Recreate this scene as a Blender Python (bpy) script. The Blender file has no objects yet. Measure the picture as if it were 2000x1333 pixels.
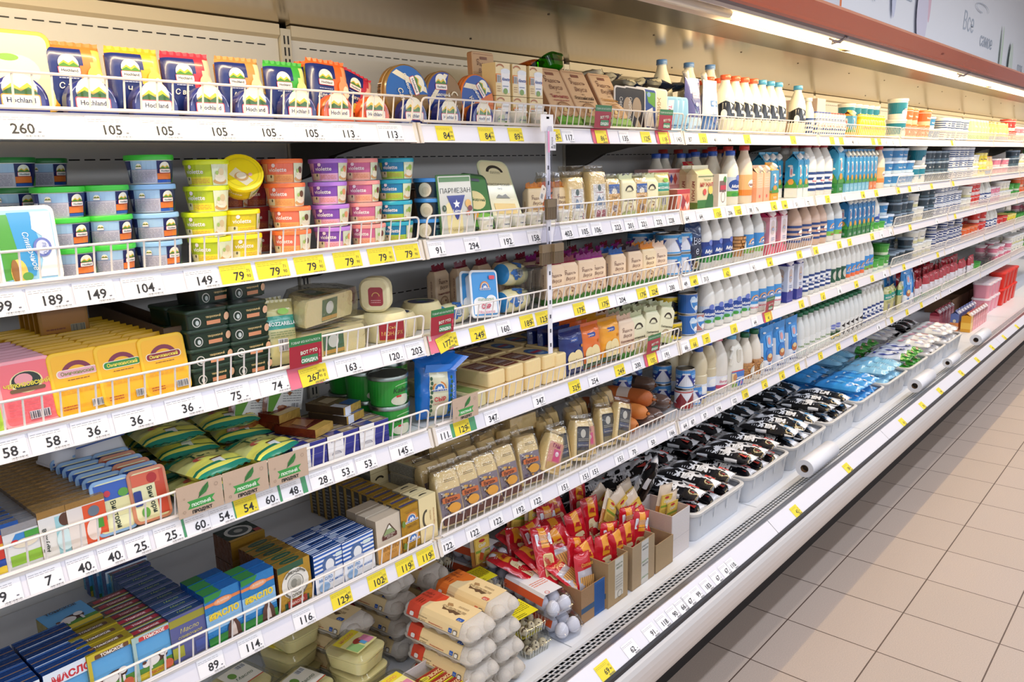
import bpy, math, random
from mathutils import Vector, Matrix
random.seed(7)
SC = bpy.context.scene
COL = SC.collection
PI = math.pi

# ------------------------------------------------------------------ camera
CAM = Vector((-0.0613, -1.4443, 1.7496))
YAW, PITCH, ROLL, FPX = 0.7277, 0.2164, -0.0253, 1549.5
cF = Vector((math.cos(PITCH)*math.cos(YAW), math.cos(PITCH)*math.sin(YAW), -math.sin(PITCH)))
cR = cF.cross(Vector((0, 0, 1))).normalized()
cU = cR.cross(cF)
cR, cU = math.cos(ROLL)*cR + math.sin(ROLL)*cU, -math.sin(ROLL)*cR + math.cos(ROLL)*cU
cam_d = bpy.data.cameras.new('camera')
cam_d.sensor_width = 36.0
cam_d.lens = FPX/2000*36.0
cam_d.clip_start = 0.05
cam_d.clip_end = 100
cam = bpy.data.objects.new('camera', cam_d)
COL.objects.link(cam)
cam.matrix_world = Matrix(((cR.x, cU.x, -cF.x, CAM.x), (cR.y, cU.y, -cF.y, CAM.y), (cR.z, cU.z, -cF.z, CAM.z), (0, 0, 0, 1)))
SC.camera = cam

# ------------------------------------------------------------------ world, exposure
SC.view_settings.view_transform = 'Standard'
SC.view_settings.look = 'None'
SC.view_settings.gamma = 1.0
SC.view_settings.use_curve_mapping = False
SC.view_settings.exposure = 0.0
W = bpy.data.worlds.new('store_air')
SC.world = W
W.use_nodes = True
W.node_tree.nodes['Background'].inputs[0].default_value = (0.86, 0.90, 1.0, 1)
W.node_tree.nodes['Background'].inputs[1].default_value = 0.66

def area_light(name, loc, rot, sx, sy, power, col):
  d = bpy.data.lights.new(name, 'AREA')
  d.shape = 'RECTANGLE'
  d.size, d.size_y = sx, sy
  d.energy = power
  d.color = col
  o = bpy.data.objects.new(name, d)
  o.location, o.rotation_euler = loc, rot
  COL.objects.link(o)
  return o

# rows of ceiling strip lights over the aisles, running along the display case
area_light('cool_ceiling_strip', (4.5, -1.68, 3.6), (0, 0, 0), 17, 0.10, 165, (0.78, 0.86, 1.0))
area_light('warm_ceiling_strip', (4.5, -1.09, 3.6), (0, 0, 0), 17, 0.08, 50, (1.0, 0.92, 0.86))
area_light('far_aisle_strip', (4.5, -4.3, 3.75), (0, 0, 0), 17, 0.4, 110, (0.86, 0.91, 1.0))
area_light('shelf_front_fill', (4.5, -3.5, 2.15), (math.radians(80), 0, 0), 16, 0.12, 62, (0.86, 0.91, 1.0))  # added fill light from across the aisle, brightens the product fronts
# warm fluorescent tubes under the canopy lip: one lit over the first bay, one dark, the rest lit
LAMP_X = [(-1.15, 1.02, 12), (2.42, 5.02, 13), (5.1, 7.5, 13), (7.6, 10.0, 13), (10.1, 12.4, 13)]
for (a, b, pw) in LAMP_X:
  area_light('canopy_tube_light', ((a+b)/2, -0.205, 2.168), (math.radians(48), 0, 0), b-a, 0.03, pw, (1.0, 0.78, 0.44))
# ------------------------------------------------------------------ materials (all read the print colour of the face)
def lin(h):
  r = []
  for i in (0, 2, 4):
    c = int(h[i:i+2], 16)/255
    r.append(c/12.92 if c <= 0.04045 else ((c+0.055)/1.055)**2.4)
  return (r[0], r[1], r[2], 1.0)

MATS = {}

def mk(name, rough=0.5, metal=0.0, spec=0.5, coat=0.0, bump=0.0, bscale=80.0, sss=0.0, noise=0.0, emit=0.0, film=False, alpha=None, stretch=None):
  m = bpy.data.materials.new(name)
  m.use_nodes = True
  nt = m.node_tree
  b = nt.nodes['Principled BSDF']
  a = nt.nodes.new('ShaderNodeAttribute')
  a.attribute_name = 'Col'
  colout = a.outputs['Color']
  if bump or noise:
    tc = nt.nodes.new('ShaderNodeTexCoord')
    src = tc.outputs['Object']
    if stretch:
      mp = nt.nodes.new('ShaderNodeMapping')
      mp.inputs['Scale'].default_value = stretch
      nt.links.new(src, mp.inputs['Vector'])
      src = mp.outputs['Vector']
    nz = nt.nodes.new('ShaderNodeTexNoise')
    nz.inputs['Scale'].default_value = bscale
    nz.inputs['Detail'].default_value = 3
    nt.links.new(src, nz.inputs['Vector'])
  if noise:
    mx = nt.nodes.new('ShaderNodeMix')
    mx.data_type = 'RGBA'
    mx.blend_type = 'MULTIPLY'
    mx.inputs['Factor'].default_value = noise
    nt.links.new(colout, mx.inputs[6])
    nt.links.new(nz.outputs['Color'], mx.inputs[7])
    colout = mx.outputs[2]
  nt.links.new(colout, b.inputs['Base Color'])
  b.inputs['Roughness'].default_value = rough
  b.inputs['Metallic'].default_value = metal
  b.inputs['Specular IOR Level'].default_value = spec
  b.inputs['Coat Weight'].default_value = coat
  b.inputs['Coat Roughness'].default_value = 0.08
  if sss:
    b.inputs['Subsurface Weight'].default_value = sss
    b.inputs['Subsurface Radius'].default_value = (0.01, 0.008, 0.006)
  nrm = None
  if bump:
    bp = nt.nodes.new('ShaderNodeBump')
    bp.inputs['Strength'].default_value = bump
    bp.inputs['Distance'].default_value = 0.004
    nt.links.new(nz.outputs['Fac'], bp.inputs['Height'])
    nt.links.new(bp.outputs['Normal'], b.inputs['Normal'])
    nrm = bp.outputs['Normal']
  if emit:
    nt.links.new(colout, b.inputs['Emission Color'])
    b.inputs['Emission Strength'].default_value = emit
  if alpha is not None:                       # thin clear plastic: mostly see-through, glossy at the crinkles
    out = nt.nodes['Material Output']
    tr = nt.nodes.new('ShaderNodeBsdfTransparent')
    mix = nt.nodes.new('ShaderNodeMixShader')
    nt.links.new(colout, tr.inputs['Color'])
    gl = nt.nodes.new('ShaderNodeBsdfGlossy')
    gl.inputs['Roughness'].default_value = rough
    if nrm:
      nt.links.new(nrm, gl.inputs['Normal'])
    lw = nt.nodes.new('ShaderNodeLayerWeight')
    lw.inputs['Blend'].default_value = 0.5
    if nrm:
      nt.links.new(nrm, lw.inputs['Normal'])
    fr = nt.nodes.new('ShaderNodeMath')
    fr.operation = 'POWER'
    fr.inputs[1].default_value = 3.5
    nt.links.new(lw.outputs['Facing'], fr.inputs[0])
    ad = nt.nodes.new('ShaderNodeMath')
    ad.operation = 'MULTIPLY_ADD'
    ad.inputs[1].default_value = 0.8
    ad.inputs[2].default_value = alpha
    nt.links.new(fr.outputs[0], ad.inputs[0])
    nt.links.new(ad.outputs[0], mix.inputs[0])
    nt.links.new(tr.outputs[0], mix.inputs[1])
    nt.links.new(gl.outputs[0], mix.inputs[2])
    nt.links.new(mix.outputs[0], out.inputs['Surface'])
  MATS[name] = m
  return m

mk('paper', rough=0.65, bump=0.08, bscale=220)
mk('card', rough=0.8, bump=0.15, bscale=160, noise=0.12)
mk('pulp', rough=0.9, bump=0.35, bscale=260, noise=0.12)
mk('plastic', rough=0.32, bump=0.03, bscale=60)
mk('print', rough=0.28, coat=0.3, bump=0.05, bscale=90)
mk('bag', rough=0.16, coat=0.5, bump=0.55, bscale=34)
mk('softbag', rough=0.34, bump=0.4, bscale=30)
mk('foil', rough=0.26, metal=0.55, bump=0.5, bscale=70)
mk('milk', rough=0.22, sss=0.15, bump=0.02, bscale=40)
mk('cheese', rough=0.5, sss=0.12, bump=0.25, bscale=90, noise=0.08)
mk('enamel', rough=0.35, bump=0.02, bscale=30)
mk('wallpanel', rough=0.55, bump=0.03, bscale=200)
mk('steel', rough=0.3, metal=1.0, bump=0.02, bscale=60)
mk('brushed', rough=0.2, metal=1.0, bump=0.12, bscale=3.0, stretch=(1.0, 6.0, 6.0))
mk('alu', rough=0.36, metal=0.45, bump=0.03, bscale=30, stretch=(1, 30, 30))
mk('paint', rough=0.2, coat=0.4, bump=0.02, bscale=20)
mk('rubber', rough=0.5)
mk('glow', rough=0.5, emit=6.0)
mk('film', rough=0.10, bump=1.0, bscale=38, alpha=0.13)
mk('clear', rough=0.06, bump=0.15, bscale=30, alpha=0.05)
mk('eggshell', rough=0.45, bump=0.1, bscale=300, sss=0.1)
mk('quail', rough=0.4, bump=0.05, bscale=200)
nt = MATS['quail'].node_tree                     # brown speckles of the quail shells
_v = nt.nodes.new('ShaderNodeTexNoise')
_v.inputs['Scale'].default_value = 95
_v.inputs['Detail'].default_value = 2
_tc = nt.nodes.new('ShaderNodeTexCoord')
nt.links.new(_tc.outputs['Object'], _v.inputs['Vector'])
_r = nt.nodes.new('ShaderNodeValToRGB')
_r.color_ramp.elements[0].position = 0.56
_r.color_ramp.elements[0].color = lin('d8cdb4')
_r.color_ramp.elements[1].position = 0.60
_r.color_ramp.elements[1].color = lin('4a3526')
nt.links.new(_v.outputs['Fac'], _r.inputs[0])
nt.links.new(_r.outputs[0], nt.nodes['Principled BSDF'].inputs['Base Color'])

# ------------------------------------------------------------------ text outlines as triangles (built-in font)
TXT = {}

def text_geo(s, bold=0.0):
  k = (s, bold)
  if k not in TXT:
    c = bpy.data.curves.new('t', 'FONT')
    c.body = s
    c.size = 1
    c.resolution_u = 2
    c.offset = bold
    o = bpy.data.objects.new('t', c)
    m = o.to_mesh()
    vs = [(v.co.x, v.co.y) for v in m.vertices]
    fs = [tuple(p.vertices) for p in m.polygons]
    o.to_mesh_clear()
    bpy.data.objects.remove(o)
    bpy.data.curves.remove(c)
    xs = [v[0] for v in vs] or [0]
    TXT[k] = (vs, fs, min(xs), max(xs))
  return TXT[k]

class D:
  """A flat print: coloured shapes in metres, later laid on a face or wrapped round a body."""
  def __init__(s):
    s.items = []
    s.n = 0

  def poly(s, pts, col):
    s.items.append(([tuple(p) for p in pts], [tuple(range(len(pts)))], col, s.n, True))
    s.n += 1
    return s

  def rect(s, x0, y0, x1, y1, col):
    return s.poly([(x0, y0), (x1, y0), (x1, y1), (x0, y1)], col)

  def ell(s, x, y, rx, ry, col, n=20, a0=0, a1=2*PI):
    return s.poly([(x+rx*math.cos(a0+(a1-a0)*i/n), y+ry*math.sin(a0+(a1-a0)*i/n)) for i in range(n if a1-a0 > 6.2 else n+1)], col)

  def arc(s, x, y, r, w, col, a0=0, a1=PI, n=12, ry=None):
    ry = ry or r
    for i in range(n):
      a, b = a0+(a1-a0)*i/n, a0+(a1-a0)*(i+1)/n
      s.items.append(([(x+r*math.cos(a), y+ry*math.sin(a)), (x+r*math.cos(b), y+ry*math.sin(b)),
               (x+(r-w)*math.cos(b), y+(ry-w)*math.sin(b)), (x+(r-w)*math.cos(a), y+(ry-w)*math.sin(a))], [(0, 1, 2, 3)], col, s.n, True))
    s.n += 1
    return s

  def rr(s, x0, y0, x1, y1, r, col):
    p = []
    for (cx, cy, a) in ((x1-r, y0+r, -PI/2), (x1-r, y1-r, 0), (x0+r, y1-r, PI/2), (x0+r, y0+r, PI)):
      for i in range(5):
        p.append((cx+r*math.cos(a+PI/8*i), cy+r*math.sin(a+PI/8*i)))
    return s.poly(p, col)

  def text(s, t, x, y, size, col, al='c', rot=0.0, sx=1.0, bold=0.0, w=None, shear=0.0):
    vs, fs, a, b = text_geo(t, bold)
    if w:
      size = size if (b-a)*size*sx <= w else w/((b-a)*sx)
    off = {'c': -(a+b)/2, 'l': -a, 'r': -b}[al]
    c, n = math.cos(rot), math.sin(rot)
    out = []
    for (px, py) in vs:
      qx, qy = (px+off+shear*py)*size*sx, py*size
      out.append((x+qx*c-qy*n, y+qx*n+qy*c))
    s.items.append((out, fs, col, s.n, False))
    s.n += 1
    return s

  def bars(s, x0, y0, x1, y1, col='303030', bg='f4f4f4', n=9):
    if bg:
      s.rect(x0-.001, y0-.001, x1+.001, y1+.001, bg)
    w = (x1-x0)/n
    for i in range(n):
      k = (0.3, 0.55, 0.4, 0.7, 0.35)[i % 5]
      s.items.append(([(x0+i*w, y0), (x0+i*w+w*k, y0), (x0+i*w+w*k, y1), (x0+i*w, y1)], [(0, 1, 2, 3)], col, s.n, True))
    s.n += 1
    return s

  def lines(s, x0, y0, x1, y1, n, col, k=0.35, seed=1):
    """rows of small print too fine to read: short thin dashes"""
    rr = random.Random(seed)
    h = (y1-y0)/n
    for i in range(n):
      x = x0
      while x < x1:
        w = (x1-x0)*rr.uniform(0.08, 0.22)
        e = min(x+w, x1)
        s.items.append(([(x, y0+i*h), (e, y0+i*h), (e, y0+i*h+h*k), (x, y0+i*h+h*k)], [(0, 1, 2, 3)], col, s.n, True))
        x = e+(x1-x0)*0.03
    s.n += 1
    return s

  def stripes(s, x0, y0, x1, y1, n, col):
    h = (y1-y0)/(2*n-1)
    for i in range(n):
      s.items.append(([(x0, y0+2*i*h), (x1, y0+2*i*h), (x1, y0+2*i*h+h), (x0, y0+2*i*h+h)], [(0, 1, 2, 3)], col, s.n, True))
    s.n += 1
    return s

  def add(s, d, x=0, y=0, k=1.0, rot=0.0):
    c, n = math.cos(rot)*k, math.sin(rot)*k
    for (p, f, col, l, cv) in d.items:
      s.items.append(([(x+a*c-b*n, y+a*n+b*c) for a, b in p], f, col, s.n+l, cv))
    s.n += d.n
    return s

def clip_strip(pts, lo, hi):
  def half(p, f, inter):
    r = []
    for i in range(len(p)):
      a, b = p[i-1], p[i]
      fa, fb = f(a), f(b)
      if fa != fb:
        r.append(inter(a, b))
      if fb:
        r.append(b)
    return r

  def at(x):
    def g(a, b):
      t = (x-a[0])/(b[0]-a[0])
      return (x, a[1]+(b[1]-a[1])*t)
    return g
  p = half(pts, lambda q: q[0] >= lo, at(lo))
  if len(p) > 2:
    p = half(p, lambda q: q[0] <= hi, at(hi))
  return p if len(p) > 2 else None

class G:
  """mesh builder: faces carry a colour and a material name"""
  def __init__(s):
    s.v, s.f, s.c, s.m, s.sm = [], [], [], [], []

  def add(s, vs, fs, col, mat='plastic', sm=False):
    o = len(s.v)
    s.v += [tuple(p) for p in vs]
    multi = isinstance(col, list)
    for i, f in enumerate(fs):
      s.f.append(tuple(o+k for k in f))
      s.c.append(col[i] if multi else col)
      s.m.append(mat)
      s.sm.append(sm)
    return s

  def quad(s, a, b, c, d, col, mat='plastic'):
    return s.add([a, b, c, d], [(0, 1, 2, 3)], col, mat)

  def box(s, x0, x1, y0, y1, z0, z1, col, mat='plastic', **fc):
    vs = [(x, y, z) for z in (z0, z1) for y in (y0, y1) for x in (x0, x1)]
    fs = [(0, 2, 3, 1), (4, 5, 7, 6), (0, 1, 5, 4), (2, 6, 7, 3), (0, 4, 6, 2), (1, 3, 7, 5)]
    cs = [fc.get(k, col) for k in ('bottom', 'top', 'front', 'back', 'left', 'right')]
    return s.add(vs, fs, cs, mat)

  def rbox(s, x0, x1, y0, y1, z0, z1, col, mat='plastic', r=0.004, n=2, smooth=True):
    """box with rounded vertical edges and softened top and bottom"""
    return s.loft([(z0, (x1-x0)-r, (y1-y0)-r, r*.7), (z0+r*.5, x1-x0, y1-y0, r), (z1-r*.5, x1-x0, y1-y0, r), (z1, (x1-x0)-r, (y1-y0)-r, r*.7)],
           col, mat, cx=(x0+x1)/2, cy=(y0+y1)/2, n=n)

  def loft(s, secs, col, mat='plastic', cx=0, cy=0, n=5, caps=(True, True), sm=True, axis='z'):
    """rounded-rectangle sections (z, w, d, r); one colour or one per band"""
    rings = []
    for (z, w, d, r) in secs:
      r = max(min(r, w/2, d/2), 1e-5)
      ring = []
      for (qx, qy, a) in ((w/2-r, -d/2+r, -PI/2), (w/2-r, d/2-r, 0), (-w/2+r, d/2-r, PI/2), (-w/2+r, -d/2+r, PI)):
        for i in range(n+1):
          t = a+PI/2*i/n
          x, y = cx+qx+r*math.cos(t), cy+qy+r*math.sin(t)
          ring.append((x, y, z) if axis == 'z' else ((x, z, y) if axis == 'y' else (z, x, y)))
      rings.append(ring)
    k = len(rings[0])
    vs = [p for g in rings for p in g]
    for j in range(len(rings)-1):
      c = col[j] if isinstance(col, list) else col
      fs = [(j*k+i, j*k+(i+1) % k, (j+1)*k+(i+1) % k, (j+1)*k+i) for i in range(k)]
      if axis == 'y':
        fs = [tuple(reversed(f)) for f in fs]
      s._f(vs if j == 0 else None, fs, c, mat, sm)
    if caps[0]:
      s._f(None, [tuple(range(k))[::(-1 if axis != 'y' else 1)]], col[0] if isinstance(col, list) else col, mat, False)
    if caps[1]:
      b = (len(rings)-1)*k
      s._f(None, [tuple(range(b, b+k))[::(1 if axis != 'y' else -1)]], col[-1] if isinstance(col, list) else col, mat, False)
    s._o = None
    return s

  def _f(s, vs, fs, col, mat, sm):
    if vs is not None:
      s._base = len(s.v)
      s.v += [tuple(p) for p in vs]
    for f in fs:
      s.f.append(tuple(s._base+q for q in f))
      s.c.append(col)
      s.m.append(mat)
      s.sm.append(sm)

  def lathe(s, prof, col, mat='plastic', n=20, cx=0, cy=0, caps=(True, True), axis='z'):
    """profile [(r, z)...] turned about an upright (or lying) axis; one colour or one per band"""
    vs = []
    for (r, z) in prof:
      for i in range(n):
        a = 2*PI*i/n
        x, y = r*math.cos(a), r*math.sin(a)
        vs.append((cx+x, cy+y, z) if axis == 'z' else ((z, cx+x, cy+y) if axis == 'x' else (cx+y, z, cy+x)))
    for j in range(len(prof)-1):
      c = col[j] if isinstance(col, list) else col
      s._f(vs if j == 0 else None, [(j*n+i, j*n+(i+1) % n, (j+1)*n+(i+1) % n, (j+1)*n+i) for i in range(n)], c, mat, True)
    if caps[0]:
      s._f(None, [tuple(range(n))[::-1]], col[0] if isinstance(col, list) else col, mat, False)
    if caps[1]:
      b = (len(prof)-1)*n
      s._f(None, [tuple(range(b, b+n))], col[-1] if isinstance(col, list) else col, mat, False)
    return s

  def slab(s, w, h, t, r, col, mat='plastic', bev=0.002, n=4, x=0, z=0, y=0, side=None):
    """rounded rectangle standing in XZ, thickness along +Y, softened edges"""
    side = side or col
    s.loft([(y, w-2*bev, h-2*bev, max(r-bev, .0005)), (y+bev, w, h, r), (y+t-bev, w, h, r), (y+t, w-2*bev, h-2*bev, max(r-bev, .0005))],
        [col, side, side], mat, cx=x, cy=z+h/2, n=n, axis='y')
    return s

  def wire(s, path, r, col, mat='plastic', n=6, closed=False):
    pts = [Vector(p) for p in path]
    m = len(pts)
    rings = []
    for i, p in enumerate(pts):
      if closed:
        t = pts[(i+1) % m]-pts[i-1]
      else:
        t = pts[min(i+1, m-1)]-pts[max(i-1, 0)]
      t.normalize()
      a = t.cross(Vector((0, 0, 1)))
      if a.length < .1:
        a = t.cross(Vector((0, 1, 0)))
      a.normalize()
      b = t.cross(a)
      rings.append([p+r*(math.cos(2*PI*k/n)*a+math.sin(2*PI*k/n)*b) for k in range(n)])
    vs = [q for g in rings for q in g]
    fs = []
    for j in range(m if closed else m-1):
      for k in range(n):
        a, b = j*n, ((j+1) % m)*n
        fs.append((a+k, a+(k+1) % n, b+(k+1) % n, b+k))
    return s.add(vs, fs, col, mat, True)

  def decal(s, d, M, mat='print', eps=0.00025, strip=None):
    for (pts, fs, col, lay, convex) in d.items:
      o = eps*(lay+1)
      if strip and convex and len(fs) == 1:
        xs = [p[0] for p in pts]
        lo, hi = min(xs), max(xs)
        if hi-lo > strip:
          k = int(math.floor(lo/strip))
          while k*strip < hi:
            q = clip_strip(pts, k*strip, (k+1)*strip)
            if q:
              s.add([M(a, b, o) for a, b in q], [tuple(range(len(q)))], col, mat)
            k += 1
          continue
      s.add([M(a, b, o) for a, b in pts], fs, col, mat)
    return s

  def xf(s, mat4, start=0):
    for i in range(start, len(s.v)):
      s.v[i] = tuple(mat4 @ Vector(s.v[i]))
    return s

  def mesh(s, name):
    me = bpy.data.meshes.new(name)
    me.from_pydata(s.v, [], s.f)
    names = []
    idx = []
    for m in s.m:
      if m not in names:
        names.append(m)
      idx.append(names.index(m))
    for m in names:
      me.materials.append(MATS[m])
    me.polygons.foreach_set('material_index', idx)
    me.polygons.foreach_set('use_smooth', s.sm)
    at = me.attributes.new('Col', 'FLOAT_COLOR', 'FACE')
    fl = []
    cc = {}
    for c in s.c:
      if c not in cc:
        cc[c] = lin(c)
      fl.extend(cc[c])
    at.data.foreach_set('color', fl)
    if any(s.sm):
      me.set_sharp_from_angle(angle=0.7) if hasattr(me, 'set_sharp_from_angle') else None
    me.update()
    return me

def Mfront(x=0, y=0, z=0):
  return lambda u, v, o: (x+u, y-o, z+v)

def Mtop(x=0, y=0, z=0):                       # v runs back from the front edge
  return lambda u, v, o: (x+u, y+v, z+o)

def Mleft(x=0, y=0, z=0):                      # u runs from back to front as seen from the left
  return lambda u, v, o: (x-o, y-u, z+v)

def Mcyl(rad, cy=0, turn=0.0, cx=0):           # wrap round an upright body, rad(z) its radius
  def f(u, v, o):
    r = rad(v)+o+.0002
    a = u/max(rad(v), .001)+turn
    return (cx+r*math.sin(a), cy-r*math.cos(a), v)
  return f

def obj(name, mesh, parent=None, loc=None):
  o = bpy.data.objects.new(name, mesh)
  COL.objects.link(o)
  if parent is not None:
    o.parent = parent
  if loc:
    o.location = loc
  return o

def tag(o, label, cat, group=None, kind=None):
  o['label'] = label
  o['category'] = cat
  if group:
    o['group'] = group
  if kind:
    o['kind'] = kind
  return o

def structure(o, label=None):
  o['kind'] = 'structure'
  if label:
    o['label'] = label
  return o

PROTO = {}
HEAD = {}

def place(key, loc, label, group=None, rz=0.0, rx=0.0, ry=0.0, sc=1.0, cat=None):
  """put one product of kind `key` in the scene: its body and a copy of each part"""
  if key not in PROTO:
    r = KINDS[key]()
    vs = [v for n, g in r[2] for v in g.v]
    bb = [(f(v[i] for v in vs)) for i in range(3) for f in (min, max)]
    PROTO[key] = (r[0], r[1], [(n, g.mesh(n)) for n, g in r[2]], bb)
  name, category, parts, bb = PROTO[key]
  sc = (sc, sc, sc) if not isinstance(sc, tuple) else sc
  if loc[2] > .7:                             # keep it clear of the shelf above
    room = [HEAD[k]-loc[2] for k in HEAD if HEAD[k] > loc[2]]
    if room and bb[5]*sc[2] > min(room)-.004 and abs(rx)+abs(ry) < .5:
      sc = (sc[0], sc[1], (min(room)-.004)/bb[5])
  dz = 0.0
  if rx or ry:                                # a tilted piece rests on its lowest edge
    R = Matrix.Rotation(ry, 3, 'Y') @ Matrix.Rotation(rx, 3, 'X')
    dz = -min((R @ Vector((x*sc[0], y*sc[1], z*sc[2]))).z for x in bb[0:2] for y in bb[2:4] for z in bb[4:6])*.97
  root = bpy.data.objects.new(name, parts[0][1])
  COL.objects.link(root)
  root.location = (loc[0], loc[1], loc[2]+.0012+max(dz, 0))
  root.rotation_euler = (rx, ry, rz)
  root.scale = sc
  tag(root, label, cat or category, group)
  for (n, me) in parts[1:]:
    c = bpy.data.objects.new(n, me)
    COL.objects.link(c)
    c.parent = root
  return root

def xat(u, y, z):
  """world x of the point at depth y and height z that the photograph shows in column u"""
  A = cR-((u-1000)/FPX)*cF
  return CAM.x-((y-CAM.y)*A.y+(z-CAM.z)*A.z)/A.x

ORD = ['first', 'second', 'third', 'fourth', 'fifth', 'sixth', 'seventh', 'eighth', 'ninth', 'tenth', 'eleventh', 'twelfth', 'thirteenth', 'fourteenth',
    'fifteenth', 'sixteenth', 'seventeenth', 'eighteenth', 'nineteenth', 'twentieth'] + [str(i)+'th' for i in range(21, 90)]
# ------------------------------------------------------------------ the room
L = 1.25                                        # length of one bay
X0, X1 = -1.25, 12.5
SZ = {1: 1.8117, 2: 1.5343, 3: 1.2943, 4: 1.0513, 5: 0.7397}      # underside of each shelf's price rail
ST = {k: v+0.040 for k, v in SZ.items()}                          # top of each shelf
HEAD.update({k: v+.014 for k, v in SZ.items()})
YB = 0.53                                       # back panel
DK = 0.36                                       # deck of the case

def floor_mat():
  m = bpy.data.materials.new('floor_tiles')
  m.use_nodes = True
  nt = m.node_tree
  b = nt.nodes['Principled BSDF']
  tc = nt.nodes.new('ShaderNodeTexCoord')
  mp = nt.nodes.new('ShaderNodeMapping')
  s = 0.3286
  mp.inputs['Location'].default_value = (-2.3804, 0.3767, 0)
  mp.vector_type = 'POINT'
  nt.links.new(tc.outputs['Object'], mp.inputs['Vector'])
  br = nt.nodes.new('ShaderNodeTexBrick')
  br.offset = 0.0
  br.squash = 1.0
  br.inputs['Scale'].default_value = 1.0
  br.inputs['Brick Width'].default_value = s
  br.inputs['Row Height'].default_value = s
  br.inputs['Mortar Size'].default_value = 0.0024
  br.inputs['Mortar Smooth'].default_value = 0.1
  br.inputs['Color1'].default_value = lin('cbb8aa')
  br.inputs['Color2'].default_value = lin('c8b5a6')
  br.inputs['Mortar'].default_value = lin('5f4a40')
  nt.links.new(mp.outputs[0], br.inputs['Vector'])
  nz = nt.nodes.new('ShaderNodeTexNoise')
  nz.inputs['Scale'].default_value = 260
  nz.inputs['Detail'].default_value = 4
  nt.links.new(tc.outputs['Object'], nz.inputs['Vector'])
  nz2 = nt.nodes.new('ShaderNodeTexNoise')
  nz2.inputs['Scale'].default_value = 2.2
  nt.links.new(tc.outputs['Object'], nz2.inputs['Vector'])
  rp = nt.nodes.new('ShaderNodeMapRange')
  rp.inputs[1].default_value = 0.3
  rp.inputs[2].default_value = 0.7
  rp.inputs[3].default_value = 0.86
  rp.inputs[4].default_value = 1.06
  nt.links.new(nz.outputs['Fac'], rp.inputs[0])
  mx = nt.nodes.new('ShaderNodeMix')
  mx.data_type = 'RGBA'
  mx.blend_type = 'MULTIPLY'
  mx.inputs['Factor'].default_value = 1
  nt.links.new(br.outputs['Color'], mx.inputs[6])
  nt.links.new(rp.outputs[0], mx.inputs[7])
  nt.links.new(mx.outputs[2], b.inputs['Base Color'])
  r2 = nt.nodes.new('ShaderNodeMapRange')
  r2.inputs[3].default_value = 0.35
  r2.inputs[4].default_value = 0.55
  nt.links.new(nz2.outputs['Fac'], r2.inputs[0])
  nt.links.new(r2.outputs[0], b.inputs['Roughness'])
  bp = nt.nodes.new('ShaderNodeBump')
  bp.inputs['Strength'].default_value = 0.6
  bp.inputs['Distance'].default_value = 0.002
  iv = nt.nodes.new('ShaderNodeMath')
  iv.operation = 'SUBTRACT'
  iv.inputs[0].default_value = 1
  nt.links.new(br.outputs['Fac'], iv.inputs[1])
  nt.links.new(iv.outputs[0], bp.inputs['Height'])
  nt.links.new(bp.outputs[0], b.inputs['Normal'])
  return m

g = G().quad((-4, -7, 0), (16, -7, 0), (16, .9, 0), (-4, .9, 0), 'cbb8aa')
me = g.mesh('floor')
me.materials.clear()
me.materials.append(floor_mat())
structure(obj('floor', me), 'beige square floor tiles with dark joints in the aisle')

g = G().box(-4, 16, .78, .88, 0, 4.0, 'eaeef4', 'wallpanel')
d = D()
for (x, z, t, s) in ((9.75, 3.02, 'Все', .26), (10.6, 2.93, 'самое', .20), (12.6, 2.78, 'для', .2), (7.55, 3.05, 'ВЕ', .3)):
  d.text(t, x, z, s, 'b4c0ce', shear=.15)
for (x, z, r, ry) in ((6.95, 3.12, .07, .07), (7.62, 3.28, .10, .22), (6.75, 2.98, .06, .05), (10.25, 3.3, .3, .05)):
  d.arc(x, z, r, .012, 'bcc6d2', a0=-.4, a1=PI*1.5, ry=ry)
d.ell(7.2, 3.2, .07, .34, 'cdd4ea').ell(8.2, 3.25, .06, .32, 'dcbccb').ell(8.0, 3.0, .17, .3, 'd6d4e6').ell(11.35, 2.86, .05, .38, 'c8dcc8').ell(11.9, 2.8, .12, .3, 'd2e0d6')
d.rect(5.4, 2.4, 5.96, 3.6, 'd9dce6').rect(5.96, 2.4, 6.0, 3.6, 'e2793c')
g.decal(d, Mfront(0, .78, 0), 'wallpanel', eps=.002)
structure(obj('wall_left', g.mesh('wall_left')), 'pale blue wall with faded handwriting graphics above the case')
g = G().quad((-4, -7, 4.0), (-4, .9, 4.0), (16, .9, 4.0), (16, -7, 4.0), 'c9bfb4', 'wallpanel')
structure(obj('ceiling', g.mesh('ceiling')))
g = G().box(15.9, 16, -7, .9, 0, 4, 'c8c4c4', 'wallpanel')
structure(obj('wall_right', g.mesh('wall_right')))

# ------------------------------------------------------------------ the refrigerated case
CASE = bpy.data.objects.new('refrigerated_display_case', None)
CASE.location = (0, 0, 0)
COL.objects.link(CASE)
tag(CASE, 'long open refrigerated display case with white deck, red canopy and steel bumper', 'display case')

def strip(g, pts, cols, mat, x0=X0, x1=X1):
  """sheet folded along the case: profile points (y, z)"""
  for i in range(len(pts)-1):
    (ya, za), (yb, zb) = pts[i], pts[i+1]
    c = cols[i] if isinstance(cols, list) else cols
    m = mat[i] if isinstance(mat, list) else mat
    g.quad((x0, ya, za), (x1, ya, za), (x1, yb, zb), (x0, yb, zb), c, m)
  return g

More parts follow.
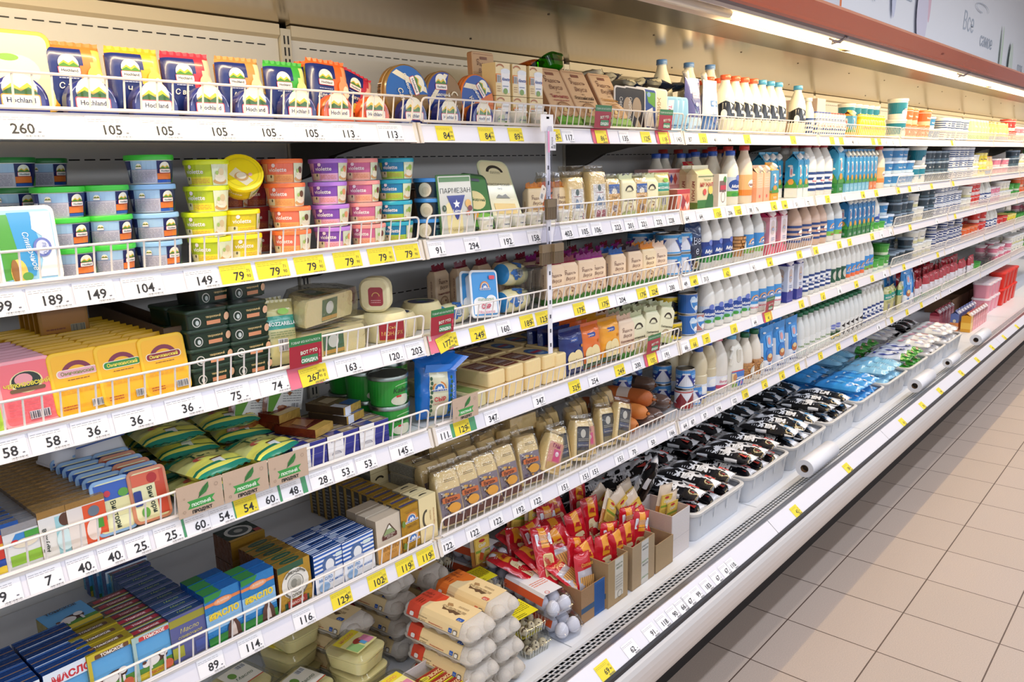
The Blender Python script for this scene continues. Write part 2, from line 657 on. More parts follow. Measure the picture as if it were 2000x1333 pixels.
for k in range(-1, 10):
  xa, xb = k*L+.018, (k+1)*L-.018
  g = G()
  g.box(xa, xb, YB, YB+.02, DK, 2.112, 'dcdad6', 'wallpanel')
  g.box(xa, xb, YB-.012, YB+.01, 2.112, 2.14, 'd2c6ae', 'wallpanel')
  g.quad((xa, YB-.012, 2.112), (xb, YB-.012, 2.112), (xb, YB, 2.104), (xa, YB, 2.104), 'c4b69c', 'wallpanel')
  for zz in (2.085, 1.789, 1.358, 1.12):
    n = 34
    for i in range(n):
      x = xa+.03+i*(xb-xa-.06)/n
      g.quad((x, YB-.0006, zz-.0016), (x+.024, YB-.0006, zz-.0016), (x+.024, YB-.0006, zz+.0016), (x, YB-.0006, zz+.0016), '191512', 'rubber')
  g.box(xa, xb, YB-.03, YB-.001, DK+.26, DK+.275, 'c8c8cc', 'enamel')
  obj('back_panel', g.mesh('back_panel'), CASE)
for k in range(0, 10):
  g = G().box(k*L-.016, k*L+.016, YB-.012, YB+.01, DK, 2.13, 'cfc8b8', 'enamel')
  z = DK+.02
  while z < 2.1:
    for dx in (-.008, .004):
      g.quad((k*L+dx, YB-.0125, z), (k*L+dx+.005, YB-.0125, z), (k*L+dx+.005, YB-.0125, z+.022), (k*L+dx, YB-.0125, z+.022), '17120e', 'rubber')
    z += .03
  obj('upright', g.mesh('upright'), CASE)

g = strip(G(), [(YB, DK), (-.10, DK), (-.165, DK), (-.182, DK+.003), (-.182, DK-.03)], 'e9ecf2', 'enamel')
for k in range(0, 10):
  g.quad((k*L+.35, -.182, DK+.0006), (k*L+.353, -.182, DK+.0006), (k*L+.353, YB, DK+.0006), (k*L+.35, YB, DK+.0006), 'a8adb6', 'enamel')
deck = obj('deck', g.mesh('deck'), CASE)
g = G().lathe([(.017, DK), (.017, DK+.003), (.014, DK+.004)], '8a8f96', 'plastic', n=18, cx=1.43, cy=-.105)
g.box(1.42, 1.44, -.107, -.103, DK+.004, DK+.0052, '5a6068', 'plastic')
obj('drain_cap', g.mesh('drain_cap'), deck)

# air return grille: real bars over a dark duct
g = G()
ga, gb = Vector((0, -.182, DK+.002)), Vector((0, -.266, .400))
gd = gb-ga
gn = Vector((0, gd.z, -gd.y)).normalized()

def gbar(xa, ta, xb, tb, col='e6e8ee', h=.0015):
  p = [Vector((xa, 0, 0))+ga+gd*ta, Vector((xb, 0, 0))+ga+gd*ta, Vector((xb, 0, 0))+ga+gd*tb, Vector((xa, 0, 0))+ga+gd*tb]
  lo = [q+gn*(-h) for q in p]
  g.add([tuple(q) for q in p+lo], [(0, 1, 2, 3), (4, 7, 6, 5), (0, 4, 5, 1), (2, 6, 7, 3), (1, 5, 6, 2), (3, 7, 4, 0)], col, 'enamel')

for (a, b) in ((0, .17), (.36, .42), (.61, .67), (.84, 1.0)):
  gbar(X0, a, X1, b)
x = X0
while x < X1:
  gbar(x, .17, x+.0042, .84)
  x += .0245
obj('air_grille', g.mesh('air_grille'), CASE)
g = strip(G(), [(-.182, DK-.001), (-.182, .345), (-.27, .345), (-.27, .398)], ['6b6f76', '303236', '303236'], 'rubber')
obj('air_duct', g.mesh('air_duct'), CASE)
g = strip(G(), [(-.266, .400), (-.285, .4195), (-.290, .4245), (-.297, .430), (-.3, .4335), (-.345, .4715), (-.352, .4785), (-.363, .4875)],
     ['777a80', 'e8e8ee', '3a3a40', 'e8e8ee', '77757c', '2f2f34', 'd8d8de'], ['steel', 'enamel', 'rubber', 'enamel', 'steel', 'rubber', 'steel'])
obj('steel_edge', g.mesh('steel_edge'), CASE)
for i, (xa, xb) in enumerate([(X0, 0), (0, 2.5), (2.5, 3.75), (3.75, 6.25), (6.25, 8.75), (8.75, X1)]):
  g = strip(G(), [(-.363, .4875), (-.366, .4885), (-.409, .4525), (-.411, .449)], 'eceaf2', 'print', xa+.0012, xb-.0012)
  obj('price_strip', g.mesh('price_strip'), CASE)
g = strip(G(), [(-.409, .455), (-.4155, .450), (-.4155, .437), (-.410, .434)], '26262c', 'rubber')
obj('bumper_gasket', g.mesh('bumper_gasket'), CASE)
pr_ = [(-.411, .440)]+[(-.405-.032*math.sin(a), .381+.058*math.cos(a)) for a in [.28+i*(PI-.5)/9 for i in range(10)]]+[(-.385, .325)]
g = strip(G(), pr_, 'd8d3d0', 'alu')
for i in range(len(g.sm)):
  g.sm[i] = True
obj('bumper', g.mesh('bumper'), CASE)
g = strip(G(), [(-.40, .325), (-.36, .30), (-.27, .15), (-.225, .13), (-.213, 0)], ['1d1b1d', '1d1b1d', '232123', '1b191b'], 'rubber')
obj('kick_plate', g.mesh('kick_plate'), CASE)

# canopy
g = strip(G(), [(YB+.01, 2.141), (-.021, 2.193)], 'b9aa94', 'brushed')
for k in range(0, 10):
  for (dx, yy) in ((.62, .1), (.62, .42), (1.2, .1)):
    g.lathe([(.004, 2.1525+(.53-yy)*.094-.013), (.004, 2.16+(.53-yy)*.094)], '3a2c20', 'rubber', n=8, cx=k*L+dx, cy=yy)
obj('canopy_ceiling', g.mesh('canopy_ceiling'), CASE)
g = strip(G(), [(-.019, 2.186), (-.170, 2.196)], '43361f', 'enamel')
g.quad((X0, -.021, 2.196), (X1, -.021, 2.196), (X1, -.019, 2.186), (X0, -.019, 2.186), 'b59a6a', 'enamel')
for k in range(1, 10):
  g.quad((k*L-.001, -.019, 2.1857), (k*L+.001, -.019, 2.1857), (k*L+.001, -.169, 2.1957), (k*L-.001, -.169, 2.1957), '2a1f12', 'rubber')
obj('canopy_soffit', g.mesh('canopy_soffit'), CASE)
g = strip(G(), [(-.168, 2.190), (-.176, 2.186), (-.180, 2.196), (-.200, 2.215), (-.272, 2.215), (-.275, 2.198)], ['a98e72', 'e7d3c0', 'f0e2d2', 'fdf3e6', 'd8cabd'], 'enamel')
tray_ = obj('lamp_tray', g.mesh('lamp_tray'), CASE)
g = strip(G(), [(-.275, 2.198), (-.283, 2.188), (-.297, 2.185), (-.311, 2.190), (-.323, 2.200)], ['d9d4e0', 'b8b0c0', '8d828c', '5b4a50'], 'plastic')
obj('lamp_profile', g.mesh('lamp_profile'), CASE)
g = strip(G(), [(-.320, 2.197), (-.328, 2.203), (-.334, 2.210), (-.379, 2.2500), (-.385, 2.2555), (-.380, 2.2590), (-.30, 2.2595), (YB, 2.262), (.78, 2.262)],
     ['a33c20', 'c85228', 'c04a22', 'f0a080', 'e0a898', 'd0b4a8', 'cfc4c0', 'cfc4c0'], 'paint')
fascia = obj('canopy_fascia', g.mesh('canopy_fascia'), CASE)
for (a, b, _p) in [(-1.2, 1.05, 1), (1.12, 2.36, 0), (2.38, 5.05, 1), (5.1, 7.5, 1), (7.55, 9.95, 1), (10, 12.4, 1)]:
  if _p:
    g = G().lathe([(.008, a+.0), (.013, a+.01), (.013, b-.01), (.008, b)], 'ffe2a8', 'glow', n=10, axis='x', cx=-.228, cy=2.192)
    obj('fluorescent_tube', g.mesh('tube'), tray_)
  else:
    g = G().lathe([(.008, a+.0), (.013, a+.01), (.013, b-.01), (.008, b)], 'd9cfc4', 'plastic', n=10, axis='x', cx=-.228, cy=2.195)
    obj('unlit_tube', g.mesh('tube'), tray_)
for xx in (1.25, 3.13, 5.04, 7.1, 9.2, 11.2):
  g = G()
  for s_ in (-1, 1):
    g.wire([(xx+s_*.035, -.262, 2.19), (xx+s_*.02, -.285, 2.178), (xx, -.30, 2.183), (xx-s_*.012, -.318, 2.192)], .004, '9a9094', 'plastic')
  g.wire([(xx-.02, -.27, 2.18), (xx, -.262, 2.174), (xx+.02, -.27, 2.18), (xx, -.29, 2.176)], .0035, '9a9094', 'plastic', closed=True)
  obj('lamp_clip', g.mesh('lamp_clip'), tray_)
for xx in (3.42, 6.1):
  g = G().box(xx, xx+.06, -.222, -.186, 2.183, 2.187, 'c4a67c', 'plastic').box(xx+.008, xx+.05, -.216, -.193, 2.1815, 2.183, '5a4634', 'rubber')
  obj('lamp_holder', g.mesh('lamp_holder'), tray_)
for xx in (4.3, 8.3):
  g = G().add([(xx, -.3490, 2.2224), (xx+.035, -.3490, 2.2224), (xx+.035, -.3570, 2.2295), (xx, -.3570, 2.2295)], [(0, 1, 2, 3)], '8a3a2c', 'rubber')
  obj('fascia_slot', g.mesh('fascia_slot'), fascia)

# ------------------------------------------------------------------ shelves, rails, brackets
SHW = {1: 'top', 2: 'second', 3: 'third', 4: 'fourth', 5: 'lowest'}

def rail_pt(k, t):                              # point on the tilted face of the price rail, t = 0 bottom, 1 top
  return (-.001+t*.012, SZ[k]+t*.043)

for k in SZ:
  for b in range(0, 9):
    xa, xb = b*L+.003, (b+1)*L-.003
    if b == 0:
      xa = -.6
    z = SZ[k]
    g = G().box(xa, xb, .015, YB-.014, z+.016, z+.040, 'd9d9da', 'enamel')
    sh = obj('shelf', g.mesh('shelf'))
    tag(sh, 'white metal %s shelf of the case, %s bay from the camera end' % (SHW[k], ORD[b]), 'shelf', 'metal shelves of the display case')
    g = G()
    y0, z0 = rail_pt(k, 0)
    y1, z1 = rail_pt(k, 1)
    rc = 'e9e6ee'
    g.add([(xa+.008, y0, z0), (xb-.008, y0, z0), (xb-.008, y1, z1), (xa+.008, y1, z1), (xa+.008, y1+.012, z1+.001), (xb-.008, y1+.012, z1+.001), (xa+.008, y0+.01, z0-.001), (xb-.008, y0+.01, z0-.001)],
       [(0, 1, 2, 3), (3, 2, 5, 4), (6, 7, 1, 0)], rc, 'print')
    g.add([(xa+.008, y1-.002, z1-.004), (xb-.008, y1-.002, z1-.004), (xb-.008, y1-.001, z1+.0005), (xa+.008, y1-.001, z1+.0005)], [(0, 1, 2, 3)], 'f6f2ee', 'print')
    g.add([(xa+.008, y0-.0015, z0), (xb-.008, y0-.0015, z0), (xb-.008, y0-.001, z0+.004), (xa+.008, y0-.001, z0+.004)], [(0, 1, 2, 3)], 'f2eeee', 'print')
    g.box(xa+.008, xb-.008, y0+.006, .0175, z0, z0+.012, 'cfcdd2', 'enamel')
    rail = obj('price_rail', g.mesh('price_rail'), sh)
    for (xe, s_) in ((xa, 1), (xb, -1)):
      g = G()
      g.add([(xe, y0-.002, z0-.002), (xe+s_*.009, y0-.002, z0-.002), (xe+s_*.009, y1-.002, z1+.003), (xe, y1-.002, z1+.003),
          (xe, .02, z0-.002), (xe+s_*.009, .02, z0-.002), (xe+s_*.009, .024, z1+.003), (xe, .024, z1+.003)],
         [(0, 1, 2, 3), (3, 2, 6, 7), (0, 3, 7, 4), (1, 5, 6, 2), (0, 4, 5, 1)], 'e3d9cc', 'plastic')
      obj('rail_end_cap', g.mesh('rail_end_cap'), rail)
    for (xe, s_) in ((xa+.006, 1), (xb-.008, -1)):
      g = G()
      pf = [(.03, z+.015), (.10, z+.008), (.24, z-.004), (.34, z-.022), (.41, z-.055), (.46, z-.075), (YB-.014, z-.085), (YB-.014, z+.016), (.03, z+.017)]
      n = len(pf)
      g.add([(xe, y, q) for y, q in pf]+[(xe+s_*.003, y, q) for y, q in pf], [tuple(range(n)), tuple(range(2*n-1, n-1, -1))]+[(i, (i+1) % n, n+(i+1) % n, n+i) for i in range(n)], '5d564c', 'enamel')
      obj('bracket', g.mesh('bracket'), sh)

def fence(k, xa, xb, where, h=.052, pitch=.0285, lean=.01):
  """painted wire guard standing on the front edge of a shelf"""
  z = ST[k]+.0105
  y = .009
  g = G()
  r = .0026
  p = []
  for (cx, cz, a0) in ((xa+.012, z+h-.012, PI), (xb-.012, z+h-.012, PI/2), (xb-.006, z+.006, 0), (xa+.006, z+.006, -PI/2)):
    rad = .012 if cz > z+.02 else .006
    for i in range(4):
      a = a0-PI/2*i/3
      p.append((cx+rad*math.cos(a), y-(cz+rad*math.sin(a)-z)*lean/h, cz+rad*math.sin(a)))
  g.wire(p, r, 'f0e8e2', 'enamel', closed=True)
  n = max(2, int((xb-xa)/pitch))
  for i in range(1, n):
    x = xa+(xb-xa)*i/n
    g.add([], [], 'ffffff')
    g.wire([(x, y+.001, z), (x, y+.001-lean, z+h)], .0018, 'ece4de', 'enamel', n=5)
  g.wire([(xa+.006, y-.003, z-.002), (xb-.006, y-.003, z-.002)], .0028, 'e6ded8', 'enamel')
  o = obj('wire_fence', g.mesh('wire_fence'))
  tag(o, 'white painted wire guard on the %s shelf, %s' % (SHW[k], where), 'wire guard', 'white wire guards along the shelf fronts')

BW = ['first bay from the camera end', 'second bay from the camera end', 'third bay', 'fourth bay', 'fifth bay', 'sixth bay', 'seventh bay', 'farthest bays']
for k in SZ:
  for b in range(0, 8):
    if b in (2,) and k in (2, 4):
      continue
    if b == 3 and k in (2, 3, 4):
      continue
    if b == 0:
      fence(k, -.55, 1.235, BW[b])
    elif b == 2 and k == 3:
      fence(k, b*L+.012, (b+1)*L-.012, BW[b])
    else:
      fence(k, b*L+.012, (b+1)*L-.012, BW[b])
# ------------------------------------------------------------------ prints that come back on many packs
KINDS = {}

def kind(f):
  KINDS[f.__name__] = f
  return f

def d_dome(w, red='d8506a', text=True, ty='Hochland'):
  """dome badge: pale sky, yellow and green hills, white name plate with a red edge"""
  d = D()
  h = w*.95
  d.ell(0, h*.50, w*.47, h*.47, 'f4f3e6', n=20)
  d.poly([(-w*.44, h*.46), (-w*.2, h*.66), (0, h*.52), (w*.22, h*.68), (w*.44, h*.46), (w*.40, h*.3), (-w*.4, h*.3)], 'e9c544')
  d.poly([(-w*.46, h*.40), (-w*.22, h*.55), (.02*w, h*.42), (w*.24, h*.56), (w*.46, h*.40), (w*.44, h*.2), (-w*.44, h*.2)], '4f8a3a')
  d.rr(-w*.52, -h*.02, w*.52, h*.34, w*.06, red)
  d.rr(-w*.49, h*.01, w*.49, h*.31, w*.05, 'fbf7f0')
  if text:
    d.text(ty, 0, h*.09, w*.2, '1c2a5c', bold=.02, w=w*.9)
  return d

def d_sun(w, name='', c1='e08a3c', c2='3f78c0', nc='2d4ea0'):
  """arched badge with small blue hills"""
  d = D()
  d.arc(0, 0, w*.5, w*.09, c1, 0, PI, 12)
  d.arc(0, 0, w*.40, w*.06, 'f2e3c8', 0, PI, 12)
  d.ell(0, 0, w*.33, w*.33, c2, n=12, a0=0, a1=PI)
  d.poly([(-w*.2, .02*w), (-w*.08, w*.2), (0, w*.1), (w*.09, w*.22), (w*.22, .02*w)], 'f4f6fa')
  d.rect(-w*.56, -w*.14, w*.56, .0, 'f6f2ea')
  if name:
    d.text(name, 0, -w*.12, w*.13, nc, w=w)
  else:
    d.lines(-w*.5, -w*.11, w*.5, -w*.02, 1, nc, k=.8)
  return d

def d_swirl(w, col='6b3f38', t1='Радость', t2='Вкуса'):
  d = D()
  d.text(t1, 0, w*.05, w*.34, col, shear=.25, w=w*.95).text(t2, 0, -w*.30, w*.36, col, shear=.25, w=w*.8)
  d.arc(-w*.42, w*.28, w*.09, w*.03, col, 0, PI*1.6, 8)
  return d

def d_plate(w, c='caa070'):
  """oval board with a cheese wedge, drawn in brown lines"""
  d = D()
  d.arc(0, 0, w*.5, w*.04, '8a5a3c', 0, 2*PI, 18, ry=w*.4)
  d.arc(0, 0, w*.40, w*.03, 'b58a60', 0, 2*PI, 16, ry=w*.31)
  d.poly([(-w*.2, -w*.1), (0, w*.2), (w*.12, -w*.12)], 'f0d79a').ell(w*.15, w*.08, w*.1, w*.08, '8a5a3c', n=10)
  return d

# ------------------------------------------------------------------ sliced processed cheese in soft square packs
def pillow(g, w, h, t, paint, mat='bag', nx=12, nz=12, z0=0, yc=None, crimp=.006, p=2.6, q=.55, crimpcol=None, axis='v', wrinkle=0.0, seed=1):
  """soft pack standing upright: paint(u, v, front) gives the colour; thin sealed seams at both ends"""
  yc = t/2 if yc is None else yc
  rr_ = random.Random(seed)
  ph = [rr_.uniform(0, 6) for _ in range(6)]

  def sf(u, v):
    a = max(0, 1-abs(2*u-1)**p)**q
    b = max(0, 1-abs(2*v-1)**p)**q
    k = a*b
    return k
  for side in (-1, 1):
    vs, fs, cs = [], [], []
    for j in range(nz+1):
      for i in range(nx+1):
        u, v = i/nx, j/nz
        k = sf(u, v)
        y = side*t/2*k
        pin = .05*h*(1-k) if axis == 'v' else 0
        x = (u-.5)*w*(1-.03*abs(2*v-1)**3)
        z = v*h
        if wrinkle:
          y += wrinkle*k*math.sin(9*u+ph[0]+5*v)*math.sin(7*v+ph[1]) + wrinkle*.6*math.sin(23*v+ph[2]+4*u)*k
          z += wrinkle*.7*math.sin(8*u+ph[3])*abs(2*v-1)**2
        vs.append((x, yc+y, z0+z))
    for j in range(nz):
      for i in range(nx):
        a = j*(nx+1)+i
        f = (a, a+1, a+nx+2, a+nx+1)
        fs.append(f if side < 0 else f[::-1])
        cs.append(paint((i+.5)/nx, (j+.5)/nz, side < 0))
    g.add(vs, fs, cs, mat, True)
  if crimp:
    for (za, zb) in ((z0, z0-crimp*.2), (z0+h, z0+h+crimp)):
      n = 14
      c = crimpcol or paint(.5, .99, True)
      vs = []
      for i in range(n+1):
        x = (i/n-.5)*w*.96
        vs += [(x, yc, za), (x, yc+(.0025 if i % 2 else -.0025), zb)]
      g.add(vs, [(2*i, 2*i+2, 2*i+3, 2*i+1) for i in range(n)], c, mat)

  def M(u, v, o):
    k = sf(u/w+.5, v/h)
    return (u*(1-.03*abs(2*v/h-1)**3), yc-t/2*k-o-.0008, z0+v)
  return M

def slice_pack(c2, name, c3='f0c860', plain=False):
  def f():
    g = G()
    w, h = .094, .108

    def paint(u, v, fr):
      if v > .955:
        return c2
      if u > .80-.35*(1-v)**2 or (u > .62 and v < .25):
        return c3
      if u > .62-.3*(1-v)**2:
        return c2
      return '1b2c74'
    M = pillow(g, w, h, .030, paint, 'print', nx=16, nz=16, p=6, q=.5, crimpcol=c2)
    d = D().add(d_dome(.034), -.012, .060)
    d.text(name, .000, .036, .013, 'f6efe4', shear=.2, w=.07, bold=.01).lines(-.03, .052, .0, .056, 1, 'b9c0dc')
    d.poly([(-.02, .004), (.04, .006), (.045, .030), (-.012, .026)], 'f3d35e').ell(.028, .058, .013, .015, c3).ell(.033, .05, .008, .012, 'f8ecd0')
    g.decal(d, M, eps=.0003)
    g.box(-.043, .043, .012, .026, .004, .10, 'c9a24c', 'foil')
    return 'sliced_cheese_pack', 'sliced cheese pack', [('sliced_cheese_pack', g)]
  return f

KINDS['sl_orange'] = slice_pack('e2793a', 'С грибами')
KINDS['sl_yellow'] = slice_pack('f0a832', 'Чеддер', 'f6b95c')
KINDS['sl_red'] = slice_pack('c9344a', 'С ветчиной', 'f3b9a0')
KINDS['sl_tan'] = slice_pack('b98a50', 'Ассорти', 'f2d9a8')
KINDS['sl_green'] = slice_pack('3fa443', 'Сэндвич', 'd9dc8a')
KINDS['sl_snack'] = slice_pack('ee6a2e', 'Для бургеров', 'f2a070')

def arch_pack(bc, red='d8506a', h=.060, w=.084):
  def f():
    g = G()
    n = 14
    pts = [(w/2, 0), (w/2, h*.35)]+[(w/2*math.cos(a), h*.35+(h*.65)*math.sin(a)) for a in [PI*i/n for i in range(1, n)]]+[(-w/2, h*.35), (-w/2, 0)]
    k = len(pts)
    for (ya, yb, sa, sb) in ((0, .003, .94, 1), (.003, .022, 1, 1), (.022, .025, 1, .95)):
      vs = [(x*sa, ya, z*sa) for x, z in pts]+[(x*sb, yb, z*sb) for x, z in pts]
      g.add(vs, [(i, i+k, (i+1) % k+k, (i+1) % k) for i in range(k)], bc, 'print', True)
    g.add([(x*.94, 0, z*.94) for x, z in pts], [tuple(range(k))], bc, 'print')
    g.add([(x*.95, .025, z*.95) for x, z in pts], [tuple(range(k))[::-1]], bc, 'print')
    d = D().arc(0, h*.33, w*.455, .0012, 'a9b2e0', .1, PI-.1, 14, ry=h*.60).add(d_dome(w*.66, red), 0, h*.20)
    lab = G().decal(d, Mfront(0, 0, 0))
    return 'arched_cheese_box', 'cheese box', [('arched_cheese_box', g), ('logo_print', lab)]
  return f

KINDS['arch_navy'] = arch_pack('1d2a80')
KINDS['arch_orange'] = arch_pack('e8642c')
KINDS['arch_yellow'] = arch_pack('2a2f8a', 'e8a030')

def disc(c1, c2, t1, t2, rot):
  def f():
    r, t = .058, .024
    g = G().lathe([(r*.96, 0), (r, .002), (r, .011), (r, .0125), (r, t-.002), (r*.96, t)], [c2, c2, 'e8dcc0', '8f6a3c' if c2 != 'e07a3a' else c2, 'e8dcc0'], 'print', n=36, axis='y', cy=r)
    # lathe about y: centre at z=r
    d = D()
    d.poly([(r*.95*math.cos(a), r*.95*math.sin(a)) for a in [1.25+i*PI/16 for i in range(17)]], c1)
    d.poly([(-r*.9, -.006), (r*.05, r*.9), (r*.25, r*.86), (-r*.86, -.02)], 'efe6cc')
    d.add(d_dome(.036), -.010, .018)
    d.text(t1, -.012, .004, .011, 'f4f0e6', w=.055, bold=.02).text(t2, .008, -.022, .016, 'f3ead2', shear=.25, w=.07, bold=.01)
    d.arc(.03, .004, .012, .003, 'e6dcc0', .3, PI-.3, 6)
    d2 = D().add(d, 0, 0, 1, rot)
    g.decal(d2, Mfront(0, 0, r))
    e = D().bars(-.012, .001, .012, .012)
    g.decal(e, lambda u, v, o: (-(r+o)*math.cos(.15+u/r), v+.011, r+(r+o)*math.sin(.15+u/r)))
    return 'round_cheese_box', 'round cheese box', [('round_cheese_box', g)]
  return f

KINDS['disc_blue'] = disc('1c62b4', '8a6a3a', 'Сливочный', 'Сливки', -1.2)
KINDS['disc_navy'] = disc('1e3a98', '8f6f44', 'Сливочный', 'Сливки', 0.0)
KINDS['disc_orange'] = disc('2a56a8', 'e07a3a', 'Грибная', 'Корзина', -.9)

@kind
def almette():
  w, h, t = .058, .066, .05
  g = G().box(-w/2, w/2, 0, t, 0, h, 'f1dfb4', 'paper', top='f3e2ba', left='e9d09a')
  d = D()
  d.rect(-w/2, h*.40, w/2, h*.66, 'e48a34')
  d.poly([(-.004, .006), (.024, .006), (.028, .052), (-.009, .052)], 'f4f4f6').ell(.010, .050, .018, .005, 'e8eef6')
  d.text('Almette', .010, .030, .014, '2b4b9b', w=.032, shear=.2, bold=.02).lines(-.002, .018, .02, .024, 1, '8a98b8')
  d.ell(.008, .009, .009, .006, '7aa04a').arc(-.012, h*.84, .016, .003, 'b06a38', .2, PI-.2, 8, ry=.008).lines(-.026, .008, -.012, .022, 3, 'b08a60')
  d.bars(-.026, .026, -.012, .040)
  g.decal(d, Mfront(0, 0, 0))
  return 'cream_cheese_carton', 'cream cheese carton', [('cream_cheese_carton', g)]

@kind
def small_cup():
  g = G().lathe([(.022, 0), (.024, .03), (.027, .040), (.0275, .042)], 'f0ece0', 'plastic', n=18, cy=.028)
  d = D().ell(0, .02, .015, .013, 'd8e4c0', n=14).text('Almette', 0, .018, .009, '2b4b9b', w=.03, shear=.2).ell(-.008, .010, .005, .004, '7fa05a')
  g.decal(d, Mcyl(lambda z: .0225+z*.08, cy=.028), strip=.008)
  lid = G().lathe([(.029, .041), (.029, .045), (.027, .046)], 'f6f6f4', 'plastic', n=18, cy=.028)
  return 'small_cheese_cup', 'cheese cup', [('small_cheese_cup', g), ('lid', lid)]

def rv_slab(name, nc='7d4032', w=.092, h=.165, base='d8b48f', t=.022, foot='5fae38'):
  def f():
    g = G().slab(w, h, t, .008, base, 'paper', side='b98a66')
    d = D()
    d.arc(0, h*.5, w*.44, .0, 'a03030')
    d.rect(-w*.44, .012, w*.44, .0128, 'b06a58').rect(-w*.44, h-.008, w*.44, h-.0072, '8c3a34')
    d.rect(-w*.16, h-.022, w*.16, h-.014, '8a5a4a').add(d_swirl(w*.62), 0, h*.72)
    d.text('сыр', 0, h*.55, .007, '7a5a48').text(name, 0, h*.47, .0125, nc, w=w*.8, bold=.02).lines(-w*.3, h*.42, w*.3, h*.45, 1, nc)
    d.add(d_plate(w*.6), 0, h*.27)
    d.poly([(-w/2, 0), (w/2, 0), (w/2, h*.13)]+[(w/2-w*i/9, h*(.13+(.05 if i % 2 else .0))) for i in range(1, 9)]+[(-w/2, h*.13)], foot)
    g.decal(d, Mfront(0, 0, 0))
    return 'cheese_slab_pack', 'cheese pack', [('cheese_slab_pack', g)]
  return f

KINDS['rv_a'] = rv_slab('Тильзитер', 'a03a48')
KINDS['rv_b'] = rv_slab('Российский', '3a2a2a')
KINDS['rv_c'] = rv_slab('Голландский', 'c08a3a')
KINDS['rv_back'] = rv_slab('Львиное сердце', '7a2a34', h=.15)

def pouch_pack(name, nc, tip, w=.078, h=.125, base='e2c4a0', foot='3f7d2c', art=True, t=.036, cut=True, swirl=True):
  """square-shouldered soft cheese pack with a crumpled foil top"""
  def f():
    g = G()
    g.loft([(0, w, t, .006), (h*.86, w*.98, t*.95, .006), (h*.97, w*.80, t*.55, .004), (h, w*.94, .006, .002)], [base, base, tip], 'softbag', cy=t/2, n=3)
    n = 9
    g.add([((i/n-.5)*w*.96, t/2+(.004 if i % 2 else -.003), h+(.0 if j == 0 else .010+.004*(i % 3))) for j in (0, 1) for i in range(n+1)],
       [(i, i+1, n+2+i, n+1+i) for i in range(n)], tip, 'bag')
    d = D()
    if swirl:
      d.add(d_swirl(w*.62), 0, h*.66)
    else:
      d.arc(0, h*.66, w*.28, .006, '3c3026', .2, PI-.2, 10).text('сырная', 0, h*.66, .008, '3c3026', w=w*.4)
    d.text(name, 0, h*.42, .0105, nc, w=w*.8, bold=.02)
    if art:
      d.add(d_plate(w*.55), 0, h*.24)
    d.poly([(-w/2, 0), (w/2, 0), (w/2, h*.12)]+[(w/2-w*i/9, h*(.12+(.06 if i % 2 else .0))) for i in range(1, 9)]+[(-w/2, h*.12)], foot)
    g.decal(d, Mfront(0, 0, 0))
    e = D().poly([(-t*.95, 0), (0, 0), (0, h*.12), (-t*.3, h*.18), (-t*.6, h*.13), (-t*.95, h*.17)], foot)
    e.text(name, -t*.42, h*.5, .009, nc, rot=PI/2, w=h*.5)
    g.decal(e, Mleft(-w/2, 0, 0))
    return 'soft_cheese_pack', 'cheese pack', [('soft_cheese_pack', g)]
  return f

KINDS['rp_red'] = pouch_pack('Львиное сердце', '7a2a34', '7a1f30')
KINDS['rp_plum'] = pouch_pack('Сливочный', 'b0305a', '8a2a70')
KINDS['rp_blue'] = pouch_pack('Премиальный', '2d3f78', '2c5a9a')
KINDS['rp_brown'] = pouch_pack('Европейский', '4a3a3a', '4a3a40')
KINDS['rp_gold'] = pouch_pack('Масдам', 'c98a2a', 'd9892a', base='ead0a4')
KINDS['rp_cream'] = pouch_pack('Сметанковый', '4a4a38', 'd9dcb4', base='e6dfb8', foot='b6bf80', swirl=False)
KINDS['rp_pink'] = pouch_pack('Королевский', '7a4038', 'e8cab0', base='e8cdae')
KINDS['kp_orange'] = pouch_pack('Российский', '6a4020', 'd8662a', base='e0762c', foot='4c7a34', w=.095, h=.125, swirl=False)

def bag_badge(base, tip, name, w=.105, h=.14, badge='2b4a9a', blob='f0dca4', foot='2f5a3a'):
  """flat vacuum bag of sliced cheese, blob window and blue oval badge"""
  def f():
    g = G()
    M = pillow(g, w, h, .032, lambda u, v, fr: (foot if v < .12 else base), 'bag', nx=12, nz=14, p=5, q=.5, crimpcol=tip, crimp=.010, wrinkle=.0012)
    d = D().rr(-.020, h*.74, .020, h*.84, .005, badge).text('сыры', 0, h*.765, .010, 'f2f2f2', w=.034)
    d.ell(-.012, h*.34, .022, .025, blob).ell(.014, h*.36, .022, .026, blob).rect(-.034, h*.14, .034, h*.36, blob).ell(.034, h*.62, .005, .005, 'c98028')
    d.text(name, 0, h*.26, .017, '2a2218', shear=.2, w=w*.8)
    g.decal(d, M, eps=.0004)
    return 'sliced_cheese_bag', 'cheese bag', [('sliced_cheese_bag', g)]
  return f

KINDS['bb_navy'] = bag_badge('1b2b6e', '22346e', 'Алтайский', foot='24346a')
KINDS['bb_orange'] = bag_badge('e8752c', 'd8642a', 'Российский')
KINDS['bb_yellow'] = bag_badge('f2a426', 'c88a20', 'Новосёлов')

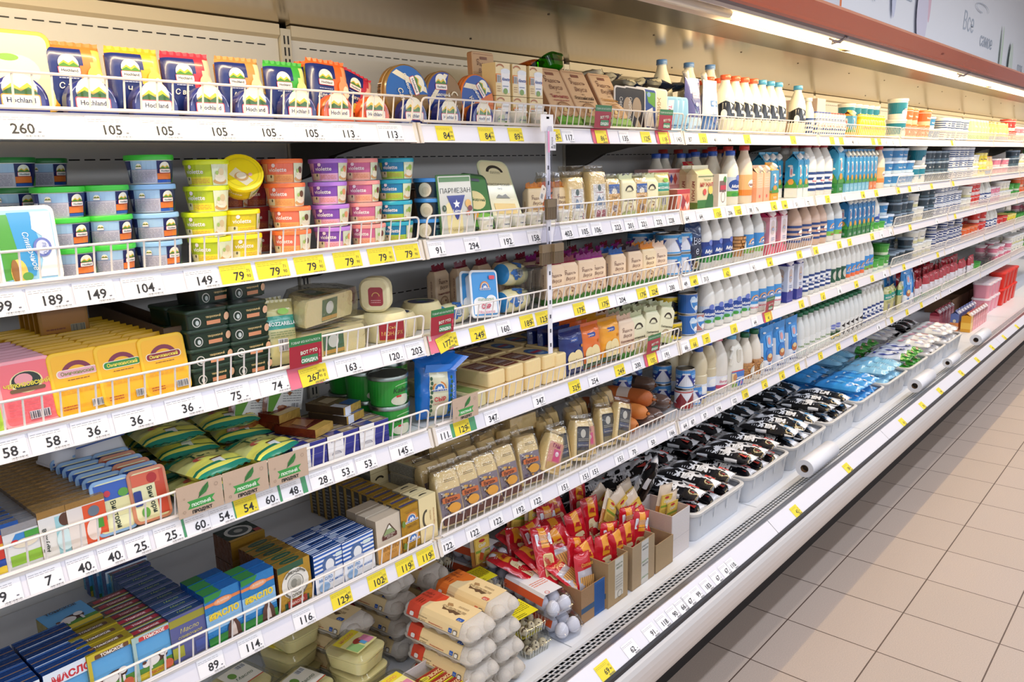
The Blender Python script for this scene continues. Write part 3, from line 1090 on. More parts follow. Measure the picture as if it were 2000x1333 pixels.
# ------------------------------------------------------------------ tubs
def tub(lid, draw, rt=.0440, rb=.0350, h=.0515, body='f4f2ee', lh=.0085, nm='cream_cheese_tub', cat='tub', lidmat='plastic', sq=None, top=None, bodymat='plastic'):
  def f():
    n = 26
    g = G()
    if sq:
      w, dd, r = sq
      k = rb/rt
      g.loft([(0, w*k, dd*k, r*k), (h-lh, w*.96, dd*.96, r)], body, bodymat, cy=dd/2, n=5)
      L_ = G().loft([(h-lh, w*.985, dd*.985, r), (h-lh+.001, w, dd, r), (h-.002, w, dd, r), (h, w*.97, dd*.97, r*.9)], lid, lidmat, cy=dd/2, n=5)
      d = draw(D())
      lab = G().decal(d, lambda u, v, o: (u*(k+(1-k)*v/h), dd/2*(1-(k+(.96-k)*v/(h-lh)))-o, v))
      if top:
        L_.decal(top(D()), Mtop(0, 0, h))
    else:
      g.lathe([(rb, 0), (rb, .0012), (rt*.935, h-lh)], body, bodymat, n=n, cy=rt)
      L_ = G().lathe([(rt*.98, h-lh-.001), (rt, h-lh), (rt, h-.0018), (rt*.975, h), (rt*.90, h), (rt*.89, h-.0015)], lid, lidmat, n=n, cy=rt)
      d = draw(D())
      lab = G().decal(d, Mcyl(lambda z: rb+(rt*.935-rb)*min(z, h-lh)/(h-lh)+.0002, cy=rt), strip=.0085)
      if top:
        L_.decal(top(D()), Mtop(0, rt, h-.0015))
    return nm, cat, [(nm, g), ('lid', L_), ('label_print', lab)]
  return f

def dr_hoch(side='e87a34'):
  def f(d):
    d.rect(-.085, .002, .085, .042, 'a9cdee').rect(-.085, .002, .0, .026, 'c8c6d6').rect(-.1, .002, -.048, .042, '1d2a6a')
    d.rect(.0, .002, .048, .042, '1c2560').rect(.0, .008, .030, .019, side).rect(.0, .002, .03, .007, '2a5ab4').poly([(.032, .002), (.048, .002), (.048, .030), (.038, .012)], '57a04a')
    d.add(d_dome(.022), .015, .020).add(d_dome(.010, text=False), -.030, .028)
    d.lines(-.045, .004, -.004, .024, 8, '8f8fa6', seed=3)
    d.rect(-.048, .026, .0, .0266, '8890b8')
    return d
  return f

KINDS['tub_green'] = tub('3fc43c', dr_hoch(), h=.053)
KINDS['tub_darkgreen'] = tub('227a34', dr_hoch(), h=.053)
KINDS['tub_blue'] = tub('8fbdec', dr_hoch(), h=.052)
KINDS['tub_darkblue'] = tub('4a6a94', dr_hoch('b05060'), h=.052)

def dr_viol(c1, c2, food='d9a86a', fx=.028, garnish='e8a080', name='violette'):
  def f(d):
    d.rect(-.085, .001, .085, .042, c2).rect(-.06, .018, .012, .042, c1)
    d.rect(-.085, .001, -.045, .042, c2).rr(-.05, .004, -.030, .018, .002, 'efe0b4').ell(-.036, .014, .002, .003, '5a5a4a')
    d.text(name, -.022, .024, .012, 'fbf4f4', w=.05, bold=.02).ell(-.030, .037, .004, .004, 'f6e6ee')
    d.rect(fx-.016, .001, fx+.024, .042, 'dfe6c6')
    d.ell(fx, .0085, .0155, .006, food).ell(fx, .014, .012, .007, 'f4ead2').ell(fx-.002, .020, .009, .006, 'efe2c4').ell(fx+.002, .027, .006, .007, garnish).ell(fx-.007, .025, .003, .004, 'a8c46a')
    d.lines(-.026, .006, .006, .016, 3, 'd98a50', seed=5)
    return d
  return f

KINDS['viol_lime'] = tub('dcea1e', dr_viol('b9cc2c', 'ece63a', garnish='d9c49a'), h=.0505)
KINDS['viol_yellow'] = tub('fbe312', dr_viol('e0cc28', 'f6e23c', garnish='a8c46a'), h=.0505, top=lambda d: d.arc(0, 0, .034, .001, 'd9c420', 0, 2*PI, 20).poly([(-.026, -.004), (-.010, .012), (.020, -.020), (.004, -.032)], 'f2e6c4').ell(-.002, -.010, .014, .011, 'd9a86a').ell(-.002, -.008, .010, .008, 'f4ead2').ell(.016, -.006, .004, .004, 'f2b8b0'))
KINDS['viol_orange'] = tub('fb7a3e', dr_viol('f47c62', 'f9b06c', garnish='6a4430'), h=.0505)
KINDS['viol_purple'] = tub('b47ad8', dr_viol('8450b4', 'efb4d4', garnish='f0a070'), h=.0495)
KINDS['viol_pink'] = tub('f79a92', dr_viol('d06c98', 'f8b8a0', garnish='7a3a30'), h=.0495)
KINDS['viol_teal'] = tub('23a6c0', dr_viol('2484b4', 'b4dc50', garnish='9ab84a'), h=.049)
KINDS['viol_red'] = tub('b03a38', dr_viol('a03038', 'a05040', garnish='6a4430'), h=.0505)
KINDS['viol_dkpurple'] = tub('4a2a6a', dr_viol('5a3088', '8a6aa8', garnish='c07060'), h=.0505)
KINDS['tub_coco'] = tub('3f8fdc', lambda d: d.rect(-.085, .001, .085, .040, '1c3446').ell(-.022, .021, .019, .020, '5a4630').ell(-.022, .021, .017, .018, 'e6dcc8').ell(-.02, .019, .010, .010, 'd6cab2')
            .rect(.004, .018, .05, .036, '1d3a5c').text('КОКОС', .026, .026, .010, 'bcd8ea', w=.036, bold=.02).lines(.008, .004, .046, .022, 6, '6fc0c8'), h=.0495)

def dr_basic(c1, c2, name, nc='ffffff', blob=None):
  def f(d):
    d.rect(-.085, .001, .085, .2, c1).rect(-.085, .001, .085, .016, c2)
    if blob:
      d.ell(.0, .022, .018, .012, blob)
    d.text(name, 0, .022, .013, nc, w=.05, bold=.02).lines(-.02, .006, .02, .013, 2, nc)
    return d
  return f

def dr_dark(d):
  d.rect(-.046, .002, .046, .028, '16301f').ell(-.028, .014, .010, .010, 'd8d6cc').ell(-.028, .014, .008, .008, '20352a').ell(-.027, .013, .004, .005, 'cfd6d0')
  d.text('творожный', .010, .020, .008, 'e6c98a', w=.034, bold=.02).rect(-.006, .006, .026, .014, 'e0986e').ell(.040, .018, .006, .008, 'e8b690')
  return d

KINDS['tub_dark'] = tub('213a28', dr_dark, rt=.05, rb=.046, h=.0385, sq=(.096, .078, .012), body='15291c', lh=.007, nm='square_curd_tub', top=lambda d: d.rr(-.036, .010, .036, .068, .008, '17251c').ell(0, .04, .018, .018, '24382a'))
KINDS['tub_black'] = tub('15161a', dr_dark, rt=.05, rb=.046, h=.0385, sq=(.096, .078, .012), body='121c16', lh=.007, nm='square_curd_tub')

def round_tub(body, lid, draw, rt, rb, h, nm='round_tub', lh=.01, lidmat='plastic', bodymat='plastic', cat='tub'):
  return tub(lid, draw, rt=rt, rb=rb, h=h, body=body, lh=lh, nm=nm, lidmat=lidmat, bodymat=bodymat, cat=cat)

KINDS['kaymak'] = round_tub('2f9a3a', '9fa8a2', lambda d: d.rect(-.15, .003, .15, .066, '2a9a34').ell(-.006, .014, .03, .014, 'd9d8c0').text('Каймак', .0, .034, .020, '1a4a24', shear=.2, w=.06, bold=.02).rect(-.022, .022, -.008, .027, 'c83a3a').arc(0, .048, .028, .002, 'b8dca8', .4, PI-.4, 8, ry=.008), .053, .046, .077, nm='green_cheese_tub', lh=.010, lidmat='steel')
for nm_, bc_, lc_, c1_, c2_, nt_, rt_, h_ in (('bk_teal', 'f2efe6', 'f2eee2', '1f7f96', 'f0ece0', 'Йогурт', .048, .095), ('bk_orange', 'f0dcc8', 'ee7434', 'ee6a30', 'f2c6a4', 'Творог', .046, .075),
                        ('bk_stripe', 'f2f2f2', 'e8e8ea', 'f4f4f4', '26457f', 'Сметана', .040, .062), ('bk_blue', 'dfe8f2', 'e4ecf4', '3f87bf', 'cfe0ea', 'Творог', .050, .06),
                        ('bk_white', 'f4f2ea', 'f2f2ee', 'f4f0e0', 'e0d8a0', 'Сметана', .042, .07), ('bk_green', 'e8f0d8', '3fa03c', '58b048', 'e8f0d0', 'Био', .04, .055),
                        ('bk_dark', '2f3a44', '8fa0b0', '33424c', '58707c', 'Сыр', .04, .055), ('bk_pink', 'f4d8d4', 'f0e4e4', 'e8849a', 'f8dcdc', 'Ягода', .036, .055),
                        ('bk_red', 'f0dcd8', 'e23a2c', 'd8362c', 'f0d8d0', 'Фрукт', .04, .08), ('bk_yellow', 'f8ecb0', 'f6e27a', 'f4dc40', 'faf0c0', 'Ваниль', .028, .075)):
  def mkdraw(c1_=c1_, c2_=c2_, nt_=nt_, nm_=nm_, h_=h_):
    def f(d):
      d.rect(-.15, .003, .15, h_*.8, c1_)
      if nm_ == 'bk_stripe':
        d.stripes(-.15, .006, .15, h_*.74, 4, c2_)
        d.ell(0, h_*.4, .016, .014, 'f6f4f0')
      else:
        d.rect(-.15, .003, .15, h_*.25, c2_)
      if nm_ in ('bk_teal',):
        d.ell(.0, h_*.3, .024, .02, 'f2eee4')
      d.text(nt_, 0, h_*.42, h_*.16, '2b3f78' if nm_ in ('bk_stripe', 'bk_teal', 'bk_white', 'bk_yellow') else 'ffffff', w=rt_*1.3, bold=.02)
      return d
    return f
  KINDS[nm_] = round_tub(bc_, lc_, mkdraw(), rt_, rt_*.84, h_, nm={'bk_teal': 'dairy_bucket', 'bk_orange': 'curd_tub', 'bk_stripe': 'sour_cream_tub', 'bk_blue': 'soft_cheese_tub', 'bk_white': 'cream_tub', 'bk_green': 'yogurt_tub', 'bk_dark': 'cheese_spread_tub', 'bk_pink': 'berry_dessert_tub', 'bk_red': 'fruit_dessert_tub', 'bk_yellow': 'vanilla_tub'}[nm_])

# flat trays
def tray(base, rim, draw, w=.092, h=.115, t=.026, r=.012, nm='cheese_tray', cat='cheese tray', rimw=.006, mat='plastic'):
  def f():
    g = G().slab(w, h, .004, r, rim, mat, bev=.0012)
    g.loft([(.004, w-.014, h-.014, r*.8), (t, w-.026, h-.026, r*.7)], rim, mat, cz=None, axis='y', n=4) if False else g.loft([(.004, w-.014, h-.014, r*.8), (t, w-.026, h-.026, r*.7)], rim, mat, cx=0, cy=h/2, axis='y', n=4)
    d = D().rr(-w/2+rimw, rimw, w/2-rimw, h-rimw, max(r-rimw*.6, .002), base)
    draw(d, w, h)
    lab = G().decal(d, Mfront(0, 0, 0))
    return nm, cat, [(nm, g), ('film_lid', lab)]
  return f

def dt_omich(bc, lc, top='7d2340'):
  def f(d, w, h):
    d.arc(0, h*.62, w*.30, .008, top, .45, PI-.45, 10, ry=h*.22)
    d.rr(-w*.38, h*.60, w*.38, h*.72, .006, 'f6ecd0').rr(-w*.36, h*.61, w*.36, h*.71, .005, bc).text('Омичкинский', 0, h*.635, .0085, lc, w=w*.66, bold=.03)
    d.lines(-w*.2, h*.55, w*.2, h*.58, 1, '6a3020').lines(-w*.38, h*.36, w*.38, h*.48, 3, 'd89a20', seed=4)
    d.lines(-w*.38, .012, -w*.1, .022, 2, 'b04a20').bars(w*.16, .010, w*.40, .022, '4a4a5a', 'c8ccd0')
    return d
  return f

KINDS['om_pink'] = tray('f2b418', 'f2c02c', dt_omich('e6a8b8', '8a8a3a'), t=.018)
KINDS['om_green'] = tray('f2b418', 'f2c02c', dt_omich('2c8a3a', 'f0dc50'), t=.018)
KINDS['om_red'] = tray('f2b418', 'f2c02c', dt_omich('8c2030', 'f0dc50'), t=.018)
KINDS['om_rose'] = tray('ef7078', 'f2a4ac', lambda d, w, h: d.ell(0, h*.66, w*.28, h*.16, 'f0dca0').ell(0, h*.67, w*.25, h*.14, '1f2a20').ell(-.004, h*.70, .014, .010, 'e89aa0').text('ЧЕРКИЗОВСКИЙ', 0, h*.60, .012, 'e8d840', w=w*.78, bold=.04)
            .rr(-w*.3, h*.52, w*.3, h*.575, .003, '6a5030').lines(-w*.38, h*.2, w*.38, h*.46, 6, 'd85a66', seed=8).bars(-w*.05, .012, w*.28, .024, '4a4a5a', 'c8c0c8') and d, t=.018)
KINDS['om_rose2'] = tray('e89ab4', 'efb4c4', lambda d, w, h: d.ell(0, h*.66, w*.3, h*.18, 'd8c0c0').ell(0, h*.66, w*.26, h*.15, 'e8b4c0').lines(-w*.3, h*.86, w*.3, h*.92, 1, '9a4a6a') and d, t=.018)
KINDS['om_lime'] = tray('a4cc2c', 'b6d84a', lambda d, w, h: d.text('сырный', 0, h*.6, .012, '7a5a20', w=w*.7, bold=.02).rect(-w*.3, h*.2, w*.3, h*.5, '94bc28') and d, t=.018)
KINDS['om_dark'] = tray('b87a14', 'b07a18', lambda d, w, h: d.bars(w*.12, .014, w*.40, .028, '5a5a50', 'a8a080').lines(-w*.38, .012, 0, .03, 2, '8a4a20') and d, t=.018)
KINDS['butter_tray'] = tray('9fd0ee', 'f2f4f4', lambda d, w, h: d.poly([(-w*.43, .008), (-w*.43, h*.9), (-w*.25, h*.9), (-w*.1, h*.3), (-w*.3, .01)], '4f9f38').poly([(-w*.25, h*.92), (w*.1, h*.92), (w*.2, h*.5), (w*.05, h*.1), (-w*.12, h*.1)], '3f9ad8')
              .poly([(w*.12, h*.92), (w*.42, h*.92), (w*.42, .01), (w*.1, .01), (w*.2, h*.3), (w*.12, h*.45), (w*.25, h*.6), (w*.1, h*.7)], 'eef2fa').ell(-w*.2, h*.16, w*.13, h*.17, 'e8cc60').ell(-w*.26, h*.18, w*.06, h*.15, '9a6a30').ell(-.008, h*.1, .008, .007, '5fa040')
              .text('Сливочное', -.002, h*.42, .015, 'f6fafc', rot=-PI/2+.15, w=h*.5, shear=.2).ell(w*.22, h*.46, .014, .016, '6a78c0').ell(w*.22, h*.46, .010, .012, 'c8d0ec').text('ЛЕТО', w*.22, h*.44, .008, '4a5aa8', rot=-PI/2, w=.02) and d, h=.128, w=.096)
KINDS['mozz_tray'] = tray('3f9adc', 'f4f6f8', lambda d, w, h: d.rect(-w*.42, .010, w*.42, h*.34, 'f6f6f6').ell(-.02, h*.34, .024, .012, 'f6f6f6').ell(.022, h*.36, .02, .014, 'f6f6f6').add(d_sun(.036), 0, h*.62).lines(-.03, h*.36, .03, h*.42, 2, '5a8a3c')
             .text('СЫР', 0, h*.19, .016, 'c82a50', w=.036, bold=.03).text('Моцарелла', 0, h*.09, .012, 'd0507a', w=.06, shear=.1).rr(.016, h*.80, .038, h*.88, .003, 'e84a5a') and d, w=.105, h=.125, t=.03)
KINDS['brynza'] = tray('2d4f9c', 'e6e4ea', lambda d, w, h: d.poly([(0, h*.9), (w*.42, h*.9), (w*.42, h*.55), (w*.1, h*.66)], '6aa83c').poly([(w*.38, .012), (w*.30, h*.55), (-.0, h*.45), (-.004, .012)], 'eceef4').ell(.012, h*.84, .008, .008, '8fb4e0')
           .text('сербская', -w*.12, h*.5, .013, 'f0f4fa', rot=-PI/2, w=h*.5).text('брынза', -w*.30, h*.45, .022, 'fbfbfb', rot=-PI/2, w=h*.7, bold=.04) and d, w=.10, h=.14, t=.03)
KINDS['brynza_dark'] = tray('28262c', 'e0dcda', lambda d, w, h: d.ell(.01, h*.52, .020, .034, 'b09a80').text('Сербская', -w*.26, h*.45, .018, 'e8e4e0', rot=-PI/2, w=h*.7).poly([(0, .01), (w*.3, .01), (w*.1, h*.3)], 'c8b89a') and d, w=.10, h=.14, t=.03)
KINDS['brynza_white'] = tray('ece2c8', 'e8e4e0', lambda d, w, h: d.text('ЖИВАЯ', 0, h*.5, .022, 'b8a070', rot=-PI/2, w=h*.7, bold=.03).ell(.014, h*.2, .014, .022, 'c8c080') and d, w=.10, h=.14, t=.03)
KINDS['blue_tray'] = tray('8fc0e4', '9fcdec', lambda d, w, h: d.poly([(-w*.2, .01), (w*.1, .01), (w*.3, h*.9), (0, h*.9)], 'c8dff0').text('Творог', -.002, h*.5, .018, 'd84a7a', rot=-PI/2-.1, w=h*.6, bold=.02).lines(-w*.4, .01, w*.4, .03, 2, '3a6aa8') and d, w=.092, h=.12, t=.03)
KINDS['parmesan'] = tray('d2d0c4', '3f6a34', lambda d, w, h: d.rect(-w*.44, h*.88, w*.44, h*.955, '4a7a3a').rr(-w*.30, .006, w*.14, h*.55, .01, 'eedd9c').text('ПАРМЕЗАН', 0, h*.70, .021, '2e2e24', w=w*.86, bold=.0).poly([(-w*.26, h*.66), (w*.26, h*.66), (w*.02, h*.28), (-.002, h*.26), (-w*.06, h*.30)], '27348a')
            .poly([(.011*math.cos(PI/2+i*PI/5)*(1 if i % 2 == 0 else .45), h*.52+.011*math.sin(PI/2+i*PI/5)*(1 if i % 2 == 0 else .45)) for i in range(10)], 'f2f2f4').text('Laime', 0, h*.385, .011, 'f4f4f6', w=.026, bold=.02)
            .ell(-w*.36, h*.46, .006, .008, '2f4a2c').text('3', -w*.36, h*.44, .009, 'e8e8e0').ell(w*.33, h*.52, .009, .010, 'e8b460').ell(w*.37, h*.44, .007, .007, '7a2c3c').ell(w*.3, h*.36, .006, .006, 'd86a3c').text('ТИЛЬЗИТЕР', 0, h*.08, .007, '8a7a4a', w=w*.4) and d, w=.105, h=.150, t=.022, r=.003, rimw=.004, nm='grated_cheese_pack', cat='cheese pack')
KINDS['klass'] = tray('ece2b4', 'd9dcb0', lambda d, w, h: d.arc(0, h*.80, .028, .008, '2a241c', .15, PI-.15, 12, ry=.022).lines(-.016, h*.79, .016, h*.83, 3, '3a342a').text('КЛАССИЧЕСКИЙ', 0, h*.60, .013, '33301f', w=w*.72).text('сыр', 0, h*.54, .008, '4a442c').rr(-w*.34, h*.16, w*.34, h*.32, .002, 'e6c46c')
           .poly([(-.022, h*.40), (-.010, h*.46), (0, h*.44), (.012, h*.47), (.024, h*.40)], '6a6040').lines(-w*.34, h*.06, w*.34, h*.12, 2, '6a6238') and d, w=.100, h=.180, t=.02, r=.022, rimw=.005, nm='hard_cheese_pack', cat='cheese pack')
KINDS['meadow'] = tray('3c7a34', '1d4a28', lambda d, w, h: d.ell(-.008, h*.52, .040, .026, 'ecd898').text('Швейцарский', -.006, h*.51, .013, '2c5a24', w=.07, bold=.02).rect(-w*.44, h*.04, w*.44, h*.22, '58a030').ell(-.02, h*.24, .018, .012, 'e8a030').ell(.02, h*.22, .03, .012, '7cbc40').rr(-.02, h*.86, .02, h*.91, .003, '4a4a5a') and d, w=.105, h=.155, t=.02, r=.02, nm='hard_cheese_pack', cat='cheese pack')
KINDS['violapack'] = tray('dfe0b0', 'dca838', lambda d, w, h: d.ell(.0, h*.5, w*.3, h*.2, 'f6f2cc').ell(-.01, h*.66, .014, .005, '7aa84a').ell(.01, h*.3, .02, .01, 'f4e8b0') and d, w=.10, h=.115, t=.04, r=.014)
KINDS['vincor_blue'] = tray('e6e6b8', '8fb4dc', lambda d, w, h: d.rect(-w*.42, h*.62, w*.42, h*.92, '3a60b4').rect(-w*.1, h*.3, w*.42, h*.62, 'e8e2a8').text('Винтори', -.004, h*.34, .015, '2f3a2c', rot=-PI/2+.1, w=h*.5, bold=.02).ell(.02, h*.70, .010, .008, '5fa040').rr(-w*.42, h*.28, -w*.22, h*.46, .003, '2c3f88').ell(-.01, h*.74, .006, .006, 'c83a4a') and d, w=.076, h=.105, t=.016, r=.012)
KINDS['vincor_red'] = tray('e8e4b4', 'd08a6a', lambda d, w, h: d.rect(w*.16, .01, w*.42, h*.92, 'c8503a').rect(-w*.42, h*.7, w*.3, h*.92, 'd8664a').text('Винтори', -.002, h*.40, .015, '2f3a2c', rot=-PI/2+.1, w=h*.5, bold=.02).ell(.008, h*.8, .010, .010, 'b02c2c').ell(-.014, h*.2, .008, .01, '5fa040').rr(-w*.42, h*.34, -w*.22, h*.62, .003, '2c3f88') and d, w=.076, h=.105, t=.016, r=.012)

@kind
def white_tray():
  w, dd, h = .105, .075, .034
  g = G().loft([(0, w, dd, .014), (.003, w, dd, .014), (.004, w*.95, dd*.93, .012), (h-.004, w*.84, dd*.80, .014), (h, w*.78, dd*.74, .012)], 'd9d8dc', 'plastic', cy=dd/2, n=4)
  g.decal(D().rect(-w*.49, 0, w*.49, .003, '3f5ca0'), Mfront(0, 0, 0))
  return 'upturned_white_tub', 'white tub', [('upturned_white_tub', g)]

# ------------------------------------------------------------------ butter and other bricks
def brick(w, h, t, front, top, side, draw=None, dtop=None, dside=None, mat='foil', nm='butter_brick', cat='butter', back=None):
  def f():
    g = G().rbox(-w/2, w/2, 0, t, 0, h, front, mat, r=.004)
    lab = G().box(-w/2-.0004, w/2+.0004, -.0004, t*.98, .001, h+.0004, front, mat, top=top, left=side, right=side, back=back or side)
    if draw:
      lab.decal(draw(D(), w, h), Mfront(0, -.0004, 0))
    if dtop:
      lab.decal(dtop(D(), w, t), Mtop(0, 0, h+.0004))
    if dside:
      lab.decal(dside(D(), t, h), Mleft(-w/2-.0004, 0, 0))
    return nm, cat, [(nm, g), ('wrapper', lab)]
  return f

def cow_field(d, w, h, y0=.0):
  d.rect(-w/2, 0, w/2, h, '5fa8dc').rect(-w/2, 0, w/2, h*.30, '58903a').rect(-w/2, 0, w/2, h*.16, 'e0c83a')
  d.ell(.004, h*.42, w*.24, h*.13, '4a2c24').ell(-.006, h*.38, w*.16, h*.12, 'ece6e2').ell(-w*.24, h*.36, w*.09, h*.07, 'efe6e2').ell(-w*.28, h*.42, w*.05, h*.04, '5a3428').ell(.016, h*.48, w*.1, h*.08, 'eee8e4')
  d.rect(-.014, h*.2, -.009, h*.36, 'e8e2dc').rect(.014, h*.2, .019, h*.36, 'e8e2dc')
  return d

def dr_tomsk(fc, tc):
  def f(d, w, h):
    cow_field(d, w, h*.86)
    d.rect(-w/2, h*.86, w/2, h, fc).rr(-w*.34, h*.86, w*.38, h*.95, .002, tc).text('ТОМСКОЕ', w*.02, h*.875, .0085, 'f4ece0', w=w*.66, bold=.04)
    d.rect(-w/2, 0, -w*.42, h, fc).text('Масло', -.004, h*.06, .009, 'b03a2a', w=w*.4, bold=.02).ell(w*.26, h*.12, .010, .010, 'd86a4a')
    return d
  return f

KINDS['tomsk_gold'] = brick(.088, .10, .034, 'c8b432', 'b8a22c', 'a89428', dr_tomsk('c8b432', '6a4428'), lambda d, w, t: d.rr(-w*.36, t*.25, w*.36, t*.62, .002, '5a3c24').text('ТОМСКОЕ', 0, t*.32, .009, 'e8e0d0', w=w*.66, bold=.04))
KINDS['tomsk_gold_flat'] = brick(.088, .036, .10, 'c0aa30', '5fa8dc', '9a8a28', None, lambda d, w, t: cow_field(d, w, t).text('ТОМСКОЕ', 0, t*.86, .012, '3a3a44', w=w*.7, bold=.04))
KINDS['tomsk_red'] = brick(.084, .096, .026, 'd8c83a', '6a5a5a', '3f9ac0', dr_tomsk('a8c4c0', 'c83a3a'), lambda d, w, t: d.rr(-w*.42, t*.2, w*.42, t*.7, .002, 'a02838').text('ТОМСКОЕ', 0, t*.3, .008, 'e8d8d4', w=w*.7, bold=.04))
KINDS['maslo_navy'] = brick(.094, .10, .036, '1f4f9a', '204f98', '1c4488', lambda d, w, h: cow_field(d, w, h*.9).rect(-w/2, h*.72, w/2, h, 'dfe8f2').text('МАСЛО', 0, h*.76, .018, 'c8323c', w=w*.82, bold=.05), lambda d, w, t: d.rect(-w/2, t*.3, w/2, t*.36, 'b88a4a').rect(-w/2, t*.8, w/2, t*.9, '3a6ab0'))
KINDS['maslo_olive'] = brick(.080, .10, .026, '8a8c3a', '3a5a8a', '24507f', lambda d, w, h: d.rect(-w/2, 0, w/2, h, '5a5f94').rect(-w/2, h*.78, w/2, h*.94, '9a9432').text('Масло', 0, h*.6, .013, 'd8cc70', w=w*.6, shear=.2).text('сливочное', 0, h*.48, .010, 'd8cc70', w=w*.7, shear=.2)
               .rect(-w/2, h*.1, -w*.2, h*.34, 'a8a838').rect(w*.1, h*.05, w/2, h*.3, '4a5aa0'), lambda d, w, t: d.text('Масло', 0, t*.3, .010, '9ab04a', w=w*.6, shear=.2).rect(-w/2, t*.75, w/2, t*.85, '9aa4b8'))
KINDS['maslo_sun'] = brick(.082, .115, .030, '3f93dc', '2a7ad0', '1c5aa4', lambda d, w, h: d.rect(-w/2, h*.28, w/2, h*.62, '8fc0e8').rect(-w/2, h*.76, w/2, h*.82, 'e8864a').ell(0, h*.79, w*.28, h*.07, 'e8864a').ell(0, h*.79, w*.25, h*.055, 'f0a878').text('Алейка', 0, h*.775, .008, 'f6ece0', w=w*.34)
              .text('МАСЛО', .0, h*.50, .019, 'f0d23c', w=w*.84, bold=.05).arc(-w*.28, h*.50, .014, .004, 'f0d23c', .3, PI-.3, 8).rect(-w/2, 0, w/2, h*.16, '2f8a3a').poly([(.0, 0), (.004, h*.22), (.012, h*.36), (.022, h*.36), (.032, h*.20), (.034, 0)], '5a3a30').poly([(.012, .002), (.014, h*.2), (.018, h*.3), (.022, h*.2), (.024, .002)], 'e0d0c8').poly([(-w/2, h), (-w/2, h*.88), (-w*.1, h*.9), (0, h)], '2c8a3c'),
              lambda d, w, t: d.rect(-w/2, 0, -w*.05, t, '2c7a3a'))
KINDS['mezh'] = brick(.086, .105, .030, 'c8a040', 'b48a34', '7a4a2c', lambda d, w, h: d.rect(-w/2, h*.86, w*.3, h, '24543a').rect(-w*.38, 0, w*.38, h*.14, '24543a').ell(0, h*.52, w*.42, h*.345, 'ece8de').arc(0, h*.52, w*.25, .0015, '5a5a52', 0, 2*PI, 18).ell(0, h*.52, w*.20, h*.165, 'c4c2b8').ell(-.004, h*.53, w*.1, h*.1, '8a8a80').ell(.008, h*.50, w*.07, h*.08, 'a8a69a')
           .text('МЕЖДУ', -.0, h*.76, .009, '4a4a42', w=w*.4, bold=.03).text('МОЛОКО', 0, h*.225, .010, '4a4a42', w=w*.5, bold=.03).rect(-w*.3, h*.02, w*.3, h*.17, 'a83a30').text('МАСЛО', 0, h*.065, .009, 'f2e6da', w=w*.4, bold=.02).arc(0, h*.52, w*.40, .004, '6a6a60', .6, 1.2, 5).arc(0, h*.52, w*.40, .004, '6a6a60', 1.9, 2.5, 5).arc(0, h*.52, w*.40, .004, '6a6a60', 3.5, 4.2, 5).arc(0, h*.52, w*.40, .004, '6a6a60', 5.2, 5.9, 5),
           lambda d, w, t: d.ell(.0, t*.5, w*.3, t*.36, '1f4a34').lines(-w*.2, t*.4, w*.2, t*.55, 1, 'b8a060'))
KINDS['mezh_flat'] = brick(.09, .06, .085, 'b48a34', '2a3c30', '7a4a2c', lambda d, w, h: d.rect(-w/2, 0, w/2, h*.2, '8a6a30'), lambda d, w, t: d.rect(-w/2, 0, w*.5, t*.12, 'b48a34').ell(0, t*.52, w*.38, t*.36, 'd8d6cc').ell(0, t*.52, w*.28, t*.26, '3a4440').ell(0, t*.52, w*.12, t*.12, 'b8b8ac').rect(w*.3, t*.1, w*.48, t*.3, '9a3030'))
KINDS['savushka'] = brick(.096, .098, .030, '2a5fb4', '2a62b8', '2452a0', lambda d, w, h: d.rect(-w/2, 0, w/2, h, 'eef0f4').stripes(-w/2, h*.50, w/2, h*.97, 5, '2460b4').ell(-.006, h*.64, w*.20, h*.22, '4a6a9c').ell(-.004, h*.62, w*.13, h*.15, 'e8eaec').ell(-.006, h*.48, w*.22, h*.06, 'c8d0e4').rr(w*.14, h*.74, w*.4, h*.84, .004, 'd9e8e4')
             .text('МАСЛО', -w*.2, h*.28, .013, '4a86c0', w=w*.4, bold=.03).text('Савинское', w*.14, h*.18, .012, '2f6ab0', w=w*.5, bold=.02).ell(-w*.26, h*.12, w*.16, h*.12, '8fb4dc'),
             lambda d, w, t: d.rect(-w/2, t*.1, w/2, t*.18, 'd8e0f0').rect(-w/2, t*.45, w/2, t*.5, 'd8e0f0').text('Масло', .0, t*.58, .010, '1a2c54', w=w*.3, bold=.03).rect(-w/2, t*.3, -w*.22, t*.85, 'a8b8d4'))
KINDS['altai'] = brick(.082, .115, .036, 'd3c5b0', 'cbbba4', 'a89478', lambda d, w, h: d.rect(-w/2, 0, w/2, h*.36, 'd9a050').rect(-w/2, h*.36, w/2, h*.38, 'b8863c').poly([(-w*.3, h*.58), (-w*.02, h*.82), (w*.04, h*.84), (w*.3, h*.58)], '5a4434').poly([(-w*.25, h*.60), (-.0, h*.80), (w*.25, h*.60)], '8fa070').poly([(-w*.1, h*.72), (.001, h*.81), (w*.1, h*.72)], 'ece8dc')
            .rr(-w*.3, h*.50, w*.3, h*.60, .002, '5a2c28').text('ПРЕДГОРЬЕ', 0, h*.56, .006, 'e8dcc8', w=w*.5).text('АЛТАЯ', 0, h*.515, .006, 'e8dcc8', w=w*.3).text('МАСЛО', 0, h*.24, .016, '9a6a28', w=w*.7, bold=.02).text('ГОРНОЕ', 0, h*.13, .010, '9a6a28', w=w*.5), None, mat='paper')
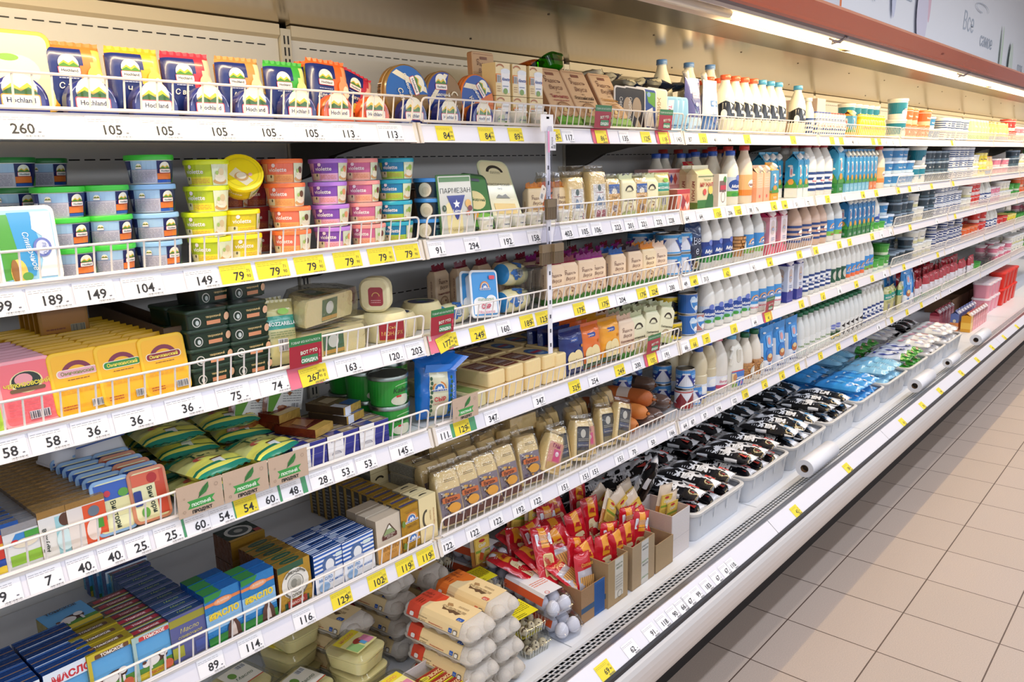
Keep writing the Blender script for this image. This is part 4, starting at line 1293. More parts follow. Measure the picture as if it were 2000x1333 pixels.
KINDS['goldmilk'] = brick(.072, .120, .030, 'c69a34', 'c89c38', '55504a', lambda d, w, h: d.add(d_sun(.040), 0, h*.66).text('МАСЛО', 0, h*.50, .009, '5a3a20', w=w*.5).add(d_sun(.040), 0, h*.22).ell(-w*.42, h*.64, .006, .009, '6a8a3a').ell(-w*.42, h*.14, .006, .009, '6a8a3a').lines(-w*.3, h*.86, w*.3, h*.90, 1, '6a4a20'),
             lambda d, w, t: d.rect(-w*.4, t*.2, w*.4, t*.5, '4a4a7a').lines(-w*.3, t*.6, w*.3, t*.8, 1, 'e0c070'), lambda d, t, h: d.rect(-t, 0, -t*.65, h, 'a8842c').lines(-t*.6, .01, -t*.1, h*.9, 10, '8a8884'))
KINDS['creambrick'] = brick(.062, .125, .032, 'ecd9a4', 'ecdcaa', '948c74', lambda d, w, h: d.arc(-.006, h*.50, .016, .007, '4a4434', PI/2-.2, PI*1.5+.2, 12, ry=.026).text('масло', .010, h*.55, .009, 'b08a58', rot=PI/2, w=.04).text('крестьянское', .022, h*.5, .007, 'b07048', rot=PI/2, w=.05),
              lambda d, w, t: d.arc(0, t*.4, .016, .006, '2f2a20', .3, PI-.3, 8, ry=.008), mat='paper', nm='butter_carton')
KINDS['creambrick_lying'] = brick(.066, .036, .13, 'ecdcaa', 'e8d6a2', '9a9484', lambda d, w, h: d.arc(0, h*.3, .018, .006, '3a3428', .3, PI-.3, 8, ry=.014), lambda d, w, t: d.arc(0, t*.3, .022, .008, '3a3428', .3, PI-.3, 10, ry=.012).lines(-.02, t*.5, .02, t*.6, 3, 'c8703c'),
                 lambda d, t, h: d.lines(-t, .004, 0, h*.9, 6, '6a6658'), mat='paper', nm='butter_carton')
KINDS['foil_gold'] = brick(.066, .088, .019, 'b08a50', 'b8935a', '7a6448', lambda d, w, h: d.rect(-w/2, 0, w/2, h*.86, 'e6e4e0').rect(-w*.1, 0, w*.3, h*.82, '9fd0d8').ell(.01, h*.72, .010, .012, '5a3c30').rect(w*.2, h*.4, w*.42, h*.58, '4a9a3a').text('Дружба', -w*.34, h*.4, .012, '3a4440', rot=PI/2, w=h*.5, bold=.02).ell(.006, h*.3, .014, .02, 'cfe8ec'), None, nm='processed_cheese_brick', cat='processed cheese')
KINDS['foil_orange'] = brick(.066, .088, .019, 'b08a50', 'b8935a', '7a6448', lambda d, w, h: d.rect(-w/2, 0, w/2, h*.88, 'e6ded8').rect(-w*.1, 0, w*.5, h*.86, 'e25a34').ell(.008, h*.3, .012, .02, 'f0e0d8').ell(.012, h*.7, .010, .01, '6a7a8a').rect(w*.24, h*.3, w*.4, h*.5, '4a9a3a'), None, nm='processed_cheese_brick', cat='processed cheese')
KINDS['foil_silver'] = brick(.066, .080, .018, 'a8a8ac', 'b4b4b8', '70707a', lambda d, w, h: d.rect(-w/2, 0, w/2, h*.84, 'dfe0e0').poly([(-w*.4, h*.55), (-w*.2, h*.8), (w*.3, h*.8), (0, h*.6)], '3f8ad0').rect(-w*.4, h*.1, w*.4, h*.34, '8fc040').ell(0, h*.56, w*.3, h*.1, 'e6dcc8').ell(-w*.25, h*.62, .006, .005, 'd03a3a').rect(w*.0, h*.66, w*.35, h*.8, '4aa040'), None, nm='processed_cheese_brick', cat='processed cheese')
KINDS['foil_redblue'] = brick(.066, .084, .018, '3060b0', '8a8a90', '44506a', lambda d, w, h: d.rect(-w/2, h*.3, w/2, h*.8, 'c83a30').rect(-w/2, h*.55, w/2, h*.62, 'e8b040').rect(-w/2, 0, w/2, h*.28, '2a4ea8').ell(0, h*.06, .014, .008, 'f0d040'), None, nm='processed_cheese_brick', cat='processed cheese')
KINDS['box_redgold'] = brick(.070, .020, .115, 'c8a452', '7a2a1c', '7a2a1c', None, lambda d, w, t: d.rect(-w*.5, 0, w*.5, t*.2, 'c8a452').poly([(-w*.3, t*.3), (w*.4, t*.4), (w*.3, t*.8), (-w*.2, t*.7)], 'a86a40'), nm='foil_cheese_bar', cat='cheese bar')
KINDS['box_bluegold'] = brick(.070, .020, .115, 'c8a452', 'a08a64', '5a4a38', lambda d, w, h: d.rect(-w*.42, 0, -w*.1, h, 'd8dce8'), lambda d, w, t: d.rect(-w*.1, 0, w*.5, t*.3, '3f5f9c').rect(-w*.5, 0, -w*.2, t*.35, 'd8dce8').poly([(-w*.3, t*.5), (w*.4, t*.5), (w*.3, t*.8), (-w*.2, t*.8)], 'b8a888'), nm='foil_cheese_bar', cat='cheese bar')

def dr_curd(d, w, h):
  d.rect(-w/2, 0, -w*.0, h, 'f2f2f4').rect(0, 0, w/2, h, '2b318c')
  for (x, z) in ((-w*.24, h*.5),):
    d.arc(x, z-.004, w*.15, .0012, '2c3a7a', 0, PI, 10, ry=h*.28)
    for i in range(3):
      d.rect(x-w*.13+i*.001, z-.002+i*h*.07, x+w*.13-i*.001, z-.0012+i*h*.07, '2c3a7a')
  return d

KINDS['curd_box'] = brick(.088, .060, .030, 'f2f2f4', '7a6a58', '2b318c', dr_curd, lambda d, w, t: d.rect(-w*.4, t*.1, 0, t*.8, '2c3a8a').rect(0, t*.2, w*.4, t*.7, 'c8b490'), mat='paper', nm='curd_bar_box', cat='curd bar')

@kind
def lux_box():
  g = G().rbox(-.045, .045, 0, .03, 0, .062, 'e3d52c', 'paper', r=.003)
  d = D().rect(-.045, .002, .045, .028, 'a83028').text('ЛЮКС', .012, .006, .017, 'f4dca0', w=.05, bold=.05).ell(-.024, .012, .016, .010, 'e8dc50').lines(-.036, .008, -.014, .018, 2, '4a3a20')
  g.decal(d, Mtop(0, 0, .062))
  return 'margarine_carton', 'carton', [('margarine_carton', g)]
# ------------------------------------------------------------------ bottles, jugs, cans, cartons
def bottle(cap, draw, r=.038, h=.235, liquid='f2ecd8', neck=.016, capr=.0205, caph=.015, waist=False, nm='milk_bottle', shoulder=.52, clearneck=True, cat='bottle', mat='milk'):
  def f():
    n = 22
    s = shoulder
    if waist:
      prof = [(r*.9, 0), (r, .006), (r, h*.50), (r*.90, h*.515), (r*.92, h*.53), (r*1.0, h*.62), (r*.98, h*.72), (r*.8, h*.82), (r*.52, h*.90), (neck, h*.945), (neck, h-caph*.5)]
    else:
      prof = [(r*.9, 0), (r, .006), (r, h*s), (r*.97, h*(s+.08)), (r*.88, h*(s+.17)), (r*.66, h*(s+.27)), (max(r*.47, neck*1.05), h*(s+.345)), (neck, h*.915), (neck, h*.95), (neck, h-caph*.5)]
    cols = [liquid]*(len(prof)-1)
    if clearneck:
      cols[-2:] = ['dcd8d0', 'dcd8d0']
    g = G().lathe(prof, cols, mat, n=n, cy=r)
    c = G().lathe([(capr*.98, h-caph), (capr, h-caph+.001), (capr, h-.002), (capr*.93, h)], cap, 'plastic', n=18, cy=r)
    c.lathe([(capr*1.03, h-caph-.004), (capr*1.03, h-caph-.001)], cap, 'plastic', n=18, cy=r)

    def rad(z):
      for i in range(len(prof)-1):
        if prof[i][1] <= z <= prof[i+1][1] and prof[i+1][1] > prof[i][1]:
          t = (z-prof[i][1])/(prof[i+1][1]-prof[i][1])
          return prof[i][0]+(prof[i+1][0]-prof[i][0])*t
      return r
    lab = G().decal(draw(D(), r, h), Mcyl(rad, cy=r), strip=.009)
    return nm, cat, [(nm, g), ('screw_cap', c), ('label', lab)]
  return f

def cowspots(d, x0, x1, z0, z1, n, seed, col='16161a'):
  rr_ = random.Random(seed)
  for i in range(n):
    x, z = rr_.uniform(x0, x1), rr_.uniform(z0, z1)
    a, b = rr_.uniform(.012, .022), rr_.uniform(.007, .014)
    ph = rr_.uniform(0, 6)
    k = [1+.22*math.sin(3*j*PI/7+ph)+.12*math.sin(5*j*PI/7+ph) for j in range(14)]
    d.poly([(x+a*k[j]*math.cos(j*PI/7), z+b*k[j]*math.sin(j*PI/7)) for j in range(14)], col)
  return d

def dl_milk(strip_c=None):
  def f(d, r, h):
    c = 2*PI*r
    z0, z1 = h*.25, h*.53
    d.poly([(-c/2, z0), (c/2, z0), (c/2, z1), (c*.3, z1-.012), (c*.14, z1+.006), (-.0, z1-.006), (-c*.16, z1+.008), (-c*.34, z1-.01), (-c/2, z1)], '15151a')
    d.poly([(-.022, z1+.002), (.0, z1-.018), (.026, z1-.012), (.034, z0+.03), (.02, z0+.012), (-.012, z0+.02)], 'f2f0ea').ell(-.044, z0+.02, .012, .018, 'f2f0ea').ell(.055, z0+.04, .012, .02, 'f2f0ea').ell(.004, z0+.032, .020, .022, '15151a')
    d.text('MILK', .006, z0+.024, .019, 'fafafa', w=.036, bold=.05).rect(-c/2, z0-.001, c/2, z0+.004, 'f2ece0').text('молоко', .004, z0+.006, .008, 'f6f2ec', w=.036)
    if strip_c:
      d.rect(.018, z0-.006, .05, z0+.004, strip_c)
    return d
  return f

def dl_plain(c1, c2, name, nc='ffffff', z=(.12, .45), deco=None, stripes=None, badge=True):
  def f(d, r, h):
    c = 2*PI*r
    z0, z1 = h*z[0], h*z[1]
    d.rect(-c/2, z0, c/2, z1, c1)
    if stripes:
      d.stripes(-c/2, z0, c/2, z1, 4, stripes)
    else:
      d.rect(-c/2, z0, c/2, z0+(z1-z0)*.28, c2)
    m = (z0+z1)/2
    if deco == 'wave':
      d.ell(-.012, m+.008, .030, .020, '25499a').ell(.018, m+.004, .024, .018, '25499a').ell(0, z1-.004, .013, .012, '6f7fc8').text(name, 0, m-.004, .021, nc, w=.062, shear=.25, bold=.03).ell(-.016, z0+.008, .014, .008, '3f9a3c').ell(.02, z0+.007, .014, .008, '3f9a3c')
      return d
    if deco == 'sun':
      d.add(d_sun(.046), 0, m+.002).text(name, 0, z0+.004, .011, 'c83050', w=.05, bold=.03)
      return d
    if deco == 'ring':
      d.ell(0, m, .020, .024, 'ece8dc').arc(0, m, .017, .002, '6a6a5a', 0, 2*PI, 14, ry=.021).ell(0, m, .010, .013, 'b8b4a4')
      return d
    if deco == 'basket':
      for i in range(6):
        for j in range(7):
          d.rect(-c/2+j*c/7+.001+(i % 2)*.006, z0+i*(z1-z0)/6+.001, -c/2+(j+1)*c/7-.003+(i % 2)*.006, z0+(i+.8)*(z1-z0)/6, 'c08a50')
      d.ell(.014, m, .018, .022, 'ece8dc').arc(.014, m, .015, .002, '6a6a5a', 0, 2*PI, 14, ry=.019)
      return d
    if deco == 'cloud':
      d.ell(-.02, m+.012, .012, .005, 'f0f4f8').ell(.02, m+.018, .010, .004, 'f0f4f8').rect(-c/2, z0, c/2, z0+(z1-z0)*.3, '5aa83c').ell(0, m-.006, .013, .011, 'e2a04c').add(d_sun(.034), 0, m+.010)
      return d
    if badge:
      d.ell(0, m+.006, .020, .016, 'f4f2ec')
    d.text(name, 0, m-.002, .013, nc, w=.05, bold=.03)
    return d
  return f

KINDS['mb_orange'] = bottle('e8623c', dl_milk('f0947c'), h=.225)
KINDS['mb_blue'] = bottle('4a9ac8', dl_milk('8ac0e0'), h=.225)
KINDS['mb_tallblue'] = bottle('5a86c0', lambda d, r, h: d.rect(-r*3, h*.1, r*3, h*.45, 'eef0f4').text('молоко', 0, h*.3, .018, '2b4a94', w=.06), r=.044, h=.285, neck=.018, capr=.021)
KINDS['mb_mol'] = bottle('2c5cc0', dl_plain('c8d4e4', '5fae40', 'Молоко', z=(.16, .52), deco='wave'), r=.036, h=.215, capr=.019)
KINDS['mb_mol_tall'] = bottle('d8d8dc', dl_plain('d4dce8', 'a8c8d8', 'Молоко', z=(.12, .44), deco='wave'), r=.039, h=.235, liquid='ece8de')
KINDS['mb_mus'] = bottle('e0e0e0', dl_plain('2d3f8a', '2f7a34', 'Муши', z=(.14, .52), deco='wave'), r=.036, h=.23, liquid='e6e2da')
KINDS['mb_orangejuice'] = bottle('d83a30', dl_plain('f2b878', 'f08a34', 'Айран', z=(.14, .5), badge=True, nc='8a3a20'), r=.037, h=.235, liquid='f0dcc0')
KINDS['mb_stripe'] = bottle('c8303a', dl_plain('f0f0f2', '26407c', 'Молоко', z=(.10, .46), stripes='27427e', nc='d8506a'), r=.048, h=.26, liquid='f0ebe0', capr=.020)
KINDS['mb_stripe_brown'] = bottle('d8ccc4', dl_plain('d8b49c', '26407c', 'Ряженка', z=(.14, .52), stripes='27427e', nc='b0503a'), r=.044, h=.235, liquid='d9b8a0')
KINDS['mb_stripe_small'] = bottle('e8e6e2', dl_plain('f0f0f2', '26407c', 'Кефир', z=(.10, .48), stripes='27427e', nc='5a6aa8'), r=.033, h=.21, liquid='e6e4da', clearneck=False)
KINDS['mb_basket'] = bottle('e4e0da', dl_plain('8f6234', 'ba8a50', '', z=(.12, .52), deco='basket'), r=.036, h=.235, liquid='e6e2da')
KINDS['mb_basket_green'] = bottle('1f6a44', dl_plain('d8a87c', 'ba8a50', '', z=(.10, .42), deco='basket'), r=.036, h=.225, liquid='ece2d0')
KINDS['mb_sun'] = bottle('e8e6e2', dl_plain('4a9ad8', 'eef2f4', 'МОЛОКО', z=(.10, .48), deco='sun'), r=.038, h=.23, liquid='e8e4da', clearneck=False)
KINDS['mb_sunblue'] = bottle('e4e4e0', dl_plain('3f92d4', '7ab648', 'КЕФИР', z=(.14, .52), deco='sun'), r=.036, h=.225, liquid='e4e2da', clearneck=False)
KINDS['mb_ring'] = bottle('e6e2dc', dl_plain('20563c', '20563c', '', z=(.10, .44), deco='ring'), r=.033, h=.21, liquid='e8e4da', clearneck=False)
KINDS['mb_orangelow'] = bottle('e6e2dc', dl_plain('3f92d4', 'e8703c', '', z=(.10, .44), deco='sun'), r=.033, h=.21, liquid='e8e4da', clearneck=False)
KINDS['mb_greencap'] = bottle('1c7048', dl_plain('e8e8e4', 'dfe6da', 'Кефир', z=(.08, .42), nc='7aa060', badge=False), r=.034, h=.225, liquid='e2e2dc', clearneck=False)
KINDS['mb_greencap_cow'] = bottle('1c7048', lambda d, r, h: cowspots(d.rect(-r*3.1, h*.08, r*3.1, h*.42, 'eceae4'), -.06, .06, h*.12, h*.38, 8, 5), r=.034, h=.225, liquid='e2e2dc', clearneck=False)
KINDS['mb_greencap_lemon'] = bottle('1c7048', lambda d, r, h: d.rect(-r*3.1, h*.08, r*3.1, h*.28, '24502c').ell(0, h*.38, .022, .014, '7480c4').text('Йогурт', 0, h*.36, .012, 'f4f4f4', w=.036).ell(-.008, h*.14, .012, .009, 'f0d030').ell(.016, h*.16, .011, .009, 'f0d030').text('Лето', 0, h*.24, .014, 'f4f4f0', w=.04), r=.034, h=.225, liquid='e2e2dc', clearneck=False)
KINDS['mb_mayo'] = bottle('2450a8', dl_plain('dfe4ec', '2c50a0', 'молоко', z=(.10, .36), nc='f4f6fa'), r=.037, h=.235, liquid='d8c9a6', waist=True, clearneck=False, capr=.018, caph=.020)
KINDS['mb_pinkcap'] = bottle('e88a9c', dl_plain('e8e6ea', 'c84a6a', 'Йогурт', z=(.10, .32), nc='c83a6a'), r=.046, h=.245, liquid='e4ddd0', capr=.022, clearneck=False)
KINDS['mb_thin_yellow'] = bottle('f2d832', dl_plain('f8e89a', 'f0c83a', 'Актив', z=(.1, .7), nc='c86a30', badge=False), r=.020, h=.10, capr=.013, liquid='f2d43c')
KINDS['mb_small_blue'] = bottle('2f4fb0', dl_plain('f0f0f4', '27427e', 'Био', z=(.1, .75), stripes='3a5490', nc='c83a50'), r=.019, h=.12, capr=.012, liquid='f2efe6')
KINDS['mb_small_red'] = bottle('d83a3c', dl_plain('f0f0f4', '27427e', 'Био', z=(.1, .75), stripes='3a5490', nc='c83a50'), r=.019, h=.12, capr=.012, liquid='f2efe6')
KINDS['mb_color'] = bottle('e8e4da', dl_plain('e86a4a', '6ab03c', 'Фрут', z=(.1, .75), nc='fff4d0', badge=False), r=.024, h=.13, capr=.014, liquid='f0d8a0')
KINDS['mb_color2'] = bottle('e8a03c', dl_plain('f2c060', '3f7fc0', 'Сок', z=(.1, .75), nc='ffffff', badge=False), r=.024, h=.13, capr=.014, liquid='f2c880')

@kind
def jug():
  h, w, t = .235, .11, .085
  g = G().loft([(0, w*.94, t*.94, .03), (.008, w, t, .034), (h*.55, w, t, .034), (h*.74, w*.92, t*.9, .04), (h*.86, w*.62, t*.66, .03), (h*.92, .036, .036, .018), (h-.008, .034, .034, .017)], 'e9e4d6', 'milk', cy=t/2, n=6)
  hd = G().wire([(-w*.30, t*.08, h*.82), (-w*.42, t*.0, h*.76), (-w*.47, -.004, h*.62), (-w*.44, .0, h*.50)], .008, 'efeade', 'milk', n=8)
  c = G().lathe([(.021, h-.016), (.021, h-.002), (.019, h)], '6ab0dc', 'plastic', n=18, cy=t/2)
  d = D().rect(-w*.36, h*.06, w*.36, h*.36, '4a7ac4').rect(-w*.36, h*.34, w*.36, h*.36, 'd8504a').rect(-w*.36, h*.06, -w*.1, h*.32, 'e8d0a0').rect(-w*.36, h*.06, 0, h*.12, '7aa048').text('молоко', .012, h*.2, .02, 'f4f6fa', w=.05, bold=.04).ell(-.018, h*.24, .012, .014, 'c88a5a').ell(.02, h*.12, .008, .008, 'b0509a')
  lab = G().decal(d, Mfront(0, -.0006, 0))
  e = G()
  e.slab(.028, .062, .004, .013, 'd6cfbe', 'milk', x=.004, z=h*.50, y=-.0015)
  return 'milk_jug', 'jug', [('milk_jug', g), ('handle', hd), ('screw_cap', c), ('label', lab), ('grip_recess', e)]

def can(draw, r=.037, h=.082, ring='b8b4ac', topc='8f8c86', bodyc='e8e8ee'):
  def f():
    g = G().lathe([(r*.985, 0), (r*1.01, .001), (r*1.01, .0035), (r, .004), (r, h-.004), (r*1.01, h-.0035), (r*1.01, h-.001), (r*.985, h), (r*.95, h), (r*.94, h-.003), (.001, h-.003)],
           [ring, ring, ring, bodyc, ring, ring, ring, ring, topc, topc], 'steel', n=26, cy=r, caps=(True, False))
    d = draw(D(), r, h)
    lab = G().decal(D().rect(-PI*r, .004, PI*r, h-.004, bodyc), Mcyl(lambda z: r, cy=r), 'paper', strip=.009)
    lab.decal(d, Mcyl(lambda z: r+.0003, cy=r), strip=.009)
    return 'condensed_milk_can', 'can', [('condensed_milk_can', g), ('paper_label', lab)]
  return f

def dc_tri(c1='24388c', c2='4a90d0', bg='eceef4'):
  def f(d, r, h):
    c = PI*r
    d.rect(-c, h*.80, c, h*.94, c2).rect(-c, .006, c, h*.14, c2)
    for k in (-1, 0, 1):
      x = k*c*.66
      d.poly([(x-.034, h*.72), (x+.034, h*.72), (x, h*.10)], c1).poly([(x-.024, h*.80), (x-.012, h*.88), (x+.012, h*.88), (x+.024, h*.80), (x+.014, h*.54), (x-.014, h*.54)], c2).lines(x-.016, h*.60, x+.016, h*.74, 2, 'e8f0fa').ell(x, h*.40, .006, .004, 'f4f4fa').ell(x, h*.24, .004, .004, 'f4f4fa')
    return d
  return f

def dc_heart(bg='2a66b4', hb='c4dcf0'):
  def f(d, r, h):
    c = PI*r
    d.rect(-c, .005, c, h-.005, bg)
    for x in (0, c*.85):
      d.poly([(x, h*.08), (x+.022, h*.36), (x+.030, h*.66), (x+.024, h*.84), (x+.012, h*.86), (x, h*.74), (x-.012, h*.86), (x-.024, h*.84), (x-.030, h*.66), (x-.022, h*.36)], hb)
      d.poly([(x, h*.14), (x+.019, h*.38), (x+.024, h*.56), (x-.024, h*.56), (x-.019, h*.38)], '3f86c8').ell(x, h*.30, .011, .009, 'ece8e4').text('МОЛОКО', x, h*.60, .012, 'f8fafc', w=.046, bold=.05)
    return d
  return f

KINDS['can_tri'] = can(dc_tri())
KINDS['can_heart'] = can(dc_heart())
KINDS['can_pinkheart'] = can(dc_heart('b87a70', 'cfe0f0'), h=.066)
KINDS['can_red'] = can(lambda d, r, h: d.rect(-.12, .005, .12, h*.3, 'a03030').poly([(-.03, h*.4), (0, h*.85), (.03, h*.4), (0, h*.1)], '8a2c34').poly([(-.08, h*.4), (-.055, h*.85), (-.03, h*.4), (-.055, h*.1)], '8a2c34').poly([(.03, h*.4), (.055, h*.85), (.08, h*.4), (.055, h*.1)], '8a2c34').rect(-.12, h*.86, .12, h*.92, 'c05048'))
KINDS['can_yellow'] = can(lambda d, r, h: cowspots(d.rect(-.12, .005, .12, h-.005, 'f2d02a').rect(-.12, h*.62, .12, h*.86, 'e8c420'), -.10, .10, h*.3, h*.6, 7, 4).text('СГУЩЁНКА', 0, h*.7, .010, '2a3a1c', w=.05, bold=.04), r=.045, h=.075)
KINDS['can_bigblue'] = can(dc_tri('2a4a9a', '3f9ad8'), r=.048, h=.078)

def carton(body, draw, w=.062, t=.062, h=.20, gable='', cap='f4f0ea', dside=None, flat=False, sidec=None, capr=.014, nm='milk_carton'):
  """gable-top carton with a tilted screw cap"""
  def f():
    gc = gable or body
    g = G().box(-w/2, w/2, 0, t, 0, h*.84, body, 'print', left=sidec or body)
    hh = h*.84
    tp = h
    g.add([(-w/2, 0, hh), (w/2, 0, hh), (w/2, t*.42, tp), (-w/2, t*.42, tp), (-w/2, t*.50, tp), (w/2, t*.50, tp), (w/2, t, hh), (-w/2, t, hh)],
       [(0, 1, 2, 3), (5, 6, 7, 4), (3, 2, 5, 4)], gc, 'print')
    g.add([(-w/2, 0, hh), (-w/2, t*.46, tp-.012), (-w/2, t, hh), (w/2, 0, hh), (w/2, t*.46, tp-.012), (w/2, t, hh)], [(0, 1, 2), (3, 5, 4)], gc, 'print')
    g.box(-w/2, w/2, t*.43, t*.49, tp-.001, tp+.010, gc, 'print')
    lab = G().decal(draw(D(), w, hh), Mfront(0, 0, 0))
    lab.decal((dside or (lambda d, w, h: draw(d, w, h)))(D(), t, hh), lambda u, v, o: (-w/2-o, t/2-u, v))
    parts = [(nm, g), ('front_print', lab)]
    if cap:
      c = G().lathe([(capr*1.08, 0), (capr*1.08, .004), (capr, .0045), (capr, .015), (capr*.9, .0165)], cap, 'plastic', n=14)
      sl = math.atan2(tp-hh, t*.42)
      c.xf(Matrix.Translation((0, t*.20, hh+(tp-hh)*.47)) @ Matrix.Rotation(sl, 4, 'X'))
      parts.append(('screw_cap', c))
    return nm, 'carton', parts
  return f

def dk_smes(c1, c2, food='e8a04c', bg='f2f4f8'):
  def f(d, w, h):
    d.rect(-w/2, 0, w/2, h, c1).rect(-w/2, 0, w/2, h*.34, c2)
    d.ell(-w*.1, h*.86, w*.2, h*.03, 'f0ece0').ell(w*.14, h*.62, w*.16, h*.03, 'f0ece0')
    d.rr(-w*.12, h*.56, w*.12, h*.84, w*.08, 'e8e2e4').ell(0, h*.70, w*.07, h*.09, 'd88a8c').ell(0, h*.42, w*.26, h*.09, food).ell(0, h*.43, w*.16, h*.05, 'f4e0a8')
    d.poly([(-w*.5, h*.30), (-w*.3, h*.46), (-w*.12, h*.34), (w*.2, h*.5), (w*.5, h*.32), (w*.5, h*.26), (-w*.5, h*.26)], '4f9a40').ell(0, h*.42, w*.22, h*.07, food)
    d.lines(-w*.24, h*.08, w*.24, h*.16, 2, 'e8f0f4')
    return d
  return f

KINDS['ct_blue'] = carton('2f9cc8', dk_smes('2f9cc8', 'f2eee6'), h=.20)
KINDS['ct_bluebig'] = carton('3fa6d0', dk_smes('3fa6d0', '2f8a3c'), w=.08, t=.07, h=.235)
KINDS['ct_thin'] = carton('3f9ed4', dk_smes('3f9ed4', '86c4dc'), w=.052, t=.05, h=.21, cap='f2e4c8')
KINDS['ct_thin_orange'] = carton('4fa0d0', dk_smes('4fa0d0', 'f08a50'), w=.052, t=.05, h=.21, cap='f2e4c8')
KINDS['ct_green'] = carton('2f80b8', dk_smes('2f80b8', '2a7a38'), w=.062, t=.06, h=.205, cap='f0ece0')
KINDS['ct_yellow'] = carton('f0a832', dk_smes('4a9ac8', 'f2a830'), w=.075, t=.07, h=.155, cap='f8f0dc', capr=.016)
KINDS['ct_peach'] = carton('f6c8a0', lambda d, w, h: d.rect(-w/2, 0, w/2, h*.5, 'f4b490').lines(-w*.3, h*.5, w*.3, h*.9, 5, 'f0dcc8').ell(0, h*.2, w*.12, h*.06, 'e8645a'), w=.062, t=.05, h=.145, cap='e8dcc8')
KINDS['ct_pink'] = carton('f0e0e2', lambda d, w, h: d.rect(-w/2, 0, w/2, h*.30, 'e86a80').rr(-w*.26, h*.54, w*.26, h*.92, w*.24, 'd8c8c0').add(d_sun(w*.4), 0, h*.68).lines(-w*.24, h*.40, w*.24, h*.5, 2, '5a7ab0').ell(-w*.1, h*.28, .006, .006, '6a3050').ell(w*.12, h*.26, .006, .006, '4a7a3c'), w=.066, t=.07, h=.215, gable='c83060', cap='f2e4e2', capr=.020, sidec='e898a4')
KINDS['ct_kefir'] = carton('dfe2ec', lambda d, w, h: d.rect(-w/2, 0, w/2, h*.30, '3a3f9a').rr(-w*.26, h*.54, w*.26, h*.92, w*.24, 'c8b8b0').add(d_sun(w*.4), 0, h*.68).lines(-w*.24, h*.40, w*.24, h*.5, 2, '2a4a90').ell(-w*.1, h*.32, .006, .006, '6a3050'), w=.066, t=.075, h=.215, gable='34358c', cap='ece6ea', capr=.020, sidec='d8dcea')
KINDS['ct_red'] = carton('e0707a', lambda d, w, h: d.rect(-w/2, 0, w/2, h*.7, 'ee8c94').rect(-w/2, h*.86, w/2, h, 'a02a3c').lines(-w*.3, h*.3, w*.3, h*.6, 3, 'c84a5a'), w=.075, t=.07, h=.15, gable='b03444', cap='f4f0f0', capr=.016)
KINDS['ct_gold'] = carton('e0a020', lambda d, w, h: d.rect(-w/2, h*.2, w/2, h*.6, 'f0c04a'), w=.075, t=.07, h=.15, cap='f4f0f0', capr=.016)
KINDS['ct_juice'] = carton('6a78b0', lambda d, w, h: d.rect(-w/2, 0, w/2, h*.5, 'e8904a').ell(0, h*.6, w*.2, h*.1, 'e8dcc0'), w=.06, t=.06, h=.16, cap='f4f0f0', capr=.014)

def doy(c1, c2, c3, h=.175, w=.10, cap='e8e2d8', style=0, spout=True):
  """stand-up pouch with a corner spout"""
  def f():
    g = G()

    def paint(u, v, fr):
      if style == 0:
        return c1 if abs(u-.5) > (v-.25)*.5 and v > .25 else (c2 if v < .62 else c3)
      return c1 if v > .35 else c2
    t = .045
    nx, nz = 10, 14
    for s_ in (-1, 1):
      vs, fs, cs = [], [], []
      for j in range(nz+1):
        v = j/nz
        for i in range(nx+1):
          u = i/nx
          k = (1-abs(2*u-1)**3)**.6*(1-v**2.5)
          vs.append(((u-.5)*w*(1-.06*v), t/2+s_*(t/2*k+.001), v*h))
      for j in range(nz):
        for i in range(nx):
          a = j*(nx+1)+i
          ff = (a, a+1, a+nx+2, a+nx+1)
          fs.append(ff if s_ < 0 else ff[::-1])
          cs.append(paint((i+.5)/nx, (j+.5)/nz, 1))
      g.add(vs, fs, cs, 'bag', True)

    def M(u, v, o):
      k = (1-min(1, abs(2*u/w))**3)**.6*(1-(v/h)**2.5)
      return (u*(1-.06*v/h), t/2-(t/2*k+.001)-o-.0006, v)
    d = D()
    if style == 0:
      d.rr(-.022, h*.62, .022, h*.80, .003, '2b3f90').lines(-.018, h*.64, .018, h*.78, 3, 'e8ecf6').ell(0, h*.52, .010, .006, 'f0e8ee').ell(0, h*.52, .008, .004, 'c84a5a').poly([(-.03, h*.62), (.03, h*.62), (0, h*.36)], '2b3f90').ell(0, h*.52, .010, .006, 'f0e8ee')
      d.text('молоко', 0, h*.10, .012, '2b3f90', w=.06)
    else:
      d.rr(-.024, h*.5, .024, h*.62, .004, '2b6ab0').text('Кубань', 0, h*.54, .010, 'f0f4fa', w=.04).ell(0, h*.40, .012, .006, 'f2f2f6').text('Сгущёнка', 0, h*.08, .013, '2b3f90', w=.07).poly([(-.03, h*.3), (.03, h*.3), (0, h*.18)], '2b4a9c')
    g.decal(d, M, eps=.0003)
    parts = [('spouted_pouch', g)]
    if spout:
      c = G().lathe([(.006, 0), (.006, .012), (.010, .013), (.010, .026), (.008, .027)], cap, 'plastic', n=12)
      c.xf(Matrix.Translation((-w*.30, t/2, h-.002)) @ Matrix.Rotation(-.7, 4, 'Y'))
      parts.append(('spout_cap', c))
    return 'spouted_pouch', 'pouch', parts
  return f

KINDS['doy_a'] = doy('5a5a94', 'a9c4e0', 'e6e8f0', style=0)
KINDS['doy_b'] = doy('e8eaf2', '2b5a9c', 'e8eaf2', style=1)

